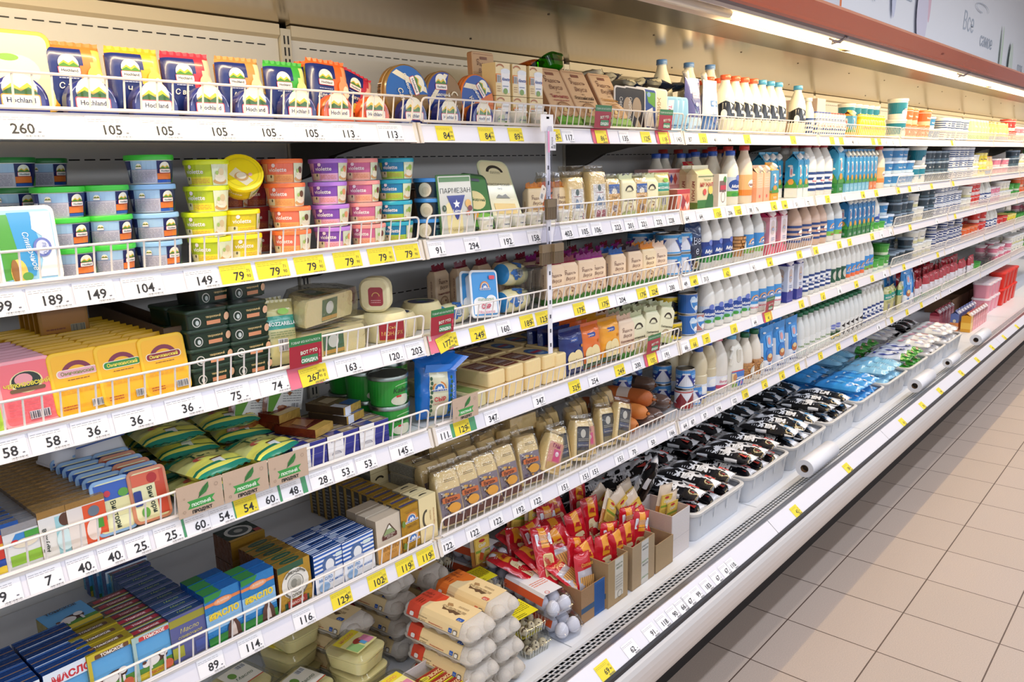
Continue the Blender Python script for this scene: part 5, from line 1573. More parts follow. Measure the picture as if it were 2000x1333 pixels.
@kind
def milk_pitcher_bag():
  """blue and white pitcher-shaped milk pouch"""
  g = G()
  h, w, t = .20, .09, .05
  nx, nz = 10, 16
  for s_ in (-1, 1):
    vs, fs, cs = [], [], []
    for j in range(nz+1):
      v = j/nz
      for i in range(nx+1):
        u = i/nx
        k = (1-abs(2*u-1)**3)**.6*(1-v**3)
        vs.append(((u-.5)*w*(.82+.18*v if v < .9 else 1)+.006*v, t/2+s_*(t/2*k+.001), v*h+(.012*u if j == nz else 0)))
    for j in range(nz):
      for i in range(nx):
        a = j*(nx+1)+i
        ff = (a, a+1, a+nx+2, a+nx+1)
        fs.append(ff if s_ < 0 else ff[::-1])
        u, v = (i+.5)/nx, (j+.5)/nz
        cs.append('f0f2f6' if (v < .32 and u < .8) or u < .12 and v < .7 else '3a90d8')
    g.add(vs, fs, cs, 'bag', True)

  def M(u, v, o):
    k = (1-min(1, abs(2*u/w))**3)**.6*(1-(v/h)**3)
    return (u, t/2-(t/2*k+.001)-o-.0008, v)
  d = D().ell(.004, h*.42, .024, .032, '2f7ac8').ell(.004, h*.36, .020, .018, 'b86a3c').ell(.004, h*.40, .014, .010, 'e8c890').rr(-.014, h*.58, .020, h*.84, .008, '8fc0ec').ell(.003, h*.72, .010, .016, 'e0a0a0').ell(-.02, h*.9, .010, .004, 'eef2f8').ell(.024, h*.62, .010, .004, 'eef2f8').text('Молоко', -.002, h*.08, .014, '27407c', w=.06, bold=.04).rect(-.008, h*.18, .006, h*.24, '3f7ac0')
  g.decal(d, M, eps=.0004)
  return 'milk_pouch', 'milk pouch', [('milk_pouch', g)]

def greybag(w=.10, h=.19, c='1c2440', seed=1):
  def f():
    g = G()
    M = pillow(g, w, h, .05, lambda u, v, fr: ('28406a' if (v > .7) else ('1f5a34' if v < .3 and u > .5 else c)), 'bag', nx=12, nz=16, p=3, crimp=.012, wrinkle=.003, seed=seed)
    g.decal(D().text('Ве', 0, h*.56, .04, 'c8ccd8', w=.06).text('е', 0, h*.36, .04, 'c8ccd8').ell(0, h*.14, .020, .016, 'd8c890').ell(0, h*.14, .012, .010, '7a5a30'), M, eps=.0006)
    return 'dark_foil_bag', 'bag', [('dark_foil_bag', g)]
  return f

KINDS['dark_bag'] = greybag()

@kind
def coffee_bag():
  g = G()
  w, h, t = .088, .135, .055
  g.loft([(0, w, t, .006), (h*.86, w, t*.95, .006), (h, w*1.0, .008, .002)], ['e4d8a8', 'dccf9c'], 'bag', cy=t/2, n=3)
  g.box(-w/2, w/2, t/2-.002, t/2+.002, h-.001, h+.012, 'e2d8b4', 'bag')
  d = D().rect(-w/2, 0, w/2, h*.22, '3f7a34').poly([(.0, h*.1), (.014, h*.36), (.03, h*.42), (.044, h*.30), (.044, 0), (0, 0)], '2f6a2c').rect(-w/2, h*.80, w/2, h*.82, '2c5a30').text('МУ ЖАЛ', .004, h*.56, .020, 'b03428', w=w*.8, bold=.04).text('Чаговый', .006, h*.70, .010, '2f5a2c', w=.05, shear=.2).ell(-.006, h*.42, .009, .011, 'd8524a').ell(.026, h*.46, .012, .014, 'e8d060')
  g.decal(d, Mfront(0, 0, 0))
  e = D().text('МУ ЖАЛ', -t*.45, h*.45, .016, '8a3424', rot=-PI/2, w=h*.5, bold=.03).rect(-t*.9, 0, 0, h*.16, '6a8a3c')
  g.decal(e, Mleft(-w/2, 0, 0))
  return 'green_yellow_pouch', 'pouch', [('green_yellow_pouch', g)]

KINDS['choc_pack'] = brick(.068, .125, .04, 'ece4de', 'e8dcd4', 'd8ccc4', lambda d, w, h: d.ell(.004, h*.30, .020, .030, 'f4efe6').arc(.004, h*.30, .018, .003, '6a4438', 0, 2*PI, 12, ry=.022).rect(-w*.4, h*.46, w*.4, h*.80, '7a6058').rect(-w*.3, h*.52, w*.36, h*.66, 'c83a50').ell(.016, h*.84, .012, .012, '4a8a3a'), mat='paper', nm='curd_box', cat='box')
KINDS['red_diamond'] = brick(.090, .078, .06, 'e88a74', 'e8d8d0', 'c8705c', lambda d, w, h: d.rect(-w/2, h*.8, w/2, h, 'c83a3c').poly([(-w*.3, h*.4), (-w*.05, h*.75), (w*.2, h*.4), (-w*.05, h*.05)], 'a02c34').poly([(w*.1, h*.3), (w*.28, h*.6), (w*.46, h*.3), (w*.28, h*.02)], 'f2dcd4').poly([(w*.14, h*.5), (w*.3, h*.76), (w*.45, h*.5), (w*.3, h*.3)], 'd8543c'), mat='paper', nm='curd_box', cat='box')
KINDS['pink_diamond'] = brick(.090, .075, .06, 'efc8c4', 'ecdcd8', 'c8a4a0', lambda d, w, h: d.rect(-w/2, h*.8, w/2, h*.95, 'd8605c').poly([(-w*.1, h*.5), (w*.08, h*.8), (w*.26, h*.5), (w*.08, h*.2)], 'd04a44').poly([(-w*.4, h*.5), (-w*.25, h*.75), (-w*.1, h*.5), (-w*.25, h*.25)], '4a5aa8').stripes(-w*.5, .004, w*.5, h*.2, 3, 'e07a70'), mat='paper', nm='curd_box', cat='box')

# ------------------------------------------------------------------ cheeses
def wedge_pack(w=.085, h=.15, t=.045, lab='a', film=True, lean=False):
  """cheese wedge in clear film: narrow end up, printed label in front"""
  def f():
    g = G()
    g.loft([(0, w, t, .006), (.004, w, t, .008), (h*.72, w*.96, t*.96, .010), (h-.006, w*.86, t*.82, .012), (h, w*.78, t*.7, .01)], 'ffe3a6', 'cheese', cy=t/2, n=3)
    g.add([], [], 'ffffff')
    d = D()
    if lab == 'mosaic':
      d.rect(-w*.44, h*.04, w*.42, h*.66, '8a7a8c')
      rr_ = random.Random(4)
      for i in range(26):
        x, z = rr_.uniform(-w*.38, w*.36), rr_.uniform(h*.18, h*.62)
        d.rect(x-.004, z-.003, x+.004, z+.003, rr_.choice(('c9913c', '5a4a6a', 'b8a890', '6a4a38', 'd8a850')))
      d.rect(-w*.44, h*.04, w*.42, h*.16, '5a3428').rr(-w*.38, h*.44, w*.32, h*.54, .004, 'c86a34').text('Витязь', -w*.03, h*.455, .013, '5a2a1c', w=w*.5, bold=.03).ell(.004, h*.32, w*.24, h*.09, 'd89a3c').lines(-w*.2, h*.82, w*.2, h*.88, 2, '5a4a3a')
    elif lab == 'dark':
      d.rr(-w*.36, h*.08, w*.36, h*.86, .006, '2a262c').ell(0, h*.68, .012, .014, 'd8d4cc').rect(-w*.34, h*.34, w*.34, h*.46, '2c3a6a').text('Ангельский', 0, h*.37, .009, 'e8e4dc', w=w*.6).rect(-w*.34, h*.10, w*.34, h*.26, '8a7a4a').lines(-w*.3, h*.5, w*.3, h*.58, 2, 'b8b0a0')
    elif lab == 'pink':
      d.rr(-w*.40, h*.06, w*.40, h*.80, .006, 'e8a08c').rect(-w*.1, h*.3, w*.30, h*.62, 'e8408c').text('ГАМ', 0, h*.66, .016, '8a2c5a', w=w*.5, bold=.04).ell(w*.1, h*.5, .008, .008, 'f4dce8').rect(-w*.38, h*.06, w*.38, h*.26, 'd8b46a')
    elif lab == 'berg':
      d.rr(-w*.36, h*.04, w*.36, h*.74, .003, 'e6e2e4').poly([(-w*.3, h*.3), (-.004, h*.52), (.01, h*.42), (w*.2, h*.5), (w*.3, h*.3)], '5a7aa8').rect(-w*.3, h*.06, w*.3, h*.2, 'b03040').ell(0, h*.66, .008, .010, '4a5a58').lines(-w*.2, h*.56, w*.2, h*.6, 1, '8a2c3c')
    elif lab == 'blueyel':
      d.rect(-w*.38, h*.62, w*.38, h*.86, '2f5aa8').ell(0, h*.66, .014, .012, 'f0e8d8').rect(-w*.38, h*.06, w*.38, h*.62, 'eab23a').ell(0, h*.24, .013, .012, '7a4a1c').text('Гауда', 0, h*.5, .010, '4a2c10', w=w*.4)
    g.decal(d, Mfront(0, 0, 0))
    parts = [('cheese_wedge', g)]
    if film:
      fl = G()
      rr_ = random.Random(hash(lab) % 97 if False else len(lab))
      fl.loft([(-.001+.001, w+.004, t+.004, .006), (h*.8, w*1.01, t*1.02, .008), (h*1.0, w*.92, t*.8, .006), (h*1.06, w*1.0, .012, .003), (h*1.14, w*1.1, .006, .002)], 'f6f4ee', 'film', cy=t/2, n=2, caps=(False, False))
      parts.append(('clear_wrap', fl))
    return 'cheese_wedge', 'cheese wedge', parts
  return f

KINDS['wd_mosaic'] = wedge_pack(lab='mosaic')
KINDS['wd_dark'] = wedge_pack(lab='dark', w=.08, h=.13)
KINDS['wd_pink'] = wedge_pack(lab='pink', w=.08, h=.12)
KINDS['wd_berg'] = wedge_pack(lab='berg', w=.078, h=.135)
KINDS['wd_berg2'] = wedge_pack(lab='berg', w=.084, h=.150)
KINDS['wd_gouda'] = wedge_pack(lab='blueyel', w=.072, h=.125)

@kind
def wedge_lying():
  g = G()
  a, b, h = .15, .09, .05
  vs = [(0, 0, 0), (a, 0, 0), (a*.9, b, 0), (0, 0, h), (a, 0, h), (a*.9, b, h)]
  vs = [(-a*.5, -.0, 0), (a*.5, -.0, 0), (a*.46, b, 0), (-a*.42, b*.55, 0)]
  top = [(x*.97, .002+y*.97, h) for x, y, _ in vs]
  g.add(vs+top, [(3, 2, 1, 0), (4, 5, 6, 7), (0, 1, 5, 4), (1, 2, 6, 5), (2, 3, 7, 6), (3, 0, 4, 7)], 'ffe2a8', 'cheese')
  d = D().rect(-.03, .012, .045, .05, '7a6660').rect(-.02, .018, .035, .038, 'c98f40').lines(-.02, .04, .04, .048, 1, 'd8c8a8')
  g.decal(d, Mtop(0, 0, h))
  fl = G()
  n = 9
  ring = [(-a*.53, -.006), (0, -.010), (a*.53, -.006), (a*.55, b*.5), (a*.49, b*1.06), (0, b*.9), (-a*.46, b*.62), (-a*.52, b*.2)]
  k = len(ring)
  hs = [-.0, h*.6, h+.006]
  vv = [(x*(1 if j < 2 else .97), y*(1 if j < 2 else .97), z) for j, z in enumerate(hs) for x, y in ring]
  fl.add(vv, [(j*k+i, j*k+(i+1) % k, (j+1)*k+(i+1) % k, (j+1)*k+i) for j in range(2) for i in range(k)]+[tuple(range(2*k, 3*k))], 'f6f4ee', 'film', True)
  fl.add([(a*.5, 0, h*.9), (a*.52, b, h*.9), (a*.66, b*1.0, h*1.25), (a*.68, b*.5, h*1.05), (a*.64, .0, h*1.3)], [(0, 1, 2, 3, 4)], 'f6f4ee', 'film', True)
  return 'cheese_wedge', 'cheese wedge', [('cheese_wedge', g), ('clear_wrap', fl)]

def block(w=.075, dd=.13, h=.045, top=None, c='fbdfa2'):
  def f():
    g = G().rbox(-w/2, w/2, 0, dd, 0, h, c, 'cheese', r=.008, n=3)
    if top:
      g.decal(top(D(), w, dd), Mtop(0, 0, h+.0005))
    return 'cheese_block', 'cheese block', [('cheese_block', g)]
  return f

KINDS['blk_brown'] = block(top=lambda d, w, t: d.rr(-w*.42, t*.1, w*.42, t*.86, .004, '8a4a34').lines(-w*.34, t*.2, w*.34, t*.8, 6, 'd8c4b0').rr(-w*.3, t*.4, w*.3, t*.55, .003, 'c8b8b8'))
KINDS['blk_blue'] = block(top=lambda d, w, t: d.ell(0, t*.45, w*.40, t*.34, '3f6aa4').ell(0, t*.45, w*.3, t*.22, '6a98c8').rr(-w*.3, t*.38, w*.3, t*.52, .003, 'c84a50').lines(-w*.2, t*.24, w*.2, t*.34, 2, 'e0e8f0'))
KINDS['blk_green'] = block(top=lambda d, w, t: d.rr(-w*.3, t*.1, w*.3, t*.8, .004, '8aa85a'), c='e4d6a0')
KINDS['blk_end'] = block(w=.055, dd=.06, h=.085)

@kind
def half_wheel():
  r, h = .095, .060
  g = G()
  n = 18
  ring = [(r*math.cos(PI*i/n), r*math.sin(PI*i/n)) for i in range(n+1)]
  k = len(ring)
  vs = []
  for z, s_ in ((0, .95), (.008, 1), (h-.012, 1), (h-.003, .96), (h, .90)):
    vs += [(x*s_, .004+y*s_, z) for x, y in ring]
  fs = [(j*k+i, j*k+i+1, (j+1)*k+i+1, (j+1)*k+i) for j in range(4) for i in range(k-1)]
  fs += [tuple(j*k for j in range(5))+tuple(j*k+k-1 for j in range(4, -1, -1)), tuple(range(4*k, 5*k)), tuple(range(k))[::-1]]
  g.add(vs, fs, 'f6e9b4', 'cheese')
  d = D().poly([(-.026, .012), (.026, .006), (.022, .075), (-.022, .08)], '2f6a3c').ell(0, .058, .016, .013, 'dfe6e8').ell(0, .058, .012, .010, 'b0bcc8').rect(-.026, .014, .026, .026, 'd8a840')
  d.poly([(-.05, .01), (-.03, .01), (-.028, .07), (-.036, .06)], 'e6d29a').lines(-.05, .012, -.032, .05, 6, 'b0503c').lines(.032, .012, .05, .05, 6, 'b0503c')
  g.decal(d, Mtop(0, 0, h))
  e = D().poly([(-.03, .003), (.03, .003), (.03, h*.9), (-.03, h*.9)], '2f6a3c').ell(0, h*.55, .015, .015, 'dfe6e8').rect(-.03, .005, .03, .014, 'd8a840')
  g.decal(e, Mfront(0, .004*.95, 0))
  fl = G()
  rg = [(-r*1.08, -.006), (0, -.014), (r*1.08, -.006), (r*1.05, r*.55), (r*.6, r*1.0), (0, r*1.1), (-r*.6, r*1.0), (-r*1.05, r*.55)]
  kk = len(rg)
  vv = [(x*s_, y*s_, z) for z, s_ in ((0, 1), (h*.6, 1.02), (h+.010, .9)) for x, y in rg]
  fl.add(vv, [(j*kk+i, j*kk+(i+1) % kk, (j+1)*kk+(i+1) % kk, (j+1)*kk+i) for j in range(2) for i in range(kk)]+[tuple(range(2*kk, 3*kk))], 'f6f4ee', 'film', True)
  fl.add([(r*.9, .0, h*.5), (r*1.0, r*.5, h*.5), (r*1.35, r*.5, h*1.0), (r*1.4, r*.2, h*.7), (r*1.3, .0, h*.9)], [(0, 1, 2, 3, 4)], 'f6f4ee', 'film', True)
  return 'half_cheese_round', 'half cheese round', [('half_cheese_round', g), ('clear_wrap', fl)]

@kind
def small_wheel():
  r, h = .056, .072
  g = G().lathe([(r*.9, 0), (r, .008), (r*1.02, h*.5), (r, h-.010), (r*.9, h)], 'ece0ae', 'cheese', n=26, cy=r)
  lab = G().decal(D().rect(-.034, h*.10, .034, h*.72, '9c2430').text('МОНАРХ', 0, h*.28, .014, 'd8b060', w=.056).text('СЫР', 0, h*.50, .009, 'd8b060', w=.02).rect(-.034, h*.10, .034, h*.13, 'c8a050'), Mcyl(lambda z: r*1.02, cy=r), strip=.008)
  return 'cheese_round', 'cheese round', [('cheese_round', g), ('label', lab)]

@kind
def plain_wheel():
  r, h = .048, .060
  g = G().lathe([(r*.86, 0), (r, .012), (r*1.03, h*.5), (r, h-.014), (r*.84, h)], 'ecdca6', 'cheese', n=24, cy=r)
  t = G().decal(D().ell(0, 0, r*.66, r*.66, '2a3058', n=20).ell(.006, .004, r*.3, r*.3, '5a7a3c').ell(-.004, -.006, r*.2, r*.2, '4a5aa0'), Mtop(0, r, h))
  return 'cheese_round', 'cheese round', [('cheese_round', g), ('top_label', t)]

@kind
def wedge_mini():
  g = G()
  g.slab(.075, .085, .045, .026, 'ebdfb2', 'cheese', bev=.006)
  d = D().rr(-.014, .016, .022, .062, .008, 'a03038').arc(.004, .04, .010, .002, 'd8b060', 0, PI, 8).lines(-.008, .024, .016, .034, 2, 'd8a0a0')
  g.decal(d, Mfront(0, 0, 0))
  return 'cheese_piece', 'cheese piece', [('cheese_piece', g)]

def mozz_bag(c1='cfc78a', name='MOZZARELLA'):
  def f():
    g = G()
    M = pillow(g, .082, .135, .03, lambda u, v, fr: ('2f9a86' if .60 < v < .78 else c1), 'bag', nx=10, nz=14, p=4, crimp=.006)
    g.decal(D().text(name, 0, .085, .014, 'eaf4ee', w=.07, bold=.03).bars(-.014, .030, .008, .055).lines(-.03, .06, .03, .075, 3, '7a8a4a').ell(.006, .115, .014, .007, '8ac040'), M, eps=.0005)
    return 'mozzarella_bag', 'cheese bag', [('mozzarella_bag', g)]
  return f

KINDS['mozz_bag'] = mozz_bag()

@kind
def cow_roll():
  """cream cheese roll with blue ends and black patches"""
  g = G().lathe([(.012, 0), (.030, .010), (.034, .03), (.034, .085), (.030, .105), (.012, .115)], ['2f8ac8', 'e8e0b4', 'ece0a8', 'e8e0b4', '2f8ac8'], 'bag', n=18, axis='x', cx=.034, cy=.034)
  d = D()
  cowspots(d, .03, .09, -.02, .05, 5, 9, '2f6ab0').bars(.045, .0, .07, .016)
  g.decal(d, lambda u, v, o: (u, .034-(.0345+o)*math.cos(v/.034), .034+(.0345+o)*math.sin(v/.034)), strip=.01)
  return 'cream_cheese_roll', 'cheese roll', [('cream_cheese_roll', g)]

def sausage(c, r=.034, l=.20, tip='c86a30', lab=None, tie='8a4a20', mat='cheese'):
  def f():
    g = G().lathe([(.004, -.012), (.006, -.004), (r*.55, .002), (r*.86, .014), (r, .035), (r, l-.035), (r*.86, l-.014), (r*.5, l-.002), (.006, l+.004), (.004, l+.012)], c, mat, n=20, axis='y', cy=r)
    t = G().lathe([(.0075, -.006), (.0085, -.003), (.0075, -.001)], tie, 'steel', n=10, axis='y', cy=r)
    parts = [('cheese_sausage', g), ('end_clip', t)]
    if lab:
      n = 18
      e = G()
      e.add([((r+.0006)*math.cos(-.6+j*2.0/6+PI/2), y, r+(r+.0006)*math.sin(-.6+j*2.0/6+PI/2)) for y in (l*.42, l*.66) for j in range(7)], [(j, j+1, j+8, j+7) for j in range(6)], lab, 'print')
      parts.append(('label', e))
    return 'cheese_sausage', 'cheese sausage', parts
  return f

KINDS['ss_orange'] = sausage('b8622a', lab='d8ccc4')
KINDS['ss_amber'] = sausage('d8823c', r=.029, l=.18)
KINDS['ss_brown'] = sausage('5a4438', r=.031, l=.17, lab='2a1c1a', mat='bag')
KINDS['ss_dark'] = sausage('6a5248', r=.028, l=.16, mat='bag')

# ------------------------------------------------------------------ bags
def flowbag(w, l, t, paint, prints, mat='bag', nm='milk_bag', seed=1, wr=.004, cat='milk bag', crimpcol='e8e8ec'):
  """soft bag lying flat, long axis along y, sealed ends"""
  def f():
    g = G()
    M = pillow(g, w, l, t, paint, mat, nx=12, nz=24, p=2.4, q=.6, crimp=.012, wrinkle=wr, seed=seed, crimpcol=crimpcol)
    g.decal(prints(D(), w, l), M, eps=.0008)
    # lay it down: x stays, standing z becomes y, front (-y) becomes up
    g.xf(Matrix(((1, 0, 0, 0), (0, 0, 1, 0), (0, -1, 0, t), (0, 0, 0, 1))))
    return nm, cat, [(nm, g)]
  return f

def cowbag(tipc, seed):
  """milk bag printed like a cow hide: black with wavy white bands and black spots"""
  def f():
    g = G()
    w, l, t = .108, .250, .054
    r = random.Random(seed)
    p1, p2, s1 = r.uniform(0, 6), r.uniform(0, 6), r.uniform(.9, 1.3)
    spots = [(r.uniform(.42, .75), .14+.21*i+r.uniform(-.03, .03), r.uniform(.09, .15), r.uniform(.03, .055)) for i in range(4)]

    def paint(u, v, fr):
      for (a, b, ra, rb_) in spots:
        if ((u-a)/ra)**2+((v-b)/rb_)**2 < 1:
          return '101014'
      c = .63+.11*math.sin(6*s1*v+p1)
      hw = .21+.06*math.sin(9*v+p2)
      if abs(u-c) < hw or (v < .05+.05*math.sin(9*u+p1) and u > .3) or u < .05*math.sin(12*v+p2):
        return 'ececf0'
      return '101014'
    M = pillow(g, w, l, t, paint, 'bag', nx=30, nz=64, p=2.4, q=.6, crimp=.012, wrinkle=.0045, seed=seed, crimpcol='e8e8ec')
    d = D().poly([(-.026, .022), (.036, .024), (.032, .062), (-.020, .056)], tipc).text('3,2%' if tipc == 'e0483c' else '2,5%', .006, .032, .014, 'f4f0f0', w=.03, bold=.02)
    d.text('MILK', -.020, l*.52, .036, 'f4f4f6', rot=PI/2, w=.095, bold=.06).text('молоко', .006, l*.52, .010, 'f4f4f6', rot=PI/2, w=.05).lines(-.046, l*.3, -.038, l*.8, 12, 'd8d8dc')
    g.decal(d, M, eps=.0012)
    g.xf(Matrix(((1, 0, 0, 0), (0, 0, 1, 0), (0, -1, 0, t), (0, 0, 0, 1))))
    return 'milk_bag', 'milk bag', [('milk_bag', g)]
  return f

for i in range(3):
  KINDS['cow_red%d' % i] = cowbag('e0483c', 11+i)
  KINDS['cow_blue%d' % i] = cowbag('4aa0dc', 21+i)

def soft(c1, c2, name, nc, seed, extra=None):
  def pr_(d, w, l):
    if extra:
      extra(d, w, l)
    return d.text(name, 0, l*.5, .024, nc, rot=PI/2, w=l*.5, bold=.03)
  return flowbag(.112, .250, .055, lambda u, v, fr: (c2 if v < .2 else c1), pr_, seed=seed, wr=.006, crimpcol=c1)

KINDS['sb_blue'] = soft('3d9be4', '4aa6ea', 'молоко', '8fd0f4', 3, lambda d, w, l: d.ell(-.02, l*.7, .012, .006, 'cfe8f8').ell(.03, l*.3, .014, .005, 'cfe8f8').ell(.01, l*.12, .012, .010, 'e8f0f8'))
KINDS['sb_sky'] = soft('8fcbea', '9ad2ee', 'кефир', '6ab0dc', 4, lambda d, w, l: d.rr(-.02, l*.55, .024, l*.68, .006, 'c8a090').lines(-.03, l*.2, .03, l*.4, 4, 'b8def0'))
KINDS['sb_navy'] = soft('dfe4f2', '4aa33c', 'Молоко', 'f4f6fa', 5, lambda d, w, l: d.ell(0, l*.6, .046, .07, '2b3fae').ell(.0, l*.12, .04, .026, '3f9a3c').ell(-.014, l*.10, .012, .008, 'e8a0a0').ell(.018, l*.14, .010, .008, 'c84a3c').ell(0, l*.33, .020, .020, 'e8ecf6').ell(0, l*.33, .014, .014, '4a5ac0'))
KINDS['sb_white'] = soft('ecebe6', 'e6e2e0', 'Сметана', 'd8607a', 6, lambda d, w, l: d.text('крем', -.03, l*.25, .022, '8090d0', rot=PI/2).ell(.03, l*.7, .014, .02, 'aab8e0').ell(-.03, l*.7, .01, .02, 'e8a8b4').ell(.03, l*.2, .012, .018, 'e0a0a8'))

@kind
def chips_bag():
  """green and yellow bag of dried tofu, lying"""
  g = G()
  w, l, t = .13, .13, .036
  M = pillow(g, w, l, t, lambda u, v, fr: ('1f8a74' if v > .84 or v < .04 else ('1f7a5c' if .10 < v < .20 else ('ece668' if v < .4 else 'd8d684'))), 'bag', nx=14, nz=16, p=3, q=.6, crimp=.010, wrinkle=.004, seed=2, crimpcol='1f8a74')
  d = D().text('Тофу', .004, l*.56, .030, '1f4a34', w=.08, bold=.04, shear=.15).rr(-.012, .014, .010, .034, .001, 'e8e8e4').rect(-.014, .034, .016, .038, '5a2c20').ell(-.026, l*.42, .014, .008, 'c0504a')
  g.decal(d, M, eps=.0008)
  g.xf(Matrix(((1, 0, 0, 0), (0, 0, 1, 0), (0, -1, 0, t), (0, 0, 0, 1))))
  return 'tofu_bag', 'bag', [('tofu_bag', g)]

@kind
def snack_window_bag():
  """clear bag of orange snacks with a green and white header card"""
  g = G()
  w, h = .105, .16
  M = pillow(g, w, h, .045, lambda u, v, fr: ('a0602c' if (int(u*10)+int(v*14)) % 2 else '8a4a20'), 'bag', nx=10, nz=14, p=3, crimp=.0, wrinkle=.004, seed=6)
  c = G()
  c.box(-w*.5, w*.5, -.001, .003, h*.52, h*1.08, 'e6e6e2', 'paper')
  c.decal(D().poly([(-w*.5, h*.52), (-w*.36, h*.52), (-w*.14, h*.8), (-w*.2, h*1.08), (-w*.5, h*1.08)], '5f9a34').lines(-.01, h*.66, .046, h*1.0, 9, '9a9a98', seed=2).bars(.018, h*.56, .040, h*.63), Mfront(0, -.001, 0))
  return 'snack_bag', 'bag', [('snack_bag', g), ('header_card', c)]

@kind
def blue_cheese_bag():
  g = G()
  w, h = .118, .155
  M = pillow(g, w, h, .055, lambda u, v, fr: ('e6e2c0' if (.24 < u < .72 and v < .80 and fr) else '1470cc'), 'bag', nx=20, nz=20, p=3.4, crimp=.014, wrinkle=.002, seed=8, crimpcol='1c7ad8')
  d = D().add(d_sun(.040), -.002, h*.50).text('СЫР', -.002, h*.30, .015, 'c83040', w=.034, bold=.03).text('сычужный', -.002, h*.24, .008, 'c86a70', w=.04).text('Киприно', .040, h*.45, .010, 'cfe0f4', rot=PI/2+.0, w=h*.4)
  for i in range(9):
    for x in (-.030, .026):
      d.ell(x+.002*(i % 2), .012+i*.012, .0035, .005, '2f5a3a')
  d.add(D().poly([(-.046, h*.80), (.046, h*.78), (.040, h*.90), (-.040, h*.92)], '1a76d2'), 0, 0)
  g.decal(d, M, eps=.0005)
  f = G()
  f.add([(-w*.46, .020, h*.9), (w*.30, -.012, h*.80), (w*.62, -.02, h*1.02), (w*.2, .02, h*1.10), (-w*.5, .045, h*1.0)], [(0, 1, 2, 3, 4)], '1672d0', 'bag', True)
  f.add([(-w*.48, .03, h*.94), (w*.1, .02, h*1.04), (w*.46, .02, h*1.30), (-w*.30, .06, h*1.12)], [(0, 1, 2, 3)], '1266bc', 'bag', True)
  return 'sliced_cheese_bag', 'cheese bag', [('sliced_cheese_bag', g), ('folded_flap', f)]

def redpouch(seed, win=True, lie=False):
  def f():
    g = G()
    w, h, t = .085, .165, .024
    M = pillow(g, w, h, t, lambda u, v, fr: ('e89a2a' if (.34 < u < .66 and v > .60 and fr) else 'c01828'), 'bag', nx=16, nz=18, p=3, crimp=.004, wrinkle=.0025, seed=seed, crimpcol='c01828')
    d = D()
    if win:
      d.rr(-.022, .008, .022, h*.58, .010, 'ead7a8').rect(-.004, .012, .018, h*.46, 'f0e4c0').lines(-.018, .014, -.008, h*.5, 12, 'b89a6a', seed=seed)
      d.poly([(-.014, h*.72), (-.004, h*.80), (.012, h*.78), (.008, h*.73), (.014, h*.68), (0, h*.71)], 'b02424').lines(-.012, h*.60, .012, h*.66, 1, 'b05020')
    else:
      d.rr(-.034, h*.66, .034, h*.88, .002, 'e8e8ec').lines(-.030, h*.76, .030, h*.86, 4, 'b8b8c0').lines(-.02, h*.69, .028, h*.72, 1, '4a4a50')
      d.rr(-.022, .008, .022, h*.50, .010, 'e2c890').lines(-.018, .014, .016, h*.48, 14, 'a8844c', seed=seed)
    g.decal(d, M, eps=.0006)
    if lie:
      g.xf(Matrix(((1, 0, 0, 0), (0, 0, 1, 0), (0, -1, 0, t), (0, 0, 0, 1))))
    return 'string_cheese_pouch', 'pouch', [('string_cheese_pouch', g)]
  return f

KINDS['red_a'] = redpouch(1)
KINDS['red_b'] = redpouch(2, win=False)
KINDS['red_c'] = redpouch(3)

@kind
def sucre_card():
  """clear pouch with a yellow printed card"""
  g = G()
  w, h = .075, .15
  M = pillow(g, w, h, .020, lambda u, v, fr: 'b8763a' if v < .5 else 'd8c4ac', 'bag', nx=10, nz=14, p=3, crimp=.004, wrinkle=.002, seed=5)
  c = G().box(-.030, .030, -.0035, -.002, .035, .118, 'e8c458', 'paper')
  c.decal(D().rr(-.028, .037, .028, .116, .001, '8a3a24').rr(-.027, .038, .027, .115, .001, 'e9c65a').ell(0, .107, .012, .005, 'c0343a').text('СЫР', 0, .088, .013, 'f6f2e6', w=.034, bold=.03).rect(-.027, .070, .027, .078, '8aa83c').lines(-.022, .042, .022, .064, 5, 'b08a3c'), Mfront(0, -.0035, 0))
  return 'smoked_cheese_pouch', 'pouch', [('smoked_cheese_pouch', g), ('printed_card', c)]

@kind
def straw_pack():
  g = G()
  w, h = .085, .075
  M = pillow(g, w, h*1.7, .022, lambda u, v, fr: ('c01828' if v > .60 or abs(u-.5) > .44 else 'b8b4bc'), 'bag', nx=14, nz=16, p=3, crimp=.004, wrinkle=.0015, seed=7, crimpcol='c01828')
  d = D()
  for i in range(7):
    d.rect(-.030+i*.0088, .008, -.0225+i*.0088, .060, 'dfa860').rect(-.0235+i*.0088, .008, -.0222+i*.0088, .060, 'b07a3c')
  d.text('Соломка', 0, .092, .015, 'c8922c', w=.06, shear=.2, bold=.02)
  g.decal(d, M, eps=.0006)
  return 'cheese_straw_pack', 'pouch', [('cheese_straw_pack', g)]

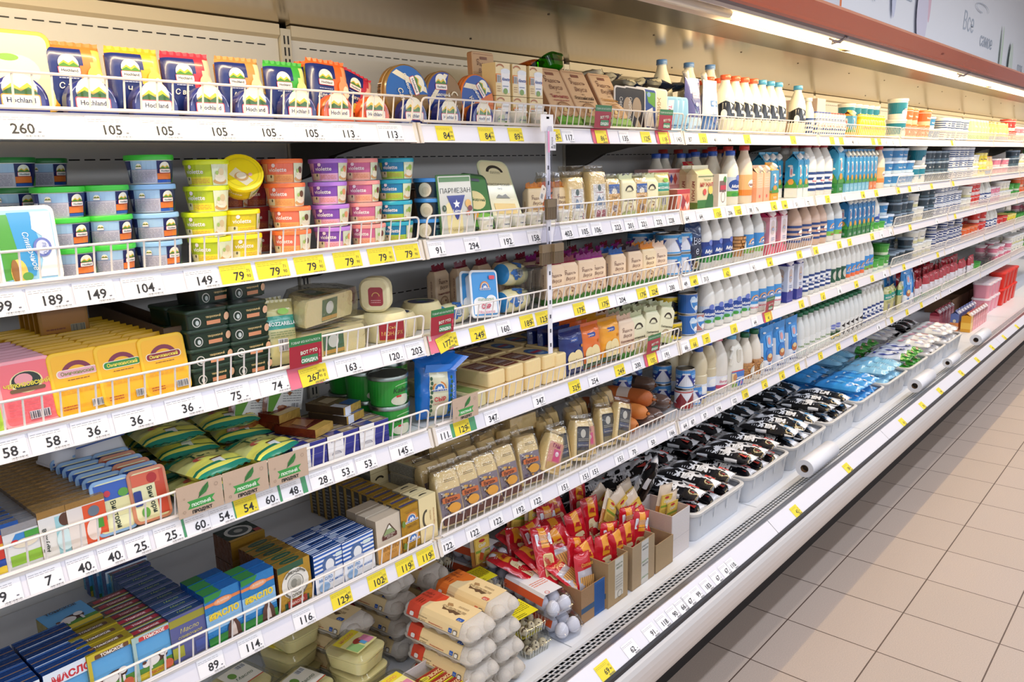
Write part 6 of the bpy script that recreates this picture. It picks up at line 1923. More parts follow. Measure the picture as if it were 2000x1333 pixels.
# ------------------------------------------------------------------ eggs
def eggcarton(oc, name='ДОБРОЕ УТРО', grade='С1', gc='2c5cb0', sleeve=True):
  def f():
    W_, L_, H_ = .108, .242, .066
    g = G()
    pulp = 'c9c0b4'
    # lower half: ten cups
    for i in range(2):
      for j in range(5):
        cx, cy = (-.026 if i == 0 else .026), .025+j*.048
        g.lathe([(.012, 0), (.016, .002), (.024, .020), (.0265, .030)], pulp, 'pulp', n=10, cx=cx, cy=cy)
    g.loft([(.028, W_+.008, L_+.008, .02), (.032, W_+.008, L_+.008, .02)], pulp, 'pulp', cy=L_/2, n=4)
    # lid: bumpy ends, chamfered shoulders
    g.loft([(.032, W_, L_, .020), (.052, W_*.90, L_*.95, .026), (.062, W_*.76, L_*.88, .030), (H_, W_*.66, L_*.80, .02)], 'd3cabf', 'pulp', cy=L_/2, n=5)
    for (cx, cy) in ((-.026, .014), (.026, .014), (-.026, L_-.014), (.026, L_-.014)):
      g.lathe([(.024, .032), (.023, .046), (.016, .056), (.006, .060)], 'd3cabf', 'pulp', n=12, cx=cx, cy=cy)
    parts = [('egg_carton', g)]
    if sleeve:
      s = G()
      ys, ye = .036, L_-.016
      pf = [(-W_*.52, .033), (-W_*.45, .053), (-W_*.37, .0655), (W_*.37, .0655), (W_*.45, .053), (W_*.52, .033)]
      ym = L_-.060
      for (ya, yb, c) in ((ys, ym, 'e9cf9c'), (ym, ye, oc)):
        vs = [(x, y, z+.0012) for y in (ya, yb) for x, z in pf]
        s.add(vs, [(i, i+1, i+7, i+6) for i in range(5)], c, 'paper')
      T = Mtop(0, 0, .0667)
      d = D().poly([(-.010, ym+.001), (.038, ym+.001), (.038, ym-.030), (.020, ym-.034), (-.002, ym-.016)], oc)
      # landscape sketch on top, printed along the carton
      d2 = D()
      d2.poly([(-.03, .010), (-.02, .022), (-.008, .018), (.0, .024), (.012, .016), (.03, .020), (.036, .008), (.02, .012), (.0, .008)], '6a5038').lines(-.04, .0, .04, .010, 3, '7a6044', seed=6).poly([(.012, -.006), (.030, -.002), (.036, -.012), (.022, -.016)], 'b08a5c').lines(-.036, -.016, .0, -.008, 2, '8a7050', seed=9)
      d.add(d2, .002, .098, 1, PI/2)
      d.rr(-.037, .040, -.024, .062, .004, gc).text(grade, -.0305, .051, .010, 'f0f0f4', rot=PI/2, w=.018)
      d.text('Доброе', .008, ym+.022, .015, '7a3020', rot=PI/2, w=.034, shear=.2).text('утро', .022, ym+.022, .013, '7a3020', rot=PI/2, w=.03, shear=.2).lines(-.03, ym+.010, -.012, ym+.036, 3, '9a3a20')
      s.decal(d, T)
      # near long side: the side facing -x
      def Msd(u, v, o):
        t = v/.034
        return (-(W_*.45-.0+(W_*.07)*(1-t))-o-.0015, L_-u, .0345+v*.55+.0)
      e = D().text('Доброе', .075, .018, .013, '5a3a24', w=.032, shear=.2).text('утро', .075, .004, .011, '5a3a24', w=.024, shear=.2).text('йодированные', .125, .008, .011, 'b0402c', w=.05, bold=.03).rr(.170, .006, .182, .026, .002, gc).text(grade, .176, .012, .007, 'f0f0f4', w=.010).rr(.186, .004, .200, .026, .005, '6a6058').rr(.188, .005, .198, .022, .004, 'e8e4dc')
      e.rr(.030, .006, .044, .026, .005, 'e8e4dc').lines(.02, .0, .05, .003, 1, oc)
      s.decal(e, Msd)
      parts.append(('paper_sleeve', s))
    return 'egg_carton', 'egg carton', parts
  return f

KINDS['eggs_red'] = eggcarton('d8482c')
KINDS['eggs_orange'] = eggcarton('ea7826', grade='С0', gc='d86a50')
KINDS['eggs_dark'] = eggcarton('b8302c', grade='С1')

def egg(g, cx, cy, cz, r=.0215, col='eceaf0', mat='eggshell', lying=False):
  pr_ = [(r*.25, -r*.95), (r*.62, -r*.78), (r*.92, -r*.38), (r, .0), (r*.93, r*.42), (r*.70, r*.88), (r*.38, r*1.18), (r*.1, r*1.30)]
  s = len(g.v)
  g.lathe([(a, b) for a, b in pr_], col, mat, n=14)
  m = Matrix.Translation((cx, cy, cz))
  if lying:
    m = m @ Matrix.Rotation(PI/2, 4, 'X')
  for i in range(s, len(g.v)):
    g.v[i] = tuple(m @ Vector(g.v[i]))

def plastic_eggbox():
  """clear box of ten white eggs with a paper band"""
  W_, L_, H_ = .10, .24, .066
  g = G()
  g.loft([(0, W_*.86, L_*.94, .016), (.004, W_*.90, L_*.96, .018), (.030, W_, L_, .02), (.032, W_+.008, L_+.008, .02), (.034, W_, L_, .02), (.058, W_*.86, L_*.94, .02), (H_, W_*.70, L_*.86, .02)], 'f2f4f8', 'clear', cy=L_/2, n=4)
  eggs = []
  parts = [('clear_egg_box', g)]
  for i in range(2):
    for j in range(5):
      e = G()
      egg(e, -.024 if i == 0 else .024, .026+j*.047, .0265)
      parts.append(('egg', e))
  s = G()
  pf = [(-W_*.51, .036), (-W_*.43, .058), (-W_*.36, .067), (W_*.36, .067), (W_*.43, .058), (W_*.51, .036)]
  vs = [(x, y, z+.0012) for y in (.045, L_-.02) for x, z in pf]
  s.add(vs, [(i, i+1, i+7, i+6) for i in range(5)], ['d85a30', 'e6e2e6', 'ebe8ec', 'e6e2e6', 'd85a30'], 'paper')
  d = D().arc(-.018, .055, .008, .002, 'd8503c', 0, 2*PI, 12).lines(-.03, .10, .03, .13, 3, 'e8845c').lines(-.02, .16, .02, .18, 2, 'c0b8c0').ell(.02, .19, .008, .008, 'e8845c')
  s.decal(d, Mtop(0, 0, .0684))
  parts.append(('paper_band', s))
  return 'clear_egg_box', 'egg box', parts

KINDS['eggs_clear'] = plastic_eggbox

@kind
def quail_box():
  W_, L_, H_ = .10, .155, .052
  g = G()
  g.loft([(0, W_*.90, L_*.94, .010), (.003, W_*.92, L_*.95, .012), (.028, W_, L_, .012), (.030, W_+.008, L_+.008, .012), (.032, W_, L_, .012), (H_, W_*.90, L_*.94, .012)], 'f2f2ee', 'clear', cy=L_/2, n=3)
  for i in range(1, 12):
    for s_ in (-1, 1):
      y = L_*i/12
      g.wire([(s_*W_*.46, y, .002), (s_*W_*.505, y, .028)], .0008, 'e8e8e4', 'plastic', n=4)
  for i in range(1, 9):
    x = -W_/2+W_*i/9
    g.wire([(x*.92, L_*.028, .002), (x, -.0005, .028)], .0008, 'e8e8e4', 'plastic', n=4)
  parts = [('quail_egg_box', g)]
  for i in range(3):
    for j in range(4):
      e = G()
      egg(e, -.030+i*.030, .022+j*.036, .017, r=.0138, mat='quail', lying=(i+j) % 2 == 0)
      parts.append(('quail_egg', e))
  t = G().box(-.040, .040, .03, .115, H_, H_+.0008, 'f0e21e', 'paper')
  t.decal(D().lines(-.034, .06, .034, .108, 6, '8a8420', seed=3).lines(-.034, .036, .0, .05, 2, '6a6418', seed=5), Mtop(0, 0, H_+.0008))
  parts.append(('yellow_label', t))
  return 'quail_egg_box', 'egg box', parts

@kind
def cake_tray():
  """clear lidded tub of butter with a picture label"""
  W_, L_, H_ = .125, .145, .058
  b = G().loft([(0, W_*.78, L_*.78, .02), (.004, W_*.80, L_*.80, .022), (H_*.72, W_*.9, L_*.9, .024)], 'fff0b4', 'cheese', cy=L_/2, n=4)
  c = G().loft([(-.0, W_*.84, L_*.84, .02), (H_*.7, W_*.95, L_*.95, .026), (H_*.72, W_*1.0, L_*1.0, .028), (H_*.78, W_*1.0, L_*1.0, .028), (H_*.80, W_*.94, L_*.94, .026), (H_, W_*.84, L_*.84, .022)], 'f4f4ee', 'clear', cy=L_/2, n=5, caps=(False, True))
  t = G()
  t.add([(-.040, .03, H_+.0008), (.040, .03, H_+.0008), (.040, .115, H_+.0008), (-.040, .115, H_+.0008)], [(0, 1, 2, 3)], 'f3ea9a', 'paper')
  t.decal(D().rect(-.040, .090, .040, .115, 'f0dc3c').text('МАСЛО', 0, .097, .014, 'e8a060', w=.06, bold=.04).rect(-.038, .034, -.006, .072, 'a8d080').ell(.004, .066, .016, .011, 'b84a3a').rect(.010, .036, .036, .07, 'e890b0').rect(.0, .04, .012, .06, '6ab0e0'), Mtop(0, 0, H_+.0008))
  return 'butter_tub', 'clear tub', [('butter_tub', b), ('clear_lid', c), ('top_label', t)]

@kind
def cake_tray2():
  r = KINDS['cake_tray']()
  t = G()
  H_ = .058
  t.add([(-.040, .03, H_+.0008), (.040, .03, H_+.0008), (.040, .115, H_+.0008), (-.040, .115, H_+.0008)], [(0, 1, 2, 3)], 'efe8d6', 'paper')
  t.decal(D().rect(-.040, .03, .040, .034, 'c8502c').ell(-.016, .085, .010, .014, '6a9a3a').text('Масло', .004, .056, .016, '3a5a2c', w=.05, shear=.2).bars(.010, .095, .034, .110), Mtop(0, 0, H_+.0008))
  return r[0], r[1], [r[2][0], r[2][1], ('top_label', t)]

# ------------------------------------------------------------------ boxes, crates, rolls
def cardbox(w, dd, h, c='a98a66', side=None, dfront=None, th=.003, back_up=0.0, dl=None, nm='cardboard_box'):
  """open carton with real walls"""
  def f():
    g = G()
    sc = side or c
    g.box(-w/2, w/2, 0, th, 0, h, c, 'card')
    g.box(-w/2, w/2, dd-th, dd, 0, h+back_up, c, 'card')
    for s_ in (-1, 1):
      x = s_*(w/2-th/2)
      vs = [(x+q*th/2, y, z) for q in (-1, 1) for (y, z) in ((th, 0), (dd-th, 0), (dd-th, h+back_up), (th, h))]
      g.add(vs, [(0, 1, 2, 3), (7, 6, 5, 4), (0, 4, 5, 1), (1, 5, 6, 2), (2, 6, 7, 3), (3, 7, 4, 0)], sc, 'card')
    g.box(-w/2+th, w/2-th, th, dd-th, 0, th, sc, 'card')
    parts = [(nm, g)]
    if dfront:
      parts.append(('front_print', G().decal(dfront(D(), w, h), Mfront(0, 0, 0), 'paper')))
    if dl:
      parts.append(('tape', G().decal(dl(D(), dd, h), Mleft(-w/2, 0, 0), 'print')))
    return nm, 'cardboard box', parts
  return f

KINDS['cb_blue'] = cardbox(.150, .17, .115, 'a07c58', dfront=lambda d, w, h: d.rect(-w/2, h*.30, w/2, h*.46, '34506e').rect(-w*.06, 0, w*.30, h, '2a5c9c').ell(w*.40, h*.18, .008, .008, '5a4030').ell(w*.40, h*.18, .006, .006, 'a07c58').rr(w*.36, h*.76, w*.46, h*.9, .002, '5a4030').lines(-w*.04, h*.1, w*.28, h*.95, 16, '1f4a86', seed=2))
KINDS['cb_tan'] = cardbox(.118, .15, .165, 'a68c66', dfront=lambda d, w, h: d.rect(-w*.16, h*.12, w*.26, h, 'c9c3b6').text('радость', .006, h*.84, .014, '3a5a30', w=.04, shear=.2).text('вкуса', .006, h*.76, .012, '3a5a30', w=.036, shear=.2).lines(-w*.12, h*.3, w*.22, h*.66, 6, 'a8a298').rr(-w*.12, h*.3, w*.2, h*.36, .003, 'b8b2a6').arc(.01, h*.18, .014, .0015, '5a5a50', 0, 2*PI, 12))
KINDS['cb_tan2'] = cardbox(.125, .15, .165, 'a89070', dfront=lambda d, w, h: d.rect(-w*.1, 0, w*.22, h, 'c6c2ba').text('радость', .008, h*.86, .013, '2c3a30', w=.036, shear=.2).text('вкуса', .008, h*.78, .011, '2c3a30', w=.03, shear=.2).text('радость', .008, h*.5, .013, '4a8a3a', w=.036, shear=.2).text('вкуса', .008, h*.42, .011, '2c3a30', w=.03, shear=.2).text('радость', .008, h*.14, .013, '4a8a3a', w=.036, shear=.2))
KINDS['cb_tan3'] = cardbox(.115, .15, .105, 'a68c68')
KINDS['cb_white'] = cardbox(.125, .17, .165, 'd8cfcc', side='c8b0a4', dfront=lambda d, w, h: d.rect(-w/2, h*.42, w/2, h*.43, 'b8b0b0'))
KINDS['cb_lux'] = cardbox(.30, .20, .075, 'bda898', nm='cardboard_tray')
KINDS['cb_divider'] = cardbox(.05, .36, .125, '5a4632', back_up=.02)
KINDS['cb_far'] = cardbox(.30, .22, .13, '7a5a40')

@kind
def crate():
  """grey plastic crate with a rolled rim and side ribs"""
  W_, L_, H_ = .425, .60, .118
  g = G()
  th = .004
  n = 5
  out = [(0, .90, .035), (H_-.012, .965, .04)]
  g.loft([(0, W_*.90, L_*.94, .03), (H_-.010, W_*.965, L_*.975, .035)], 'c6c9cf', 'plastic', cy=L_/2, n=n, caps=(True, False))
  g.loft([(H_-.010, W_*.955, L_*.968, .034), (th, W_*.89, L_*.93, .03)], 'bcc0c8', 'plastic', cy=L_/2, n=n, caps=(False, True))
  rim = G().loft([(H_-.014, W_*.99, L_*.992, .040), (H_-.008, W_, L_, .042), (H_-.002, W_, L_, .042), (H_, W_*.985, L_*.99, .040), (H_, W_*.94, L_*.955, .034), (H_-.008, W_*.935, L_*.95, .034)], 'd6d4d2', 'plastic', cy=L_/2, n=n, caps=(False, False))
  for sx in (-.36, -.12, .12, .36):
    x = sx*W_
    g.add([(x-.008, .010, H_-.012), (x+.008, .010, H_-.012), (x+.002, .010, H_*.45), (x-.002, .010, H_*.45), (x-.006, .002, H_-.012), (x+.006, .002, H_-.012)], [(4, 5, 2, 3), (0, 4, 3), (1, 2, 5)], 'd2d4d8', 'plastic')
  return 'plastic_crate', 'crate', [('plastic_crate', g), ('rim', rim)]

def roll(r, l):
  def f():
    g = G().lathe([(r*.42, .004), (r*.42, 0), (r*.96, 0), (r, .003), (r, l-.003), (r*.96, l), (r*.3, l)], 'e9e9ee', 'softbag', n=26, axis='x', cx=r*.0, cy=r, caps=(False, True))
    c = G().lathe([(r*.42, 0), (r*.42, .02), (r*.36, .02), (r*.36, 0)], '8a6a4c', 'card', n=18, axis='x', cx=0, cy=r, caps=(False, False))
    c.lathe([(r*.40, .018), (r*.40, .019)], '2a2018', 'rubber', n=14, axis='x', cx=0, cy=r)
    return 'bag_roll', 'roll of bags', [('bag_roll', g), ('cardboard_core', c)]
  return f

KINDS['roll_big'] = roll(.040, .30)
KINDS['roll_small'] = roll(.030, .22)
KINDS['lidtub_clear'] = cardbox(.2, .16, .12, 'e6dce0')

@kind
def pink_bucket():
  g = G().loft([(0, .13, .12, .03), (.12, .15, .14, .035)], 'e89aa8', 'plastic', cy=.07, n=5)
  L_ = G().loft([(.118, .158, .148, .036), (.124, .160, .150, .036), (.136, .154, .144, .034)], 'f4e4e6', 'plastic', cy=.07, n=5)
  return 'pink_bucket', 'bucket', [('pink_bucket', g), ('lid', L_)]

@kind
def red_bucket():
  g = G().loft([(0, .13, .12, .03), (.14, .15, .14, .035)], 'd8281c', 'plastic', cy=.07, n=5)
  L_ = G().loft([(.138, .158, .148, .036), (.144, .160, .150, .036), (.156, .154, .144, .034)], 'e8382a', 'plastic', cy=.07, n=5)
  return 'red_bucket', 'bucket', [('red_bucket', g), ('lid', L_)]

@kind
def clear_cup():
  g = G().lathe([(.024, 0), (.030, .055), (.032, .056)], 'e8eaea', 'clear', n=16, cy=.032)
  L_ = G().lathe([(.034, .056), (.034, .060), (.028, .062)], 'e4e8e8', 'clear', n=16, cy=.032)
  return 'clear_plastic_cup', 'cup', [('clear_plastic_cup', g), ('lid', L_)]

@kind
def stripe_cup():
  g = G().lathe([(.026, 0), (.032, .05), (.034, .052)], ['ecebf0', 'c8c8cc'], 'plastic', n=14, cy=.034)
  lab = G().decal(D().stripes(-.1, .006, .1, .044, 3, '26407c').ell(0, .025, .012, .010, 'f0ece6'), Mcyl(lambda z: .0262+z*.12, cy=.034), strip=.012)
  return 'striped_yogurt_cup', 'yogurt cup', [('striped_yogurt_cup', g), ('label_print', lab)]

@kind
def foil_snack():
  g = G()
  M = pillow(g, .085, .12, .03, lambda u, v, fr: ('b02a34' if v > .6 else ('e6e0e4' if v > .2 else '3f9a44')), 'bag', nx=8, nz=10, p=3, crimp=.008, wrinkle=.004, seed=9)
  return 'curd_pack', 'curd pack', [('curd_pack', g)]

@kind
def flat_bag_dark():
  g = G()
  M = pillow(g, .12, .10, .03, lambda u, v, fr: ('2a3a5a' if u > .5 else 'e2dcc4'), 'bag', nx=10, nz=10, p=3, crimp=.008, wrinkle=.004, seed=12, crimpcol='20304a')
  g.xf(Matrix(((1, 0, 0, 0), (0, 0, 1, 0), (0, -1, 0, .03), (0, 0, 0, 1))))
  return 'dark_flat_bag', 'bag', [('dark_flat_bag', g)]

@kind
def green_tray():
  g = G().loft([(0, .09, .12, .02), (.03, .105, .14, .024), (.032, .112, .148, .026), (.036, .112, .148, .026)], '58b030', 'clear', cy=.07, n=4)
  return 'green_clear_tray', 'tray', [('green_clear_tray', g)]

@kind
def orange_tray():
  g = G().loft([(0, .09, .12, .02), (.03, .105, .14, .024), (.032, .112, .148, .026), (.036, .112, .148, .026)], 'd89a5a', 'clear', cy=.07, n=4)
  return 'orange_clear_tray', 'tray', [('orange_clear_tray', g)]

@kind
def blue_lidbox():
  g = G().loft([(0, .09, .07, .01), (.032, .098, .078, .012)], 'c8d4dc', 'plastic', cy=.04, n=4)
  L_ = G().loft([(.031, .104, .084, .012), (.036, .106, .086, .012), (.040, .100, .08, .01)], '4a98b8', 'plastic', cy=.04, n=4)
  g.decal(D().rr(-.02, .008, .02, .026, .004, 'e6dcd0').rect(-.012, .012, .012, .02, 'd88a6a'), Mfront(0, .001, 0))
  return 'blue_lidded_box', 'box', [('blue_lidded_box', g), ('lid', L_)]

@kind
def brown_slab():
  g = G().box(-.10, .10, 0, .16, 0, .016, '4a2c20', 'bag')
  return 'brown_tray', 'tray', [('brown_tray', g)]
# ------------------------------------------------------------------ filling the shelves
ST[6] = DK
SHN = {1: 'top shelf', 2: 'second shelf', 3: 'third shelf', 4: 'fourth shelf', 5: 'lowest shelf', 6: 'case floor'}
NUM = ORD

def X(u, k, y=.03, dz=.05):
  return xat(u, y, ST[k]+dz)

def up(i, n):
  return 'top' if i == n-1 else ('bottom' if i == 0 else ORD[i]+' up')

def back(j):
  return 'front row' if j == 0 else ORD[j]+' row back'

def rank(key, k, xs, desc, where, y=.03, deep=1, dp=.03, stack=1, dh=.05, dz=0., jit=.002, rz=0., rx=0., ry=0., sc=1.0, us=True, spin=False, skipfront=0, tops=None, grp=None, stagger=0.):
  """one kind of product set out in files on a shelf: xs are the files, `deep` rows back, `stack` high"""
  xs = [X(u, k, y) for u in xs] if us else xs
  ks = key if isinstance(key, list) else [key]
  group = grp or '%s on the %s' % (desc.split(' with ')[0]+'s', SHN[k])
  for i, x in enumerate(xs):
    for j in range(skipfront, deep):
      n = stack
      if tops:
        n = tops[i] if isinstance(tops, (list, tuple)) else tops
      for h in range(n):
        r = random.uniform
        lab = desc
        pos = []
        if n > 1:
          pos.append(up(h, n))
        if len(xs) > 1:
          pos.append('%s %s' % (ORD[i], 'file' if deep > 1 or n > 1 else 'along'))
        if deep > 1:
          pos.append(back(j-skipfront) if j-skipfront > 0 else 'front')
        lab = '%s%s, %s' % (desc, (', '+' '.join(pos)) if pos else '', where)
        place(ks[(i+j+h) % len(ks)], (x+r(-jit, jit)+stagger*(j % 2), y+j*dp+r(0, jit), ST[k]+dz+h*dh), lab, group,
           rz=rz+(r(-.6, .6) if spin else r(-.03, .03)), rx=rx, ry=ry, sc=sc)

def one(key, k, x, desc, y=.03, dz=0., rz=0., rx=0., ry=0., sc=1.0, us=True, group=None):
  xx = X(x, k, y) if us else x
  return place(key, (xx, y, ST[k]+dz), desc, group, rz=rz, rx=rx, ry=ry, sc=sc)

B1, B2, B3 = 'left end', 'second bay', 'third bay'

# ================= top shelf
one('violapack', 1, 42, 'yellow-rimmed tray of soft cheese standing at the left end of top shelf', y=.06, rx=-.12, sc=1.15)
one('arch_yellow', 1, 36, 'navy dome-topped cheese box with amber plate, leftmost on the top shelf', y=.022)
G1 = 'navy dome-topped boxes behind the top wire guard'
for i, u in enumerate((178, 302, 408, 496, 584)):
  one('arch_navy', 1, u, 'navy dome-topped cheese box, %s along from the amber one' % ORD[i], y=.022, group=G1)
one('arch_orange', 1, 660, 'orange dome-topped cheese box below the burger slices', y=.022)
one('arch_orange', 1, 732, 'orange dome-topped cheese box below the first round boxes', y=.022)
for i, u in enumerate((808, 877, 944)):
  one('arch_navy', 1, u, 'navy dome-topped cheese box below the %s file of round boxes' % ORD[i], y=.022, group=G1)
for key, u, nm in (('sl_orange', 158, 'orange and navy, mushroom'), ('sl_yellow', 277, 'yellow and navy, cheddar'), ('sl_red', 380, 'red and navy, ham'), ('sl_tan', 481, 'tan and navy, assorted'), ('sl_green', 571, 'green and navy, sandwich')):
  for j in range(2):
    one(key, 1, u, '%s cheese slice pack, %s' % (nm, 'front one' if j == 0 else 'behind the front one'), y=.058+j*.034, dz=.004, rx=-.10, rz=.02, sc=1.05, group='processed cheese slice packs')
one('sl_snack', 1, 652, 'crumpled orange and navy burger slice pack on top shelf', y=.058, dz=.006, rx=-.15, ry=.06, sc=1.12)
one('sl_snack', 1, 640, 'second orange burger slice pack, behind the crumpled one', y=.10, dz=.006, rx=-.1, ry=-.1, sc=1.12)
one('sl_red', 1, 695, 'half hidden slice pack leaning right beside the round boxes', y=.07, dz=0., rx=-.2, ry=.35, sc=.95)
for key, u, nm, n in (('disc_blue', 800, 'brown and sky blue', 5), ('disc_navy', 872, 'brown and navy', 4), ('disc_orange', 936, 'orange and blue', 4)):
  for j in range(n):
    one(key, 1, u, '%s round cheese box on edge, %s of its file' % (nm, ['front', 'second', 'third', 'fourth', 'last'][j]), y=.052+j*.027, dz=.0, rx=-.06, sc=1.22 if key == 'disc_blue' else (1.08, 1.05, 1.16), group='round cheese boxes standing on edge')
for i, u in enumerate((984, 1016, 1048)):
  for h in range(2):
    one('almette', 1, u, 'cream and orange cheese carton, %s layer, %s from the round boxes' % (('lower', 'upper')[h], ORD[i]), y=.055, dz=h*.086, sc=(1, 1, 1.28), group='cream and orange cheese cartons')
for i, u in enumerate((983, 1025, 1064)):
  one('small_cup', 1, u, 'small white cheese cup before the cream cartons, %s from left' % ORD[i], y=.02, group='small white cheese cups')
for i, (key, u, nm) in enumerate((('rv_a', 1118, 'dark red name'), ('rv_b', 1166, 'black name'), ('rv_c', 1216, 'amber name'))):
  for j in range(3):
    one(key, 1, u, 'tan cheese slab pack with %s, leaning back, %s of three' % (nm, ('front', 'middle', 'rear')[j]), y=.035+j*.032, rx=-.50, rz=.04, sc=(1.4, 1.14, 1.2), group='leaning tan cheese slab packs')
for j in range(7):
  one('rv_back', 1, 950, 'tan cheese slab pack behind the round boxes, %s from the front' % ORD[j], y=.205+j*.031, dz=.072, rx=-.05, group='tan slab packs at the back of the top shelf')
one('rv_back', 1, 1040, 'tan slab pack lying crosswise at the back of the top shelf', y=.27, dz=.075, rx=-1.2, rz=.2)
one('cb_far', 1, 1000, 'low carton under the tan packs at the back of the top shelf', y=.22, dz=0, sc=(1.05, .95, .42))
for j in range(3):
  one('orange_tray', 1, 1060, 'orange clear tray under the top shelf ceiling, %s of its stack' % ('bottom', 'middle', 'top')[j], y=.26, dz=.09+j*.035, rx=-.25, rz=.3, group='orange clear trays')
one('cb_far', 1, 1080, 'dark carton carrying the orange clear trays', y=.25, dz=0, sc=(.7, .8, .62))
one('green_tray', 1, 1098, 'green clear tray leaning against the orange trays', y=.22, dz=.155, rx=-.5, rz=.2)
for j in range(2):
  one('blue_lidbox', 1, 1150, 'small blue-lidded box at the back of the top shelf, %s one' % ('lower', 'upper')[j], y=.28, dz=.125+j*.041)
one('cb_far', 1, 1168, 'carton under the blue-lidded boxes', y=.26, dz=0, sc=(.6, .9, .92))
for i, (key, u, nm) in enumerate((('brynza_dark', 1222, 'black and beige'), ('brynza_dark', 1240, 'dark second'), ('brynza', 1262, 'blue and green'), ('brynza_white', 1284, 'cream and white'))):
  one(key, 1, u, '%s brined cheese tray standing in the tray file' % nm, y=.035+.01*(3-i), rx=-.10, rz=-.25, ry=.08)
for i, u in enumerate((1308, 1318, 1328)):
  one('blue_tray', 1, u, 'pale blue curd tray beside the wire guard gap, %s of three' % ORD[i], y=.035, rx=-.08, rz=-.3, group='pale blue curd trays')
for i, (u, yy) in enumerate(((1180, .2), (1205, .16), (1240, .2), (1262, .22), (1290, .18), (1312, .2))):
  one('flat_bag_dark', 1, u, 'dark flat bag of grated cheese lying on the trays, %s from left' % ORD[i], y=yy, dz=.15, rz=.5-.3*i, rx=-.2+.1*(i % 3), ry=.2*(-1)**i, group='dark flat bags over the cheese trays')
one('cb_far', 1, 1235, 'long low carton under the dark flat bags', y=.15, dz=0, sc=(1.6, 1.2, 1.1))
for i, (key, u) in enumerate((('doy_a', 1362), ('doy_b', 1396))):
  for j in range(3):
    one(key, 1, u, '%s condensed milk pouch, %s of its file' % (('purple patterned', 'blue and white')[i], ('front', 'second', 'third')[j]), y=.035+j*.048, sc=1.12, group='spouted condensed milk pouches')
for i, u in enumerate((1310, 1362, 1403)):
  one('mb_tallblue', 1, u, 'tall milk bottle with grey-blue cap behind the pouches, %s from left' % ORD[i], y=.20-.02*i, group='tall milk bottles with grey-blue caps')
xs = [X(1432, 1)+i*.082 for i in range(10)]
for j in range(3):
  for i, x in enumerate(xs[:4]):
    place('mb_orange', (x+.02*j, .03+j*.08, ST[1]), 'orange-capped milk bottle with black patches, %s, %s file' % (('front', 'second row', 'third row')[j], ORD[i]), 'orange-capped milk bottles')
  for i, x in enumerate(xs[4:7]):
    place('mb_blue', (x+.02*j, .03+j*.08, ST[1]), 'blue-capped milk bottle with black patches, %s, %s file' % (('front', 'second row', 'third row')[j], ORD[i]), 'blue-capped milk bottles')
one('mb_blue', 1, 1571, 'single blue-capped milk bottle with black patches beside a white carton', y=.035)
one('mb_stripe_small', 1, 1588, 'striped kefir bottle squeezed beside the single milk bottle', y=.05, sc=.85)
one('cb_white', 1, 1602, 'white display carton standing open behind the small striped bottles', y=.16, sc=(.9, 1, 1.2))
for i in range(10):
  place('mb_small_blue' if i < 5 else 'mb_small_red', (X(1612, 1)+i*.040, .06, ST[1]), 'small striped yogurt bottle with %s cap, %s along' % ('blue' if i < 5 else 'red', ORD[i]), 'small striped yogurt bottles')
  place('mb_small_blue' if i < 5 else 'mb_small_red', (X(1612, 1)+i*.040, .11, ST[1]), 'small striped yogurt bottle with %s cap, %s along, second row' % ('blue' if i < 5 else 'red', ORD[i]), 'small striped yogurt bottles')
one('ct_yellow', 1, 1668, 'short white and blue carton with a screw cap on the top shelf', y=.04, sc=.85)
for i in range(9):
  place('mb_thin_yellow', (X(1692, 1)+i*.044, .04, ST[1]), 'thin yellow drink bottle, %s along the top shelf' % ORD[i], 'thin yellow drink bottles', sc=1.25)
for i in range(5):
  for h in range(2):
    place('bk_teal', (X(1668, 1, .14)+i*.105, .14, ST[1]+h*.096), 'white and teal bucket behind the yellow bottles, %s, %s along' % (('lower', 'upper')[h], ORD[i]), 'white and teal buckets')
"""far bays, small goods"""
FARSEQ = {1: [('bk_teal', 2, 1), ('bk_orange', 2, 4), ('bk_blue', 2, 2), ('bk_stripe', 2, 7), ('mb_color', 1, 9), ('mb_color2', 1, 10), ('bk_red', 2, 3), ('bk_pink', 2, 5), ('bk_green', 2, 3), ('mb_color', 1, 10), ('bk_orange', 2, 4), ('bk_white', 2, 4), ('bk_red', 2, 4), ('bk_green', 2, 5)]}
DES = {'bk_teal': 'white and teal bucket', 'bk_orange': 'orange curd bucket', 'bk_blue': 'pale blue dairy tub', 'bk_stripe': 'striped sour cream tub', 'mb_color': 'small bright fruit drink bottle', 'mb_color2': 'small amber drink bottle',
    'bk_red': 'red dessert tub', 'bk_pink': 'pink dessert tub', 'bk_green': 'green dessert tub', 'bk_white': 'cream white dairy tub', 'bk_dark': 'dark dairy tub', 'stripe_cup': 'striped yogurt cup', 'bk_yellow': 'yellow dessert tub',
    'foil_snack': 'red and white curd pack', 'mb_stripe_small': 'slim striped kefir bottle', 'ct_red': 'red dairy carton', 'clear_cup': 'small clear cup', 'milk_pitcher_bag': 'blue milk pouch', 'sucre_card': 'smoked cheese pouch', 'mozz_bag': 'cheese bag'}
WID = {'bk_teal': .10, 'bk_orange': .096, 'bk_blue': .104, 'bk_stripe': .084, 'mb_color': .05, 'mb_color2': .05, 'bk_red': .084, 'bk_pink': .076, 'bk_green': .084, 'bk_white': .088, 'bk_dark': .084, 'stripe_cup': .072, 'bk_yellow': .06, 'foil_snack': .09, 'mb_stripe_small': .068, 'ct_red': .08, 'clear_cup': .07, 'milk_pitcher_bag': .095, 'sucre_card': .08, 'mozz_bag': .09}
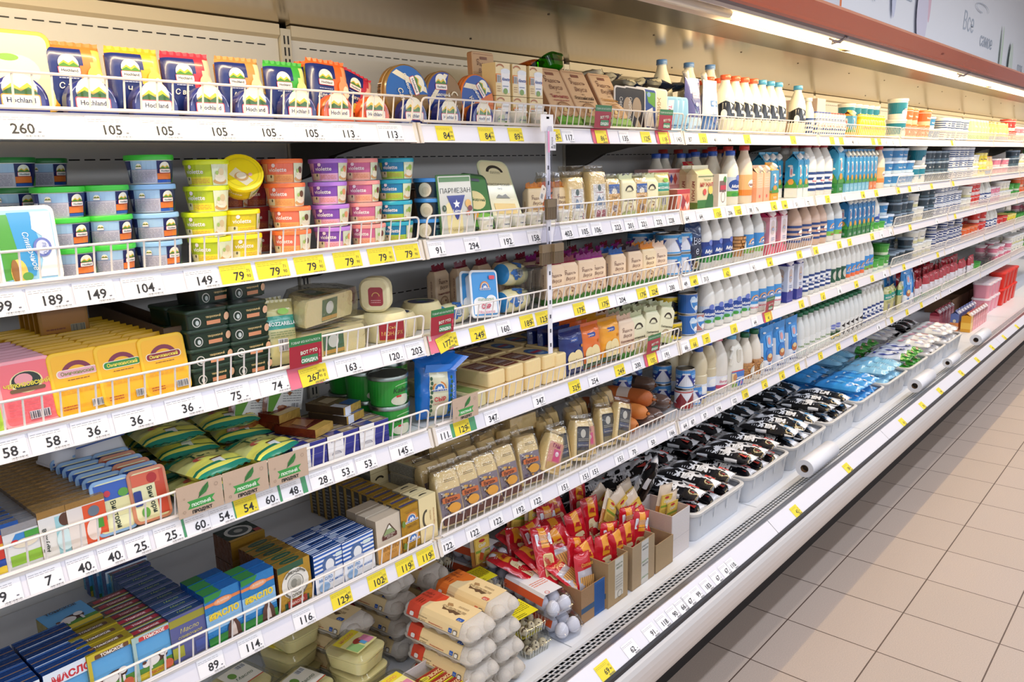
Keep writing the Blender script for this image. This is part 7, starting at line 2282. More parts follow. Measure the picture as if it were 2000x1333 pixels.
HGT = {'bk_teal': .0955, 'bk_orange': .0755, 'bk_blue': .0605, 'bk_stripe': .0625, 'bk_red': .0805, 'bk_pink': .0555, 'bk_green': .0555, 'bk_white': .0705, 'bk_dark': .0555, 'stripe_cup': .053, 'clear_cup': .063, 'bk_yellow': .076}
CNT = {}

def far(k, x, seq, xmax=10.6, rows=2, gap=.004, y0=.035):
  rows = 1 if k < 3 else rows
  rf = random.Random(k)
  for (key, st, n) in seq:
    w = WID[key]*1.25+gap
    for i in range(n):
      if x > xmax:
        return x
      dyy = rf.uniform(0, .02)
      for j in range(rows if x < 7 else min(rows, 2)):
        for h in range(st if rf.random() > .22 else max(1, st-1)):
          c = CNT[(key, k, j, h)] = CNT.get((key, k, j, h), 0)+1
          lab = '%s, %s of its kind along %s%s%s' % (DES[key], ORD[c-1], SHN[k], '' if st == 1 else (', '+('lower', 'middle', 'upper')[h if st == 3 else h*2]), '' if j == 0 else ', %s row back' % ORD[j])
          place(key, (x+w/2, y0+dyy+j*(w+.004), ST[k]+h*HGT.get(key, .06)*1.25), lab, '%ss on the %s' % (DES[key], SHN[k]), rz=random.uniform(-.3, .3), sc=1.24)
      x += w+rf.choice((0, 0, .006, .02))
  return x

far(1, X(1765, 1), FARSEQ[1])

# ================= second shelf
two = [('tub_green', 28, 'viewed at left', 4, 1), ]
for j, y in enumerate((.06, .16)):
  pass
for (key, u, y, n, nm) in (('tub_darkgreen', 38, .17, 4, 'dark green lid, rear left stack'), ('tub_green', 10, .10, 2, 'green lid, far left stack'), ('tub_darkgreen', 112, .26, 4, 'dark green lid, back row stack'),
              ('tub_green', 132, .05, 3, 'green lid, stack beside the butter tray'), ('tub_green', 222, .05, 3, 'green lid, stack next to the pale blue lids'), ('tub_darkblue', 205, .15, 3, 'dark blue lid, rear stack'), ('tub_darkgreen', 165, .20, 3, 'dark green lid, short rear stack'),
              ('tub_blue', 306, .05, 3, 'pale blue lid, tall stack')):
  x = X(u, 2, y+.04)
  for h in range(n):
    one(key, 2, x, 'cream cheese tub with %s, %s' % (nm, up(h, n)), y=y, dz=h*.0531, us=False, rz=random.uniform(-.15, .15), group='blue and white cream cheese tubs')
one('tub_green', 2, X(306, 2, .09), 'cream cheese tub with green lid topping the pale blue stack', y=.05, dz=3*.0531, us=False, rz=-.12)
for (key, u, y, n, nm) in (('viol_lime', 392, .05, 4, 'lime-lidded'), ('viol_orange', 553, .05, 4, 'orange-lidded'), ('viol_purple', 636, .05, 4, 'lilac-lidded'),
              ('viol_pink', 703, .05, 4, 'salmon-lidded'), ('viol_teal', 762, .05, 4, 'teal-lidded'), ('tub_coco', 828, .05, 3, 'blue-lidded coconut')):
  x = X(u, 2, y+.04)
  for h in range(n):
    one(key, 2, x+.004*math.sin(h*2.1+u), '%s cream cheese tub, %s of its front stack' % (nm, up(h, n)), y=y, dz=h*.0506, us=False, rz=-.42+random.uniform(-.15, .15), group='bright-lidded cream cheese tubs')
x = X(478, 2, .09)
for h in range(2):
  one('viol_yellow', 2, x, 'yellow-lidded cream cheese tub, %s under the tipped one' % ('bottom', 'upper')[h], y=.05, dz=h*.0506, us=False, rz=.2, group='bright-lidded cream cheese tubs')
one('viol_yellow', 2, x+.0, 'yellow-lidded cream cheese tub tipped on its side, lid facing the aisle', y=.085, dz=.113, us=False, rx=1.0, rz=-.35, ry=.0)
for (key, u, y, n, nm) in (('viol_red', 455, .15, 4, 'dark red-lidded'), ('viol_red', 500, .15, 4, 'second dark red-lidded'), ('viol_dkpurple', 560, .15, 4, 'dark purple-lidded')):
  xx = X(u, 2, y+.04)
  for h in range(n):
    one(key, 2, xx, '%s tub in the rear row, %s' % (nm, up(h, n)), y=y, dz=h*.0506, us=False, group='dark-lidded tubs behind')
one('butter_tray', 2, X(58, 2), 'white-rimmed blue butter tray standing at the left end of second shelf', y=.026, rx=-.08, us=False)
one('butter_tray', 2, X(58, 2)-.10, 'second butter tray cut by the left edge', y=.026, rx=-.1, us=False)
one('brown_slab', 2, X(835, 2, .3), 'dark brown tray lying high behind the blue-lidded tubs', y=.26, dz=.12, us=False)
one('cb_far', 2, X(835, 2, .3), 'carton under the dark brown tray', y=.25, dz=0, us=False, sc=(.62, .75, .88))
one('parmesan', 2, X(897, 2), 'green-framed grated parmesan pack on the second shelf', y=.032, rx=-.08, us=False, sc=(1.2, 1, 1.05))
one('parmesan', 2, X(897, 2)+.004, 'second grated parmesan pack right behind the first', y=.060, rx=-.08, us=False)
one('meadow', 2, X(950, 2), 'dark green hard cheese pack with meadow picture, leaning', y=.045, rx=-.30, ry=.10, us=False)
one('klass', 2, X(1010, 2), 'cream hard cheese pack with black emblem leaning back over the cups', y=.055, dz=.004, rx=-.42, ry=.06, us=False, sc=(1.3, 1, 1.08))
for i in range(7):
  place('clear_cup' if False else 'bk_white', (X(955, 2)+i*.068, .022, ST[2]), 'small white cup at the wire guard under the cream pack, %s along' % ORD[i], 'small white cups at the second shelf wire guard', sc=.62)
for i, (u, key, y) in enumerate(((1050, 'rp_gold', .09), (1068, 'rp_gold', .09), (1082, 'kp_orange', .075), (1100, 'rp_gold', .06))):
  one(key, 2, X(u, 2, y), 'dark amber soft cheese pack behind the hanging brushes, %s from left' % ORD[i], y=y, us=False, rz=-.2, sc=.9, group='amber packs behind the brushes')
for i, (u, key, nm) in enumerate(((1133, 'wd_berg', 'landscape label'), (1176, 'wd_berg2', 'ski label'), (1205, 'wd_gouda', 'blue and yellow label'))):
  for j in range(3):
    one(key, 2, X(u, 2), 'wrapped cheese wedge with %s, %s of its file' % (nm, ('front', 'second', 'third')[j]), y=.035+j*.05, us=False, rx=-.06, rz=-.06, group='wrapped cheese wedges on the second shelf')
for i, (u, nm) in enumerate(((1232, 'lime top'), (1256, 'red side'), (1276, 'green top'), (1300, 'yellow top'))):
  key = ('rp_cream', 'wd_gouda', 'rp_cream', 'mozz_bag')[i]
  for j in range(2):
    one(key, 2, X(u, 2), 'cheese bag with %s near the end of the second guard, %s' % (nm, ('front', 'behind')[j]), y=.035+j*.05, us=False, rz=-.1, group='cheese bags near the guard end')
for i, u in enumerate((1278, 1302, 1316)):
  one('pink_diamond', 2, X(u, 2, .14), 'white box with red and blue diamonds, %s in the upper row' % ORD[i], y=.14, dz=.076, us=False, group='boxes with diamond print')
  one('pink_diamond', 2, X(u, 2, .14), 'white box with red and blue diamonds, %s in the lower row' % ORD[i], y=.14, dz=0, us=False, group='boxes with diamond print')
one('red_diamond', 2, X(1335, 2), 'red diamond-printed box on the second shelf', y=.03, us=False)
one('coffee_bag', 2, X(1378, 2), 'green and yellow folded-top pouch with red lettering', y=.03, us=False, rz=-.15, sc=1.1)
one('coffee_bag', 2, X(1356, 2, .1), 'second green and yellow pouch behind the red diamond box', y=.10, us=False, sc=1.1)
one('choc_pack', 2, X(1411, 2), 'white and brown chocolate curd box beside the yellow pouch', y=.03, us=False)
one('red_b', 2, X(1380, 2, .12), 'red spotted pouch top above the yellow pouch', y=.12, dz=.02, us=False, rx=-.5)
for j in range(3):
  one('mb_mol', 2, X(1440, 2)+.0*j, 'blue-capped milk bottle with wave label, %s of its file' % ('front', 'second', 'third')[j], y=.03+j*.078, us=False, group='blue-capped milk bottles on the second shelf')
  one('mb_orangejuice', 2, X(1467, 2)+.01*j, 'orange-labelled drink bottle with red cap, %s of its file' % ('front', 'second', 'third')[j], y=.03+j*.078, us=False, group='orange-labelled drink bottles')
for i in range(7):
  place('mb_mol', (X(1270, 2, .30)+i*.10, .24+.02*(i % 2), ST[2]), 'blue-capped milk bottle in the back row, %s from left' % ORD[i], 'milk bottles in the dark back row', sc=.98)
  place('mb_orangejuice', (X(1300, 2, .38)+i*.13, .36, ST[2]), 'red-capped bottle in the rearmost row, %s from left' % ORD[i], 'red-capped bottles in the rearmost row', sc=.98)
for i in range(2):
  place('ct_peach', (X(1486, 2)+i*.07, .035, ST[2]), 'peach carton with pale cap, %s of two' % ORD[i], 'peach cartons')
one('ct_yellow', 2, X(1513, 2), 'short yellow and blue carton with white cap', y=.03, us=False)
for i in range(6):
  place('ct_blue', (X(1497, 2, .12)+i*.07, .12 if i < 3 else .05, ST[2]), 'blue gable carton with picture, %s from left' % ORD[i], 'blue gable cartons on the second shelf')
one('mb_stripe', 2, X(1566, 2, .1), 'striped milk bottle half hidden by the blue cartons', y=.10, us=False)
for i in range(3):
  for j in range(2):
    place('mb_stripe', (X(1592, 2)+i*.105, .03+.11*j, ST[2]), 'big striped milk bottle with red cap, %s file, %s' % (ORD[i], ('front', 'behind')[j]), 'big striped milk bottles')
one('ct_bluebig', 2, X(1641, 2), 'large blue and green carton beside the striped bottles', y=.03, us=False)
x = X(1655, 2)
for i in range(8):
  for j in range(2):
    place('ct_thin' if i < 6 else 'ct_thin_orange', (x+i*.062, .03+j*.056, ST[2]), 'slim %s carton, %s file, %s' % ('blue' if i < 6 else 'blue and orange', ORD[i], ('front', 'behind')[j]), 'slim gable cartons')
one('mb_orangejuice', 2, X(1726, 2), 'milk bottle with red cap at the end of the slim cartons', y=.03, us=False)
one('mb_mol', 2, X(1733, 2), 'blue-capped bottle at the end of the slim cartons', y=.05, us=False)
far(2, X(1742, 2), [('bk_blue', 3, 4), ('bk_teal', 2, 2), ('bk_dark', 3, 5), ('bk_stripe', 3, 6), ('bk_white', 2, 2), ('bk_yellow', 2, 2), ('mb_color2', 1, 4), ('bk_pink', 2, 6), ('bk_dark', 3, 4), ('bk_white', 2, 5), ('bk_green', 3, 3), ('bk_orange', 2, 8), ('bk_red', 2, 5), ('bk_green', 3, 8)])

# ================= third shelf
for (key, u, c) in (('om_pink', 158, 'pink oval'), ('om_green', 248, 'green oval'), ('om_red', 328, 'dark red oval')):
  for j in range(11):
    one(key, 3, X(u, 3)+random.uniform(-.003, .003), 'yellow cheese tray with %s, %s' % (c, 'front of its file' if j == 0 else ORD[j]+' behind the front'), y=.03+j*.030, us=False, rx=-.16, rz=random.uniform(0, .06), dz=random.uniform(0, .003)*(j > 0), group='yellow processed cheese trays')
for j in range(8):
  one('om_rose' if j == 0 else 'om_rose2', 3, X(62, 3)+.0*j, 'pink processed cheese tray, %s' % ('front of its file' if j == 0 else ORD[j]+' behind the front'), y=.03+j*.026, us=False, rx=-.16, rz=.03, group='pink processed cheese trays')
  if j < 5:
    one('om_lime', 3, X(62, 3)-.088, 'lime cheese tray at the left edge, %s' % ('front' if j == 0 else ORD[j]+' behind'), y=.03+j*.026, us=False, rx=-.16, group='lime cheese trays')
for i in range(1):
  for j in range(5):
    one('om_dark', 3, X(120, 3, .3), 'amber cheese tray upright on the back of the yellow ones, %s' % ORD[j], y=.25+j*.028, dz=.100, us=False, rx=-.05, group='amber trays on top')
one('cb_divider', 3, X(352, 3, .06), 'brown cardboard divider beside the yellow cheese trays', y=.06, us=False)
for i, u in enumerate((415, 492)):
  for j in range(2):
    for h in range(4):
      one('tub_dark', 3, X(u, 3, .04)+.0*j, 'dark green square curd tub, %s, %s column, %s' % (up(h, 4), ('left', 'right')[i], ('front', 'behind')[j]), y=.035+j*.085, dz=h*.0387, us=False, rz=.06, group='dark green square curd tubs')
for i in range(2):
  one('tub_black', 3, X(420+62*i, 3, .1)+.01, 'black tub lying on the curd tubs, %s of two' % ('left', 'right')[i], y=.085, dz=4*.0387, us=False, rz=.2)
one('mozz_bag', 3, X(560, 3), 'mozzarella bag with teal band, front', y=.035, us=False, rx=-.15, ry=.05)
one('mozz_bag', 3, X(545, 3, .08), 'second mozzarella bag behind the front one', y=.08, us=False, rx=-.2)
one('half_wheel', 3, X(655, 3, .04), 'half cheese wheel in film with green label, lower one', y=.045, us=False, rz=.05)
one('half_wheel', 3, X(640, 3, .08), 'half cheese wheel in film with green label, on top', y=.065, dz=.074, us=False, rz=.35, rx=.12)
one('small_wheel', 3, X(752, 3, .06), 'small pale cheese wheel with red label behind the wire guard', y=.032, us=False, rz=-.35)
one('small_wheel', 3, X(708, 3, .16), 'small cheese wheel behind the red-labelled one', y=.13, us=False, rz=1.2, sc=.95)
one('wedge_mini', 3, X(726, 3, .09), 'pale cheese piece with a red label standing on the small wheels', y=.075, dz=.074, us=False, rz=-.9)
one('plain_wheel', 3, X(790, 3, .07), 'pale cheese wheel with dark blue top, left one', y=.05, us=False)
one('plain_wheel', 3, X(838, 3, .10), 'pale cheese wheel with dark blue top, right one', y=.075, dz=0, us=False, sc=1.15)
one('cow_roll', 3, X(862, 3, .08), 'blue and cream cheese roll behind the sale sign', y=.06, us=False, sc=.85)
one('mozz_tray', 3, X(952, 3), 'white-rimmed blue mozzarella tray leaning behind the third guard', y=.034, us=False, rx=-.16, ry=.10, sc=1.05)
one('mozz_tray', 3, X(925, 3, .07), 'second mozzarella tray behind the first', y=.065, us=False, rx=-.16, ry=.14)
one('cow_roll', 3, X(985, 3, .07), 'blue and cream cheese roll, upper one', y=.055, dz=.066, us=False, rz=.1, ry=.12)
one('cow_roll', 3, X(990, 3, .04), 'blue and cream cheese roll, lower one', y=.038, dz=0, us=False)
for i, u in enumerate((1038, 1056)):
  for h in range(2):
    one('clear_cup', 3, X(u, 3), 'clear plastic cup, %s in %s stack behind the third guard' % (('bottom', 'top')[h], ('left', 'right')[i]), y=.03, dz=h*.063, us=False, group='clear plastic cups')
for i in range(11):
  one('rp_red', 3, X(858, 3, .26)+i*.088, 'soft cheese pack with dark red top in the back row, %s from left' % ORD[i], y=.24-.004*i, us=False, rz=.25, group='soft cheese packs in the back row')
  if i > 3:
    one('rp_plum', 3, X(858, 3, .26)+i*.088-.03, 'soft cheese pack in the middle row, %s from left' % ORD[i-4], y=.17-.004*i, us=False, rz=.2, group='soft cheese packs in the middle row')
for i, (u, key) in enumerate(((1090, 'rp_red'), (1117, 'rp_red'), (1150, 'rp_plum'), (1172, 'rp_plum'), (1212, 'rp_blue'), (1245, 'rp_brown'), (1272, 'rp_gold'), (1294, 'rp_pink'))):
  for j in range(2):
    one(key, 3, X(u, 3)+.02*j, 'tan soft cheese pack with %s top, %s, %s' % ({'rp_red': 'dark red', 'rp_plum': 'plum', 'rp_blue': 'blue', 'rp_brown': 'dark brown', 'rp_gold': 'orange', 'rp_pink': 'plain'}[key], ('front', 'behind')[j], '%s along the guard' % ORD[i]), y=.035+j*.048, us=False, rz=-.12, group='tan soft cheese packs along the third guard')
for i in range(2):
  for h in range(2):
    one('can_bigblue', 3, X(1315+22*i, 3, .08), 'big blue and white can, %s, %s stack' % (('lower', 'upper')[h], ('left', 'right')[i]), y=.05, dz=h*.0785, us=False, rz=.2, group='big blue and white cans')
  one('can_bigblue', 3, X(1262+24*i, 3, .2), 'big blue can in the shade behind the soft packs, %s' % ('left', 'right')[i], y=.18, dz=.0785, us=False)
  one('can_bigblue', 3, X(1262+24*i, 3, .2), 'big blue can at the bottom behind the soft packs, %s' % ('left', 'right')[i], y=.18, dz=0, us=False)
one('dark_bag', 3, X(1366, 3), 'dark glossy bag with large pale letters', y=.04, us=False, rz=-.1)
for i, u in enumerate((1388, 1408, 1428)):
  for j in range(2):
    one('mb_mus', 3, X(u, 3), 'white-capped milk bottle with dark blue wave, %s file, %s' % (ORD[i], ('front', 'behind')[j]), y=.03+.076*j, us=False, group='milk bottles with dark blue wave')
for i, (u, key, nm) in enumerate(((1450, 'mb_basket', 'basket label'), (1470, 'mb_sunblue', 'blue arch label, first'), (1490, 'mb_sunblue', 'blue arch label, second'))):
  for j in range(2):
    one(key, 3, X(u, 3), 'kefir bottle with %s, %s' % (nm, ('front', 'behind')[j]), y=.03+.076*j, us=False, group='kefir bottles on the third shelf')
for i, u in enumerate((1508, 1530)):
  for j in range(2):
    one('ct_pink', 3, X(u, 3), 'pink and white carton with pink gable, %s, %s' % (('left', 'right')[i], ('front', 'behind')[j]), y=.03+.075*j, us=False, group='pink and white cartons')
for i, u in enumerate((1564, 1583, 1600, 1613)):
  one('mb_stripe_brown', 3, X(u, 3), 'brown baked-milk bottle with striped label, %s along' % ORD[i], y=.03, us=False, group='brown baked-milk bottles')
for i, u in enumerate((1627, 1643)):
  for j in range(2):
    one('mb_sunblue', 3, X(u, 3), 'kefir bottle with blue and green arch label, %s, %s' % (('left', 'right')[i], ('front', 'behind')[j]), y=.03+.08*j, us=False, group='blue and green kefir bottles', sc=1.04)
x = X(1660, 3)
for i in range(6):
  place('ct_green', (x+i*.072, .03, ST[3]), 'blue and green gable carton, %s along the third shelf' % ORD[i], 'blue and green gable cartons')
one('mb_mol_tall', 3, X(1716, 3), 'white round-shouldered milk bottle beside the green cartons', y=.03, us=False)
for i in range(3):
  one('bk_green', 3, X(1703, 3)+.1*i, 'green and white tub by the end of the cartons, %s' % ORD[i], y=.02, us=False, sc=.9)
far(3, X(1728, 3), [('bk_blue', 2, 2), ('bk_dark', 3, 3), ('bk_white', 2, 2), ('bk_dark', 3, 2), ('bk_stripe', 3, 7), ('bk_white', 2, 2), ('bk_red', 2, 3), ('mb_stripe_small', 1, 4), ('bk_pink', 2, 4), ('bk_white', 2, 4), ('bk_green', 2, 3), ('bk_orange', 2, 6), ('bk_pink', 2, 5), ('bk_red', 2, 6), ('bk_green', 2, 8)])

# ================= fourth shelf
rows_ = (('foil_redblue', 0, 'red and blue', 8), ('foil_silver', 50, 'silver-topped green and white', 17), ('foil_gold', 118, 'gold-topped pale blue', 18), ('foil_orange', 172, 'gold-topped orange', 18))
for (key, u, nm, n) in rows_:
  for j in range(n):
    one(key, 4, X(u, 4), '%s foil cheese brick, %s' % (nm, 'front of its file' if j == 0 else ORD[j]+' behind the front'), y=.03+j*.0215, us=False, rz=.03, rx=-.04, group='foil cheese bricks on the fourth shelf')
for (key, u, nm, n) in (('vincor_blue', 228, 'blue checked', 7), ('vincor_red', 298, 'red checked', 6)):
  for j in range(n):
    one(key if (j % 2 == 0 or key == 'vincor_blue') else 'vincor_blue', 4, X(u, 4), 'soft cheese tray with %s lid, %s' % (nm, 'front of its file' if j == 0 else ORD[j]+' behind the front'), y=.03+j*.032, us=False, rx=-.20, rz=.05, ry=.03, group='checked-lid soft cheese trays')
for i, (u, y) in enumerate(((160, .24), (215, .22))):
  one('cb_far', 4, X(u, 4, y), 'low carton under the white tubs, %s' % ('left', 'right')[i], y=y, dz=0, us=False, sc=(.36, .6, .68))
  for h in range(2):
    one('white_tray', 4, X(u-8*h, 4, y), 'upturned white tub with blue edge, %s, %s pile' % (('lower', 'upper')[h], ('left', 'right')[i]), y=y, dz=.092+h*.0345, us=False, rz=.15, group='upturned white tubs')
n_ = 0
for li, dz in enumerate((.002, .042, .082)):
  for q in range(3):
    for i in range(2):
      if li == 2 and (q == 0 or i == 1 and q == 2):
        continue
      n_ += 1
      one('chips_bag', 4, X(352, 4, .03)+.072+i*.134+(.03 if li == 1 else 0), 'yellow and green tofu bag, %s layer, %s row, %s' % (('bottom', 'middle', 'top')[li], ('front', 'second', 'rear')[q], ('left', 'right')[i]), y=.03+q*.148, dz=dz, us=False, rz=(.10, .28, .2)[li]*(-1)**q*(.5+.5*i) if li else 0, group='yellow and green tofu bags')
for i, (u, y) in enumerate(((485, .20), (548, .19))):
  one('snack_window_bag', 4, X(u, 4, y), 'brown snack bag with green and white header card, %s' % ('left', 'right')[i], y=y, us=False, rz=.15, ry=.22, sc=1.0)
for i, u in enumerate((592, 622, 655)):
  for j in range(6):
    for h in range(2):
      one('curd_box', 4, X(605, 4)+i*.092, 'blue and white curd bar box, %s layer, %s file, %s' % (('lower', 'upper')[h], ORD[i], 'front' if j == 0 else ORD[j]+' back'), y=.03+j*.032, dz=h*.0305, sc=(1, 1, .5), us=False, group='blue and white curd bar boxes')
for i, (key, x_, y, dz, rz, nm) in enumerate((('box_redgold', .955, .05, .0625, .35, 'red and gold foil cheese bar at the front'), ('box_redgold', .93, .15, .0625, .2, 'red and gold foil cheese bar behind'), ('box_redgold', .93, .15, .083, .25, 'red and gold foil cheese bar on top'),
                       ('box_bluegold', 1.06, .07, .0625, .3, 'blue and gold foil cheese bar, lower'), ('box_bluegold', 1.06, .08, .083, .3, 'blue and gold foil cheese bar, upper'))):
  one(key, 4, x_, nm+', on the curd boxes', y=y, dz=dz, us=False, rz=rz)
for (u, y, n, nm) in ((768, .04, 2, 'front'), (722, .13, 2, 'middle'), (688, .22, 2, 'rear'), (770, .15, 2, 'right rear')):
  for h in range(n):
    one('kaymak', 4, X(u, 4, y+.05), 'green cheese tub with clear lid, %s stack, %s' % (nm, ('lower', 'upper')[h]), y=y, dz=h*.0772, us=False, rz=.2, group='green cheese tubs with clear lids')
one('blue_cheese_bag', 4, X(852, 4, .05), 'bright blue sliced cheese bag with folded top', y=.035, us=False, rz=-.30, rx=-.06, ry=.06, sc=1.03)
n_ = 0
for i in range(5):
  for h in range(2):
    for j in range(2):
      if i == 0 and h == 1:
        continue
      key = 'blk_green' if i == 0 else ('blk_brown' if i < 4 and h == 1 else 'blk_blue')
      one(key, 4, 1.462+i*.082, '%s cheese block, %s layer, %s file, %s' % (('green-topped' if i == 0 else 'brown-labelled'), ('lower', 'upper')[h], ORD[i], ('front', 'behind')[j]), y=.045+j*.14, dz=h*.0455, us=False, rz=.04, group='pale cheese blocks', sc=(1, 1, 1))
for i in range(3):
  for h in range(2):
    for j in range(2):
      one('blk_blue', 4, 1.89+i*.082-.0, 'blue-labelled cheese block, %s layer, %s file, %s' % (('lower', 'upper')[h], ORD[i], ('front', 'behind')[j]), y=.075+j*.14, dz=h*.0455, us=False, rz=.02, group='blue-labelled cheese blocks') if i < 2 or h == 0 else None
one('blk_end', 4, 1.835, 'upright end piece of cheese among the blocks', y=.04, us=False)
for i, (u, key, nm) in enumerate(((1128, 'bb_navy', 'navy'), (1162, 'bb_orange', 'orange'), (1200, 'bb_yellow', 'amber'))):
  for j in range(4):
    one(key, 4, X(u, 4), '%s sliced cheese bag with oval badge, %s of its file' % (nm, ('front', 'second', 'third', 'fourth')[j]), y=.035+j*.045, us=False, rx=-.08, rz=-.1, ry=.02*(j-1), group='badge-printed sliced cheese bags')
for i in range(5):
  one('kp_orange', 4, 2.02+i*.1, 'dark orange soft pack in the shade behind, %s from left' % ORD[i], y=.25, us=False, rz=.2, group='dark orange packs at the back')
for i, (u, key) in enumerate(((1228, 'rp_pink'), (1250, 'rp_cream'), (1275, 'rp_cream'), (1300, 'rp_cream'))):
  for j in range(3):
    one(key, 4, X(u, 4), '%s soft cheese pack, %s, %s' % (('pink', 'cream, first', 'cream, second', 'cream, tilted')[i], ('front', 'second', 'third')[j], 'near the end of the fourth guard'), y=.035+j*.046, us=False, rz=-.12, ry=(0, 0, .1, .22)[i], sc=1.08, group='soft cheese packs near the fourth guard end')
one('can_yellow', 4, X(1312, 4, .12), 'yellow cow-print can, upper one behind the cream packs', y=.10, dz=.0755, us=False)
one('can_yellow', 4, X(1312, 4, .12), 'yellow cow-print can, lower one behind the cream packs', y=.10, us=False)
one('can_yellow', 4, X(1322, 4, .05), 'yellow cow-print can beside the heart cans', y=.035, us=False, sc=.9)
one('can_yellow', 4, X(1280, 4, .22), 'yellow can in the shade at the back', y=.20, dz=.0755, us=False)
one('can_yellow', 4, X(1280, 4, .22), 'yellow can at the back, bottom of the pair', y=.20, us=False)
for h in range(2):
  one('can_heart', 4, X(1345, 4, .06), 'blue heart-print milk can, %s of the front stack' % ('lower', 'upper')[h], y=.03, dz=h*.0825, us=False, group='heart-print milk cans')
  one('can_heart', 4, X(1358, 4, .14), 'blue heart-print milk can, %s of the rear stack' % ('lower', 'upper')[h], y=.12, dz=h*.0825, us=False, group='heart-print milk cans')
one('can_pinkheart', 4, X(1364, 4, .06), 'pink and blue heart can, left of two', y=.04, us=False, sc=1.1)
one('can_pinkheart', 4, X(1378, 4, .06), 'pink and blue heart can, right of two', y=.05, us=False, sc=1.1)
for i in range(5):
  for j in range(2):
    one('mb_mol_tall', 4, X(1390, 4)+i*.081, 'milk bottle with blue cursive label, %s file, %s' % (ORD[i], ('front', 'behind')[j]), y=.03+.082*j, us=False, rz=-.3, group='milk bottles with blue cursive label')
for i in range(4):
  for j in range(2):
    one('mb_sun', 4, X(1390, 4)+(i+5)*.081, 'milk bottle with arch label, %s file, %s' % (ORD[i], ('front', 'behind')[j]), y=.03+.082*j, us=False, rz=-.3, group='milk bottles with arch label')
for i, u in enumerate((1543, 1562)):
  for j in range(2):
    one('ct_kefir', 4, X(u, 4), 'blue-gabled white carton, %s, %s' % (('left', 'right')[i], ('front', 'behind')[j]), y=.03+.08*j, us=False, group='blue-gabled white cartons')
x = X(1578, 4)
seq4 = ['mb_stripe_small']*5+['mb_ring']*3+['mb_orangelow']*4+['mb_sunblue']*2
for i, key in enumerate(seq4):
  for j in range(2):
    place(key, (x+i*.074, .03+j*.07, ST[4]), '%s bottle, %s along after the blue-gabled cartons, %s' % ({'mb_stripe_small': 'striped kefir', 'mb_ring': 'green ring-label', 'mb_orangelow': 'blue and orange', 'mb_sunblue': 'blue and green'}[key], ORD[i], ('front', 'behind')[j]), 'slim dairy bottles on the fourth shelf')
far(4, x+len(seq4)*.074+.03, [('bk_green', 2, 3), ('bk_dark', 2, 4), ('bk_white', 2, 4), ('stripe_cup', 3, 9), ('bk_orange', 1, 4), ('bk_red', 2, 3), ('mb_stripe_small', 1, 4), ('bk_red', 1, 4), ('bk_yellow', 1, 5), ('bk_green', 1, 6), ('bk_pink', 2, 6), ('bk_red', 2, 8)], y0=.04)

# ================= lowest shelf
B5 = .0
for (key, u, n, dp, nm) in (('maslo_navy', 145, 4, .040, 'navy butter brick with red lettering'), ('tomsk_gold', 222, 3, .036, 'gold butter brick with cow picture'), ('tomsk_red', 303, 7, .030, 'blue butter brick with red name strip and cow'),
              ('maslo_olive', 372, 9, .029, 'olive and blue butter brick'), ('maslo_sun', 440, 3, .034, 'sky blue butter brick with orange band'), ('maslo_sun', 508, 2, .034, 'second sky blue butter brick with orange band'),
              ('mezh', 578, 5, .033, 'golden butter brick with round seal'), ('savushka', 648, 4, .034, 'blue striped butter brick'), ('savushka', 702, 4, .034, 'second blue striped butter brick'),
              ('altai', 762, 3, .040, 'beige butter brick with hill emblem'), ('goldmilk', 806, 12, .034, 'golden butter brick with arch emblem'), ('creambrick', 838, 3, .036, 'cream butter carton standing on end')):
  for j in range(n):
    one(key, 5, X(u, 5), '%s, %s' % (nm, 'front of its file' if j == 0 else ORD[j]+' behind the front'), y=.03+j*dp, us=False, rz=.04, rx=-.03, group='butter bricks on the lowest shelf')
for j in range(4):
  one('maslo_navy', 5, X(145, 5)-.10, 'navy butter brick at the left edge, %s' % ('front' if j == 0 else ORD[j]+' behind'), y=.03+j*.040, us=False, group='butter bricks on the lowest shelf')
one('tomsk_gold_flat', 5, X(222, 5)-.006, 'gold butter brick lying flat with cow picture on top', y=.155, dz=.062, us=False, rz=.06)
one('tomsk_gold_flat', 5, X(222, 5)-.006, 'gold butter brick lying flat below the top one', y=.155, dz=.025, us=False, rz=.06)
one('mezh_flat', 5, X(578, 5)-.0, 'golden butter brick with round seal facing up', y=.225, dz=.05, us=False)
one('mezh_flat', 5, X(578, 5)-.0, 'golden butter brick under the one with the seal up', y=.225, dz=-.008, us=False, sc=(1, 1, .95))
for j in range(11):
  one(('maslo_olive', 'tomsk_red', 'maslo_navy')[j % 3], 5, X(250, 5, .34), 'dark blue butter brick in the back file, %s' % ORD[j], y=.30+j*.018, us=False, sc=(1, .6, 1.0), group='dark blue butter bricks at the back')
for j in range(3):
  one('goldmilk', 5, X(705, 5, .40)-.03+.0*j, 'golden butter brick in the dark corner, %s' % ORD[j], y=.38+j*.036, us=False, sc=(1, 1, 1.1), group='golden bricks in the corner')
for i, (x_, y, dz, nm) in enumerate(((1.295, .16, 0, 'bottom left'), (1.295, .16, .0365, 'second left'), (1.36, .15, 0, 'bottom right'), (1.36, .15, .0365, 'second right'), (1.36, .15, .073, 'third right'), (1.36, .155, .1095, 'top right'), (1.30, .30, .11, 'rear top'), (1.30, .30, .0735, 'rear second'), (1.30, .30, .037, 'rear third'), (1.30, .30, .0, 'rear bottom'))):
  one('creambrick_lying', 5, x_, 'cream butter carton lying flat, %s of the pile' % nm, y=y, dz=dz, us=False, rz=.03, group='cream butter cartons lying flat')
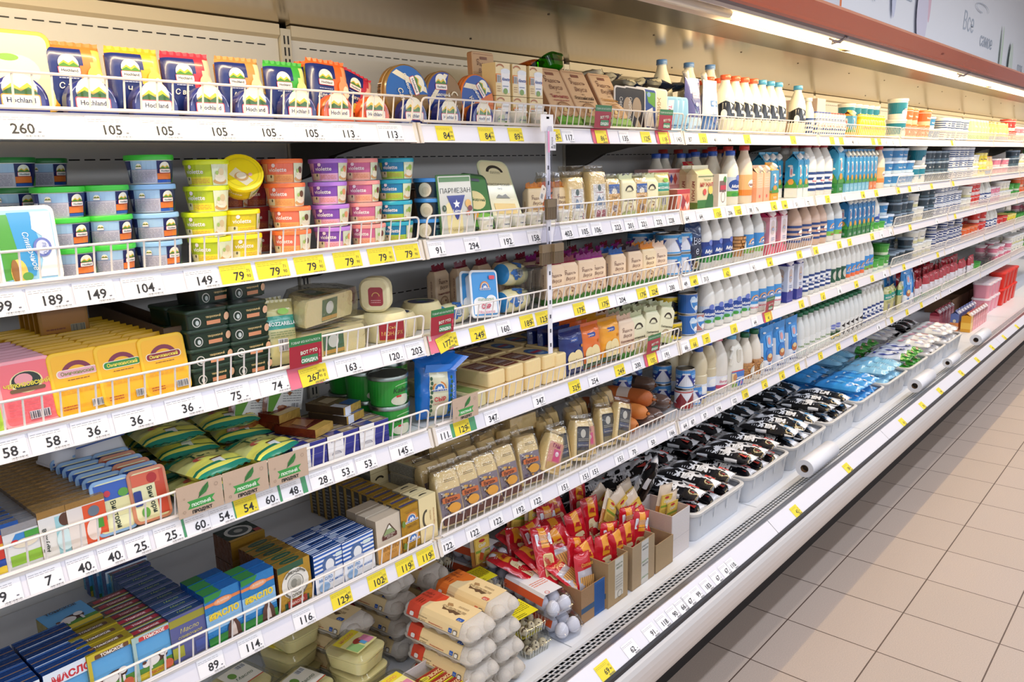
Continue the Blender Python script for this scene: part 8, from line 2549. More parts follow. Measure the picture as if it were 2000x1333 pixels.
for i, (u, key, y, rz, nm) in enumerate(((888, 'wd_mosaic', .03, -.15, 'first'), (925, 'wd_mosaic', .03, -.1, 'second'), (962, 'wd_mosaic', .03, -.15, 'third'), (1003, 'wd_mosaic', .035, -.1, 'fourth'), (1050, 'wd_mosaic', .045, -.2, 'fifth'))):
  one(key, 5, X(u, 5), 'wrapped cheese wedge with mosaic label, %s along the guard' % nm, y=y, us=False, rz=rz, rx=-.22, group='wrapped wedges with mosaic label')
  one(key, 5, X(u, 5)+.02, 'wrapped cheese wedge behind the %s mosaic one' % nm, y=y+.07, us=False, rz=rz+.1, rx=-.3, group='wrapped wedges with mosaic label')
rr_ = random.Random(12)
for i, (x_, y, dz, rz) in enumerate(((1.42, .20, .0, .2), (1.46, .22, .052, .5), (1.50, .20, .105, -.2), (1.58, .18, .0, .1), (1.62, .20, .054, -.3), (1.66, .19, .108, .3), (1.72, .18, .0, .2), (1.76, .20, .054, .5), (1.80, .17, .108, .1), (1.86, .18, .0, -.1), (1.90, .20, .052, .35), (1.54, .30, .105, .6), (1.70, .32, .11, -.1), (1.46, .34, .06, .3), (1.84, .30, .08, .2))):
  one('wedge_lying', 5, x_, 'wrapped cheese wedge lying in the heap, %s from left' % ORD[i], y=y, dz=dz, us=False, rz=rz, rx=rr_.uniform(-.12, .12), ry=rr_.uniform(-.12, .12), group='wrapped cheese wedges lying in a heap')
for i, (u, key, y, ry, nm) in enumerate(((1076, 'wd_pink', .03, .5, 'pink label fallen sideways'), (1112, 'wd_dark', .05, .0, 'dark label, first'), (1138, 'wd_dark', .03, .22, 'dark label, tilted'), (1160, 'wd_pink', .05, .1, 'pink label behind'), (1200, 'wd_dark', .05, .1, 'dark label, third'), (1216, 'wd_dark', .03, .35, 'dark label, tilted, last'))):
  one(key, 5, X(u, 5), 'wrapped cheese wedge with %s' % nm, y=y, us=False, rx=-.18, ry=ry, rz=-.15)
for i in range(9):
  one('wd_dark' if i % 2 else 'wd_berg', 5, 1.92+i*.055, 'wrapped cheese wedge in the rear file, %s from left' % ORD[i], y=.16+.02*(i % 3), us=False, rz=.9, rx=-.1, group='wrapped wedges in the rear file')
for i, (key, x_, y, dz, nm) in enumerate((('ss_orange', 2.46, .07, .068, 'long orange, on top'), ('ss_amber', 2.40, .055, .036, 'amber, below the orange one'), ('ss_orange', 2.33, .12, .035, 'orange, left'), ('ss_brown', 2.52, .09, .05, 'brown with dark label'),
                     ('ss_dark', 2.50, .05, .0, 'dark, at the guard'), ('ss_dark', 2.44, .05, .0, 'dark, second at the guard'), ('ss_brown', 2.56, .12, .095, 'brown, topmost'), ('ss_dark', 2.59, .07, .03, 'dark, right'), ('ss_amber', 2.34, .06, .0, 'amber, bottom'), ('ss_brown', 2.28, .07, .0, 'brown, bottom left'), ('ss_dark', 2.63, .10, .0, 'dark, far right'), ('ss_amber', 2.20, .10, .0, 'amber, far left'))):
  one(key, 5, x_-.04, 'cheese sausage, %s' % nm, y=y, dz=dz, us=False, rz=.18-.12*(i % 3))
for (key, u, y, dz, nm) in (('can_tri', 1337, .05, .083, 'blue triangle-print milk can, upper front'), ('can_red', 1335, .05, 0, 'red diamond-print can at the bottom'), ('can_tri', 1352, .05, 0, 'blue triangle-print milk can, lower right'),
              ('can_tri', 1292, .16, .083, 'blue triangle-print milk can, upper rear left'), ('can_tri', 1292, .16, 0, 'blue triangle-print milk can, lower rear left'), ('can_tri', 1235, .26, .083, 'blue can in the shade, upper'), ('can_tri', 1235, .26, 0, 'blue can in the shade, lower'), ('can_tri', 1215, .20, .083, 'blue can behind the wedges, upper'), ('can_tri', 1215, .20, 0, 'blue can behind the wedges, lower')):
  one(key, 5, X(u, 5, y+.04), nm, y=y, dz=dz, us=False, rz=.1, sc=1.0)
for i, (u, y) in enumerate(((1375, .045), (1393, .07), (1353, .10), (1335, .20), (1322, .16))):
  one('mb_mayo', 5, X(u, 5, y), 'waisted cream-coloured bottle, %s' % ('front, blue cap', 'second, blue cap', 'behind the blue can', 'rear in the shade', 'rear left')[i], y=y, us=False, rz=-.3)
one('mb_pinkcap', 5, X(1410, 5, .06), 'wide milk bottle with pink cap', y=.05, us=False, rz=-.3)
one('jug', 5, X(1443, 5), 'large white milk jug with a handle and blue cap', y=.035, us=False, rz=-.25)
for i, u in enumerate((1466, 1484)):
  for j in range(2):
    one('mb_basket_green', 5, X(u, 5), 'green-capped bottle with basket label, %s, %s' % (('left', 'right')[i], ('front', 'behind')[j]), y=.035+.08*j, us=False, rz=-.3, group='green-capped basket bottles')
for i, u in enumerate((1504, 1528, 1552)):
  for j in range(3):
    one('milk_pitcher_bag', 5, X(u, 5)-.04*j, 'blue and white pitcher-shaped milk pouch, %s file, %s' % (ORD[i], ('front', 'second', 'third')[j]), y=.035+.06*j, us=False, rz=-.2, sc=1.08, group='pitcher-shaped milk pouches')
x = X(1568, 5)
for i in range(13):
  key = 'mb_greencap' if i < 6 else ('mb_greencap_lemon' if i < 8 else 'mb_greencap_cow')
  for j in range(2):
    place(key, (x+i*.072, .035+j*.07, ST[5]), 'green-capped kefir bottle%s, %s along, %s' % ({'mb_greencap': '', 'mb_greencap_lemon': ' with lemons', 'mb_greencap_cow': ' with black patches'}[key], ORD[i], ('front', 'behind')[j]), 'green-capped kefir bottles', rz=-.4)
for i in range(5):
  place('mb_stripe_small', (x+.96+i*.075, .035, ST[5]), 'white bottle after the green caps, %s along' % ORD[i], 'white bottles after the green caps', sc=1.1)
far(5, x+1.36, [('mozz_bag', 1, 3), ('milk_pitcher_bag', 1, 2), ('foil_snack', 1, 14), ('bk_green', 1, 3), ('clear_cup', 1, 5), ('bk_pink', 2, 7), ('bk_white', 2, 5), ('bk_green', 1, 5), ('bk_pink', 2, 6), ('bk_red', 1, 8)], rows=3)
# ================= on the floor of the case
def dk(key, x, y, z, label, group=None, rz=0., rx=0., ry=0., sc=1.0):
  return place(key, (x, y, DK+z), label, group, rz=rz, rx=rx, ry=ry, sc=sc)

# egg cartons: long axis runs back into the case
GE = 'paper-sleeved egg cartons'
for h in range(4):
  dk('eggs_red', 1.245+.004*(h % 2), -.165+.004*h, .062*h, 'egg carton with red-orange sleeve, %s of the nearest stack' % up(h, 4), GE, rz=.05, sc=(1, 1, .92))
for h in range(4):
  dk('eggs_orange' if h == 3 else 'eggs_red', 1.362+.004*(h % 2), -.150+.006*h, .0615*h, 'egg carton with %s sleeve, %s of the right-hand stack' % ('orange' if h == 3 else 'red', up(h, 4)), GE, rz=-.03+.01*h, sc=(1, 1, .915))
for h in range(3):
  dk('eggs_dark', 1.12, .185, .062*h, 'egg carton with dark red sleeve, %s of the left rear stack' % up(h, 3), GE, rz=.18, sc=(1, 1, .92))
for h in range(4):
  dk('eggs_dark', 1.27, .155+.01*h, .062*h, 'egg carton in the middle rear stack, %s' % up(h, 4), GE, rz=.10, sc=(1, 1, .92))
for h in range(3):
  dk('eggs_orange', 1.42, .20, .0672*h, 'egg carton with orange sleeve, %s of the stack under the shelf' % up(h, 3), GE, rz=.05)
for i, (x, y, z, nm) in enumerate(((1.515, -.12, 0, 'bottom of the front pair'), (1.515, -.105, .056, 'top of the front pair'), (1.53, .07, .10, 'upper, behind'), (1.53, .07, .048, 'middle, behind'), (1.53, .07, 0, 'bottom, behind'), (1.50, .26, .14, 'rear, under the shelf'), (1.50, .26, .09, 'rear, second'), (1.50, .26, .04, 'rear, third'))):
  dk('quail_box', x, y, z, 'clear box of speckled quail eggs, %s' % nm, 'quail egg boxes', rz=-.1)
for i, (x, y, z, rz, nm) in enumerate(((1.635, -.15, 0, -.15, 'bottom at the front edge'), (1.625, -.125, .068, -.12, 'second at the front edge'), (1.64, .13, .0, .1, 'bottom behind'), (1.64, .13, .068, .1, 'middle behind'), (1.64, .13, .136, .1, 'top behind'), (1.74, .26, .0, .3, 'rear'), (1.74, .26, .068, .3, 'rear upper'))):
  dk('eggs_clear', x, y, z, 'clear box of white eggs, %s' % nm, 'clear boxes of white eggs', rz=rz)
# butter tubs
for i, (x, y, z, key, nm) in enumerate(((1.07, .06, .115, 'cake_tray', 'top of the middle stack'), (1.07, .06, .057, 'cake_tray', 'middle stack, second'), (1.07, .06, .0, 'cake_tray', 'middle stack, bottom'), (.93, .10, .06, 'cake_tray2', 'left stack, upper'), (.93, .10, .0, 'cake_tray2', 'left stack, lower'),
                    (1.00, .27, .12, 'cake_tray', 'rear stack, upper'), (1.00, .27, .06, 'cake_tray', 'rear stack, second'), (1.00, .27, .0, 'cake_tray', 'rear stack, bottom'), (1.055, -.105, .058, 'cake_tray', 'front right, upper'), (1.055, -.105, 0, 'cake_tray', 'front right, lower'), (.83, .24, .06, 'cake_tray2', 'far left, upper'), (.83, .24, 0, 'cake_tray2', 'far left, lower'))):
  dk(key, x, y, z, 'clear-lidded tub of pale butter with a picture label, %s' % nm, 'clear-lidded butter tubs', rz=.25-.1*(i % 3))
one_ = dk('cb_lux', 1.30, -.14+.0, .0, 'shallow cardboard tray holding small yellow cartons', rz=0) if False else None
dk('lidtub_clear', 1.155, -.145, 0, 'pinkish cardboard tray before the egg cartons', rz=.0, sc=(.62, .95, .85))
for i in range(3):
  dk('lux_box', 1.155+.0*i, -.128+i*.034, .046, 'small red and yellow margarine carton, %s in its tray' % ORD[i], 'margarine cartons in the tray', sc=(1, 1, .8))
  dk('lux_box', 1.155+.0*i, -.128+i*.034, .004, 'small margarine carton in the lower layer, %s' % ORD[i], 'margarine cartons in the tray', sc=(1, 1, .65))

# cardboard boxes with smoked string cheese
dk('cb_blue', 1.785, -.125, 0, 'brown cardboard box with blue tape at the front edge', rz=-.02)
dk('cb_tan', 1.893, -.135, 0, 'tan cardboard box with a printed tape strip, nearest the blue-taped box', sc=(.95, 1, .95))
dk('cb_tan2', 2.045, -.135, 0, 'tan cardboard box with green stickers on its tape', sc=(1.1, 1, .95))
dk('cb_tan3', 2.182, -.135, 0, 'low tan cardboard box beside the white one')
dk('cb_white', 2.31, -.125, 0, 'white-faced cardboard box next to the milk crates')
GP = 'red pouches of string cheese'
lst = [(1.70, -.02, .10, .2, -.5, 'red_b'), (1.80, -.05, .03, .3, -.3, 'red_c'), (1.865, -.08, .035, -.28, -.1, 'red_a'), (1.90, -.09, .045, .0, -.05, 'red_a'), (1.935, -.07, .05, .2, -.1, 'red_b'), (1.98, -.10, .04, -.18, .0, 'red_a'),
    (2.02, -.09, .045, .02, .0, 'red_a'), (2.07, -.09, .05, .25, .0, 'red_b'), (2.09, -.05, .05, .12, -.1, 'red_b'), (1.86, .02, .05, -.35, -.2, 'red_c'), (1.94, .03, .07, -.1, -.2, 'red_a'), (2.03, .05, .08, .05, -.2, 'red_c'), (2.12, .04, .05, .3, -.2, 'red_a'),
    (1.78, .06, .08, -.2, -.3, 'red_b'), (1.86, .10, .09, .1, -.3, 'red_b'), (1.96, .12, .10, -.2, -.3, 'red_a'), (2.06, .13, .10, .2, -.3, 'red_c'), (1.70, .10, .06, .2, -.4, 'red_c'), (2.16, -.06, .02, .1, -.2, 'red_c'), (2.19, -.07, .02, -.2, -.2, 'red_a')]
for i, (x, y, z, ry, rx, key) in enumerate(lst):
  dk(key, x, y, z, 'red pouch of string cheese%s, %s from the blue-taped box' % (' with white sticker' if key == 'red_b' else '', ORD[i]), GP, ry=ry, rx=rx, rz=-.15)
for i, (x, y, z, rz, rx) in enumerate(((1.76, -.09, .085, .3, -1.0), (1.72, -.04, .10, .1, -1.1), (1.79, -.02, .10, -.2, -.9), (1.68, .02, .11, .4, -1.2), (1.75, .06, .12, .2, -1.1), (1.83, .0, .10, -.3, -.8))):
  dk('straw_pack' if i in (0, 2) else 'red_c', x, y, z, 'red foil pack lying over the egg boxes, %s' % ORD[i], 'red foil packs lying over the egg boxes', rz=rz, rx=rx)
dk('straw_pack', 1.775, -.105, .055, 'red pack with window on golden cheese straws, hanging over the blue-taped box', ry=.15, rx=-.25)
for i, (x, y, z, ry, rx) in enumerate(((1.60, .18, .12, .0, -.1), (1.78, .20, .14, .3, -.2), (1.83, .16, .13, .2, -.2), (1.88, .17, .14, .25, -.2), (1.98, .20, .17, -.2, -.3), (2.06, .03, .10, .7, -.3), (2.30, -.05, .09, .12, .1), (2.34, -.06, .06, .0, .1), (2.22, .02, .09, -.5, -.1), (2.26, .0, .07, -.4, -.1), (2.30, .06, .08, -.3, -.1), (2.20, .08, .10, -.6, -.1))):
  dk('sucre_card', x, y, z, 'clear pouch of smoked cheese with a yellow card, %s from the egg boxes' % ORD[i], 'clear smoked cheese pouches', ry=ry, rx=rx, rz=-.15)

# crates of milk bags
CR = 'grey plastic crates'
CX = [2.605+i*.445 for i in range(11)]
nm_ = ['nearest', 'second', 'third', 'fourth', 'fifth', 'sixth', 'seventh', 'eighth', 'ninth']
for i in range(9):
  dk('crate', CX[i], -.14, 0, 'grey plastic crate with a rounded rim, %s in the row' % nm_[i], CR)
fill = {0: 'cow_red', 1: 'cow_red', 2: 'cow_blue', 3: 'cow_blue', 4: 'sb_blue', 5: 'sb_sky', 6: 'sb_navy', 7: 'sb_white', 8: 'sb_white'}
rb = random.Random(31)
names = {'cow_red': 'black and white cow-print milk bag, red corner', 'cow_blue': 'black and white cow-print milk bag, blue corner', 'sb_blue': 'bright blue milk bag', 'sb_sky': 'pale sky blue milk bag', 'sb_navy': 'blue, white and green milk bag', 'sb_white': 'white printed sour cream bag'}
cnt = {}
for i in range(9):
  key = fill[i]
  cow = key.startswith('cow')
  layers = [(0, 3), (.060, 3), (.118, 3)] if not cow else [(0, 3), (.060, 3), (.118, 3)]
  for li, (z, n) in enumerate(layers):
    for half in range(2):
      for q in range(n):
        xx = CX[i]-.118+q*(.236/(n-1))+rb.uniform(-.003, .003)
        yy = (-.112 if half == 0 else .160)+rb.uniform(-.004, .004)
        kk = key+str(rb.randrange(3)) if cow else key
        if key == 'sb_white' and i == 8 and half == 1:
          kk = 'cow_red0'
        c = cnt[key] = cnt.get(key, 0)+1
        place(kk, (xx, yy, DK+.009+z+(.010 if half else 0)*(li > 0)), '%s, %s layer, %s %s, %s crate' % (names[key], up(li, len(layers)), 'front' if half == 0 else 'rear', ORD[q], nm_[i]), names[key]+'s',
           rz=rb.uniform(-.10, .10)+(.10 if cow else .05)*(li > 0), rx=rb.uniform(-.03, .03), ry=rb.uniform(-.06, .06))
# a few bags slumped against the crate ends
dk('cow_red1', 2.36, -.02, .07, 'cow-print milk bag hanging over the near end of the nearest crate', rx=-1.15, rz=.5, ry=-.2)
dk('cow_red2', 2.42, .05, .12, 'cow-print milk bag slumped on the near end of the nearest crate', rx=-.5, rz=.7, ry=-.3)
dk('cow_red0', 2.34, .15, .12, 'cow-print milk bag lying behind the white-faced box', rx=-.2, rz=.9)
dk('cow_red1', 2.28, .22, .14, 'cow-print milk bag in the shade above the pouches', rz=.5)
dk('cow_red2', 2.15, .26, .12, 'cow-print milk bag in the shade under the wedge shelf', rz=.3)
dk('cb_far', 2.2, .22, 0, 'dark carton under the shaded milk bags', sc=(1.1, 1.2, .85))
# rolls of thin bags resting on the steel edge
for (key, x, nm) in (('roll_big', 3.10, 'nearest'), ('roll_big', 4.70, 'second'), ('roll_small', 5.42, 'small third'), ('roll_big', xat(1905, -.26, .46), 'farthest')):
  r = .040 if key == 'roll_big' else .030
  place(key, (x, -.262, .4365-(.004 if key == 'roll_big' else .006)), 'roll of thin white bags on the case edge, %s' % nm, 'rolls of thin bags')
# cartons and buckets beyond the crates
GR = 'red dairy cartons beyond the crates'
for i in range(5):
  dk('ct_red', xat(1836, .17, .43)+i*.10, .17, 0, 'red dairy carton with white cap, rear row, %s' % ORD[i], GR)
for i in range(7):
  dk('ct_red' if i else 'ct_gold', xat(1898, -.06, .43)+i*.085, -.06, 0, '%s dairy carton with white cap, front row, %s' % ('red' if i else 'golden', ORD[i]), GR)
  dk('ct_juice', xat(1898, -.06, .43)+i*.085, .03, 0, 'blue and orange carton with white cap, second row, %s' % ORD[i], 'blue and orange cartons')
for i in range(4):
  dk('pink_bucket', xat(1934, 0, .45)+i*.17, .0, 0, 'pink bucket with pale lid, %s along' % ORD[i], 'pink buckets')
  dk('pink_bucket', xat(1934, 0, .45)+i*.17, .0, .137, 'pink bucket with pale lid, upper, %s along' % ORD[i], 'pink buckets')
  dk('red_bucket', xat(1962, -.02, .45)+i*.17, -.02, 0, 'bright red bucket, %s along' % ORD[i], 'bright red buckets')
  dk('red_bucket', xat(1962, -.02, .45)+i*.17, -.02, .157, 'bright red bucket, upper, %s along' % ORD[i], 'bright red buckets')
  dk('cb_far', 7.9+i*.33, .25, 0, 'brown carton behind the buckets, %s along' % ORD[i], 'brown cartons at the far end')
# ================= price tags, signs, hanging brushes
def rail_map(x, k):
  y0, z0 = rail_pt(k, 0)
  y1, z1 = rail_pt(k, 1)
  dy, dz = (y1-y0), (z1-z0)
  n = math.hypot(dy, dz)
  dy, dz = dy/n, dz/n
  return lambda u, v, o: (x+u, y0+dy*v-dz*o-.0009, z0+dz*v+dy*o)

def strip_map(x):
  dy, dz = (.043), (.036)
  n = math.hypot(dy, dz)
  dy, dz = dy/n, dz/n
  return lambda u, v, o: (x+u, -.409+dy*v-dz*o, .4525+dz*v+dy*o+.001)

def price_tag(M, num, col, label, w=.058, h=.041, kop=None, size=.017, gap=.0, ang=0.):
  g = G()
  yel = col != 'f6f4f6'
  d = D().rect(-w/2, .001, w/2, h, col)
  if not yel:
    d.rect(-w/2, .001, -w/2+.0006, h, 'd2d0d8').rect(w/2-.0006, .001, w/2, h, 'd2d0d8').rect(-w/2, h-.0006, w/2, h, 'dedce2')
  d.lines(-w*.46, h*.76, w*.30, h*.93, 2, '8a8890' if not yel else '8c7c30', k=.18, seed=len(num)+int(w*1000))
  d.text(num, .004, h*.22, size, '2c2c30', bold=.015)
  if kop:
    d.text(kop[0], w*.36, h*.56, size*.36, '4a4a40').text(kop[1], w*.36, h*.30, size*.40, '4a4a40')
  else:
    d.rect(w*.34, h*.26, w*.40, h*.31, '70707a')
  d.bars(w*.06, h*.04, w*.46, h*.15, '60606a', None, n=13)
  if ang:
    e = D()
    c, s = math.cos(ang), math.sin(ang)
    for (p, f, cc, l, cv) in d.items:
      e.items.append(([(a*c-(b-h/2)*s, a*s+(b-h/2)*c+h/2) for a, b in p], f, cc, l, cv))
    e.n = d.n
    d = e
  g.decal(d, M, 'paper', eps=.00012)
  # a card has a back as well
  o = obj('price_tag', g.mesh('price_tag'))
  tag(o, label, 'price tag', 'price tags on the shelf rails')
  return o

WT, YL = 'f6f4f6', 'f2dc38'
TAGS = {
  1: [(38, '260', 0), (215, '105', 0), (318, '105', 0), (425, '105', 0), (522, '105', 0), (606, '105', 0), (678, '113', 0), (764, '113', 0), (870, '84', 1), (951, '84', 1), (1008, '89', 1), (1084, '89', 1), (1110, '117', 0),
    (1174, '86', 1), (1220, '135', 0), (1262, '129', 1), (1301, '118', 1), (1325, '143', 0), (1347, '87', 0), (1374, '53', 1), (1396, '41', 0), (1424, '94', 0), (1460, '67', 1), (1550, '76', 1), (1626, '55', 1), (1644, '62', 1), (1665, '48', 0),
    (1676, '51', 0), (1706, '39', 1), (1718, '44', 1), (1731, '47', 0), (1744, '52', 0), (1790, '61', 0), (1860, '58', 1), (1910, '66', 0)],
  2: [(2, '99', 0), (98, '189', 0), (185, '149', 0), (280, '104', 0), (396, '149', 0), (463, '79', 1), (534, '79', 1), (606, '79', 1), (680, '79', 1), (745, '79', 1), (796, '79', 1), (854, '91', 0), (923, '294', 0), (990, '192', 0), (1044, '158', 0),
    (1108, '403', 0), (1141, '105', 0), (1166, '106', 0), (1205, '223', 0), (1230, '201', 0), (1256, '221', 0), (1286, '232', 0), (1310, '228', 0), (1341, '64', 0), (1368, '64', 0), (1402, '131', 1), (1425, '206', 0), (1442, '102', 1), (1465, '38', 0),
    (1478, '76', 0), (1512, '42', 1), (1533, '44', 1), (1555, '51', 0), (1578, '72', 0), (1617, '57', 1), (1649, '63', 0), (1686, '48', 1), (1712, '42', 1), (1755, '45', 1), (1777, '36', 1), (1795, '32', 0), (1820, '39', 1), (1862, '33', 1)],
  3: [(14, '58', 0), (98, '58', 0), (178, '36', 0), (262, '36', 0), (362, '36', 0), (457, '75', 0), (538, '74', 0), (612, '267', 1), (683, '163', 0), (768, '120', 0), (811, '203', 0), (878, '177', 1), (934, '249', 1), (985, '160', 0), (1030, '189', 1),
    (1060, '123', 1), (1132, '179', 1), (1180, '179', 1), (1214, '204', 0), (1254, '179', 1), (1277, '224', 1), (1311, '200', 0), (1338, '49', 0), (1356, '49', 1), (1378, '313', 0), (1420, '62', 1), (1471, '61', 0), (1504, '41', 1), (1562, '81', 1),
    (1594, '83', 1), (1640, '55', 1), (1660, '57', 1), (1704, '33', 1), (1722, '41', 0), (1740, '42', 0), (1778, '38', 1), (1830, '36', 0), (1866, '31', 1), (1905, '30', 0)],
  4: [(0, '9', 0), (90, '7', 0), (160, '40', 0), (218, '40', 0), (270, '25', 0), (330, '25', 0), (387, '60', 0), (434, '54', 0), (482, '54', 1), (524, '60', 0), (570, '48', 0), (628, '28', 0), (672, '53', 0), (716, '53', 0), (785, '145', 0), (866, '111', 0),
    (903, '129', 1), (961, '347', 0), (1053, '347', 0), (1123, '329', 1), (1160, '254', 0), (1211, '249', 1), (1244, '200', 0), (1273, '135', 1), (1301, '191', 0), (1339, '66', 0), (1356, '66', 1), (1380, '77', 1), (1434, '59', 1), (1474, '64', 0),
    (1503, '41', 1), (1566, '61', 1), (1608, '67', 1), (1640, '58', 0), (1673, '49', 1), (1704, '53', 1), (1728, '46', 0), (1766, '46', 1), (1800, '44', 0), (1832, '39', 1), (1862, '35', 0)],
  5: [(413, '89', 0), (491, '114', 0), (595, '116', 0), (668, '129', 1), (738, '102', 1), (792, '119', 1), (832, '119', 1), (873, '122', 0), (925, '122', 0), (970, '122', 0), (1014, '192', 0), (1048, '122', 0), (1101, '151', 0), (1142, '151', 0), (1161, '151', 0),
    (1210, '151', 0), (1237, '70', 0), (1274, '50', 0), (1311, '166', 0), (1337, '64', 0), (1352, '87', 0), (1376, '57', 0), (1403, '134', 0), (1434, '122', 0), (1456, '109', 1), (1494, '43', 1), (1528, '43', 1), (1558, '42', 1), (1603, '75', 1), (1638, '62', 1), (1671, '72', 1),
    (1716, '58', 0), (1742, '58', 1), (1772, '63', 1), (1800, '51', 1), (1828, '48', 0), (1856, '48', 0)]}
KOP = {'79': ('71', '90'), '84': ('100', '90'), '89': ('102', '90'), '119': ('136', '90'), '102': ('129', '90'), '129': ('149', '90'), '249': ('263', '90'), '189': ('200', '90'), '179': ('190', '90'), '329': ('344', '90'), '177': ('190', '90'), '267': ('281', '90'), '123': ('141', '90'), '131': ('141', '90'), '224': ('236', '90'), '86': ('96', '90'), '118': ('136', '90')}
RW = {1: 'top', 2: 'second', 3: 'third', 4: 'fourth', 5: 'lowest'}
for k, lst in TAGS.items():
  for i, (u, num, yel) in enumerate(lst):
    x = xat(u, .003, SZ[k]+.02)
    big = .058
    gap = 1e9
    for q in (i-1, i+1):
      if 0 <= q < len(lst):
        gap = min(gap, abs(xat(lst[q][0], .003, SZ[k]+.02)-x))
    w = min(.075 if k in (1, 2, 3, 4) and x < 1.2 else .058, gap-.003)
    if k == 4 and 387 <= u <= 570:
      w = .052
    price_tag(rail_map(x, k), num, YL if yel else WT, '%s price tag reading %s, %s along the %s rail' % (('white', 'yellow')[yel], num, ORD[i], RW[k]), w=max(w, .03), kop=KOP.get(num) if yel else None, size=.0235 if w > .045 else .016)
for i, (u, v, num, yel) in enumerate(((1178, 1312, '69', 1), (1229, 1272, '62', 0), (1268, 1243, '91', 0), (1292, 1213, '118', 0), (1312, 1198, '90', 0), (1328, 1184, '66', 0), (1342, 1170, '67', 0), (1358, 1160, '99', 0), (1377, 1145, '183', 0), (1396, 1130, '67', 0), (1413, 1118, '67', 0), (1426, 1104, '110', 0),
                  (1552, 1005, '42', 1), (1653, 917, '38', 1), (1761, 828, '61', 1), (1800, 790, '58', 1), (1834, 765, '64', 1), (1876, 730, '47', 1), (1907, 706, '55', 1), (1936, 683, '49', 1), (1960, 664, '52', 1), (1985, 640, '50', 1))):
  x = xat(u, -.388, .47)
  price_tag(strip_map(x), num, YL if yel else WT, '%s price tag reading %s, %s along the front price strip' % (('white', 'yellow')[yel], num, ORD[i]), w=.058 if i < 3 or i > 11 else .05, kop=('71', '90') if yel else None, size=.020)

def sign(name, M, d, label, cat='sign', group=None):
  g = G().decal(d, M, 'print', eps=.0002)
  return tag(obj(name, g.mesh(name)), label, cat, group)

def sale(k, u, label, w=.078):
  """green and red discount sign standing up behind the tag, pink foot on the rail"""
  x = xat(u, .0, SZ[k]+.03)
  g = G()
  M1 = lambda a, b, o: (x+a, -.004-b*.10-o, SZ[k]+.046+b)
  d = D().rect(-w/2, 0, w/2, .066, 'a51f34').rect(-w/2, .048, w/2, .066, '2c7a44').text('ТОВАР ИЗ КАТАЛОГА', 0, .053, .009, 'e8f2e8', w=w*.9).text('ВОТ ЭТО', .008, .028, .015, 'e8f4e0', w=w*.52, bold=.03, rot=.06).rr(-.012, .006, .030, .023, .002, '3f8a5a').text('СКИДКА', .009, .009, .013, 'f4f8ee', w=w*.52, bold=.04)
  d.text('!', .034, .016, .024, 'e05070', bold=.03)
  g.decal(d, M1, 'print', eps=.0002)
  M2 = rail_map(x, k)
  g.decal(D().rect(-w/2, .0, w/2, .046, 'd8506c'), lambda a, b, o: (M2(a, b, o)[0], M2(a, b, o)[1]-.0014, M2(a, b, o)[2]), 'print', eps=.0001)
  tag(obj('sale_sign', g.mesh('sale_sign')), label, 'sign', 'green and red sale signs')
  M3 = rail_map(x, k)
  return x

def retag(k, x, num, ang, label, w=.058):
  M3 = rail_map(x, k)
  price_tag(lambda a, b, o: (M3(a, b, o)[0]+.004, M3(a, b, o)[1]-.0024, M3(a, b, o)[2]), num, YL, label, w=w, kop=KOP.get(num), size=.021, ang=ang)

for (k, u, w, nm, num, ang) in ((3, 597, .082, 'in the first bay', '267', .06), (3, 862, .080, 'at the start of the second bay', '177', .22), (1, 1174, .085, 'before the leaning tan packs', '86', 0), (1, 1296, .085, 'before the pale blue trays', '118', 0), (4, 1273, .085, 'on the fourth shelf by the cream packs', '135', 0), (4, 1500, .085, 'on the fourth shelf in the third bay', '41', 0)):
  x = sale(k, u, 'green and red sale sign %s' % nm, w)
  retag(k, x+(.012 if num in ('267', '177') else 0), num, ang, 'yellow price tag reading %s on the pink foot of a sale sign' % num, w=.06)

def lean(k, u, label, w=.094, h=.056):
  """brown board with a leaf and a green ribbon, clipped to the wire guard"""
  x = xat(u, -.006, SZ[k]+.07)
  g = G()
  M1 = lambda a, b, o: (x+a, -.0075-b*.0-o, SZ[k]+.046+b)
  g.box(x-w/2, x+w/2, -.0075, -.0065, SZ[k]+.046, SZ[k]+.046+h, 'c3aa94', 'paper')
  d = D().poly([(-w*.30, h*.48), (-w*.24, h*.36), (-w*.30, h*.22), (w*.30, h*.22), (w*.24, h*.36), (w*.32, h*.48)], '3f9a48').text('ПОСТНЫЙ', 0, h*.28, h*.17, 'e6f2e2', w=w*.42, bold=.05).text('ПРОДУКТ', .001, h*.06, h*.19, '2c2a28', w=w*.44, bold=.06)
  d.poly([(-.004, h*.52), (-.002, h*.66), (.006, h*.80), (.018, h*.93), (.018, h*.76), (.012, h*.62), (.0, h*.54)], '3a7a3c').poly([(-.006, h*.50), (-.004, h*.50), (.016, h*.88), (.0155, h*.89)], '24542a')
  d.arc(w*.36, h*.78, .004, .0006, '8a7868', 0, 2*PI, 8).arc(-w*.38, h*.18, .003, .0006, '8a7868', 0, 2*PI, 8).arc(-w*.36, h*.6, .002, .0006, '8a7868', 0, 2*PI, 6)
  g.decal(d, M1, 'paper', eps=.0002)
  M2 = rail_map(x, k)
  g.decal(D().rect(-w/2, .0, w/2, .044, '4d9a68'), lambda a, b, o: (M2(a, b, o)[0], M2(a, b, o)[1]+.0003, M2(a, b, o)[2]), 'print', eps=.0001)
  tag(obj('leaf_sign', g.mesh('leaf_sign')), label, 'sign', 'brown leaf signs on the fourth shelf')

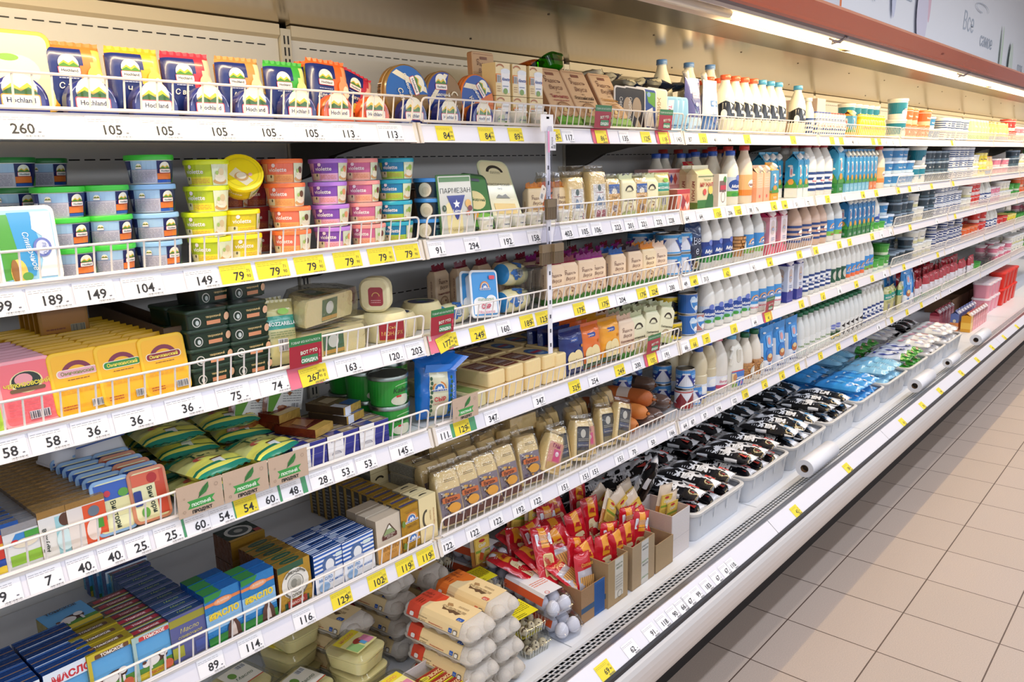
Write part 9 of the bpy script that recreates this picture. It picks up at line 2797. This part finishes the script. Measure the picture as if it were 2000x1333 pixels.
for (u, u0, u1, nm) in ((392, 348, 436, 'left one of the three in the first bay'), (481, 438, 524, 'middle one of the three in the first bay'), (564, 527, 602, 'right one of the three in the first bay'), (909, 886, 935, 'alone in the second bay')):
  lean(4, u, 'brown sign with green leaf and ribbon, %s' % nm, w=xat(u1, -.006, SZ[4]+.07)-xat(u0, -.006, SZ[4]+.07), h=.064)

# hanging strip with silicone brushes
xs_ = xat(1068, -.03, 1.90)
g = G()
zt, zb = SZ[1]+.075, 1.215
g.box(xs_-.009, xs_+.009, -.032, -.029, zb, zt, 'eceaf0', 'plastic')
z = zb+.02
while z < zt-.12:
  g.box(xs_-.003, xs_+.003, -.0326, -.0319, z, z+.011, '4a4a54', 'rubber')
  z += .042
g.box(xs_-.030, xs_+.024, -.033, -.030, zt-.045, zt, 'f2ecea', 'plastic')
g.box(xs_-.006, xs_+.006, -.033, .012, zt-.012, zt-.006, 'e8e4e6', 'plastic')
tag(obj('hanging_strip', g.mesh('hanging_strip')), 'narrow white slotted strip hanging from the top shelf guard', 'display strip')

def brush(x, y, z, label, tagcard=True):
  """clear handle, flat brown bristle head, hanging head down"""
  root = bpy.data.objects.new('pastry_brush', None)
  COL.objects.link(root)
  root.location = (x, y, z)
  tag(root, label, 'brush', 'hanging pastry brushes')
  g = G().loft([(0, .030, .006, .002), (.010, .034, .009, .003), (.030, .030, .010, .004), (.055, .014, .009, .004), (.10, .012, .008, .003), (.165, .016, .008, .003), (.185, .022, .006, .003), (.20, .018, .004, .002)], 'eeeef4', 'clear', n=3)
  obj('clear_handle', g.mesh('clear_handle'), root)
  g = G().box(-.021, .021, -.006, .006, -.018, .004, '7d6a50', 'rubber')
  for i in range(11):
    for j in (-.004, .0, .004):
      g.box(-.0205+i*.0039, -.0182+i*.0039, j-.0012, j+.0012, -.052, -.017, '6e5c46' if (i+int(j*1000)) % 2 else '7c6a52', 'rubber')
  obj('bristle_head', g.mesh('bristle_head'), root)
  if tagcard:
    g = G().box(-.013, .013, -.0105, -.0095, .135, .185, 'e8e4e8', 'paper').box(-.020, -.012, -.010, -.009, .13, .186, 'e89ac0', 'paper')
    g.decal(D().text('Флора', 0, .155, .011, '3a3a44', rot=PI/2, w=.03).bars(.002, .140, .011, .150), Mfront(0, -.0105, 0), 'paper')
    obj('header_card', g.mesh('header_card'), root)
  return root

brush(xat(1075, -.045, 1.70), -.045, xat and 1.655, 'clear-handled pastry brush, upper one on the hanging strip')
brush(xat(1065, -.040, 1.55), -.040, 1.530, 'clear-handled pastry brush, lower left on the hanging strip', False)
brush(xat(1090, -.052, 1.55), -.050, 1.531, 'clear-handled pastry brush, lower right on the hanging strip', False)
xx = xat(1053, -.05, 1.68)
g = G().slab(.028, .046, .001, .008, 'e3d6c6', 'paper', bev=.0002)
g.decal(D().ell(.0, .037, .003, .003, '4a3a30').bars(-.008, .008, .004, .022), Mfront(0, 0, 0), 'paper', eps=.0002)
o = obj('paper_hang_tag', g.mesh('paper_hang_tag'), None, (xx, -.056, 1.655))
o.rotation_euler = (0, .5, .2)
tag(o, 'tan paper tag tied to the upper pastry brush', 'hang tag')
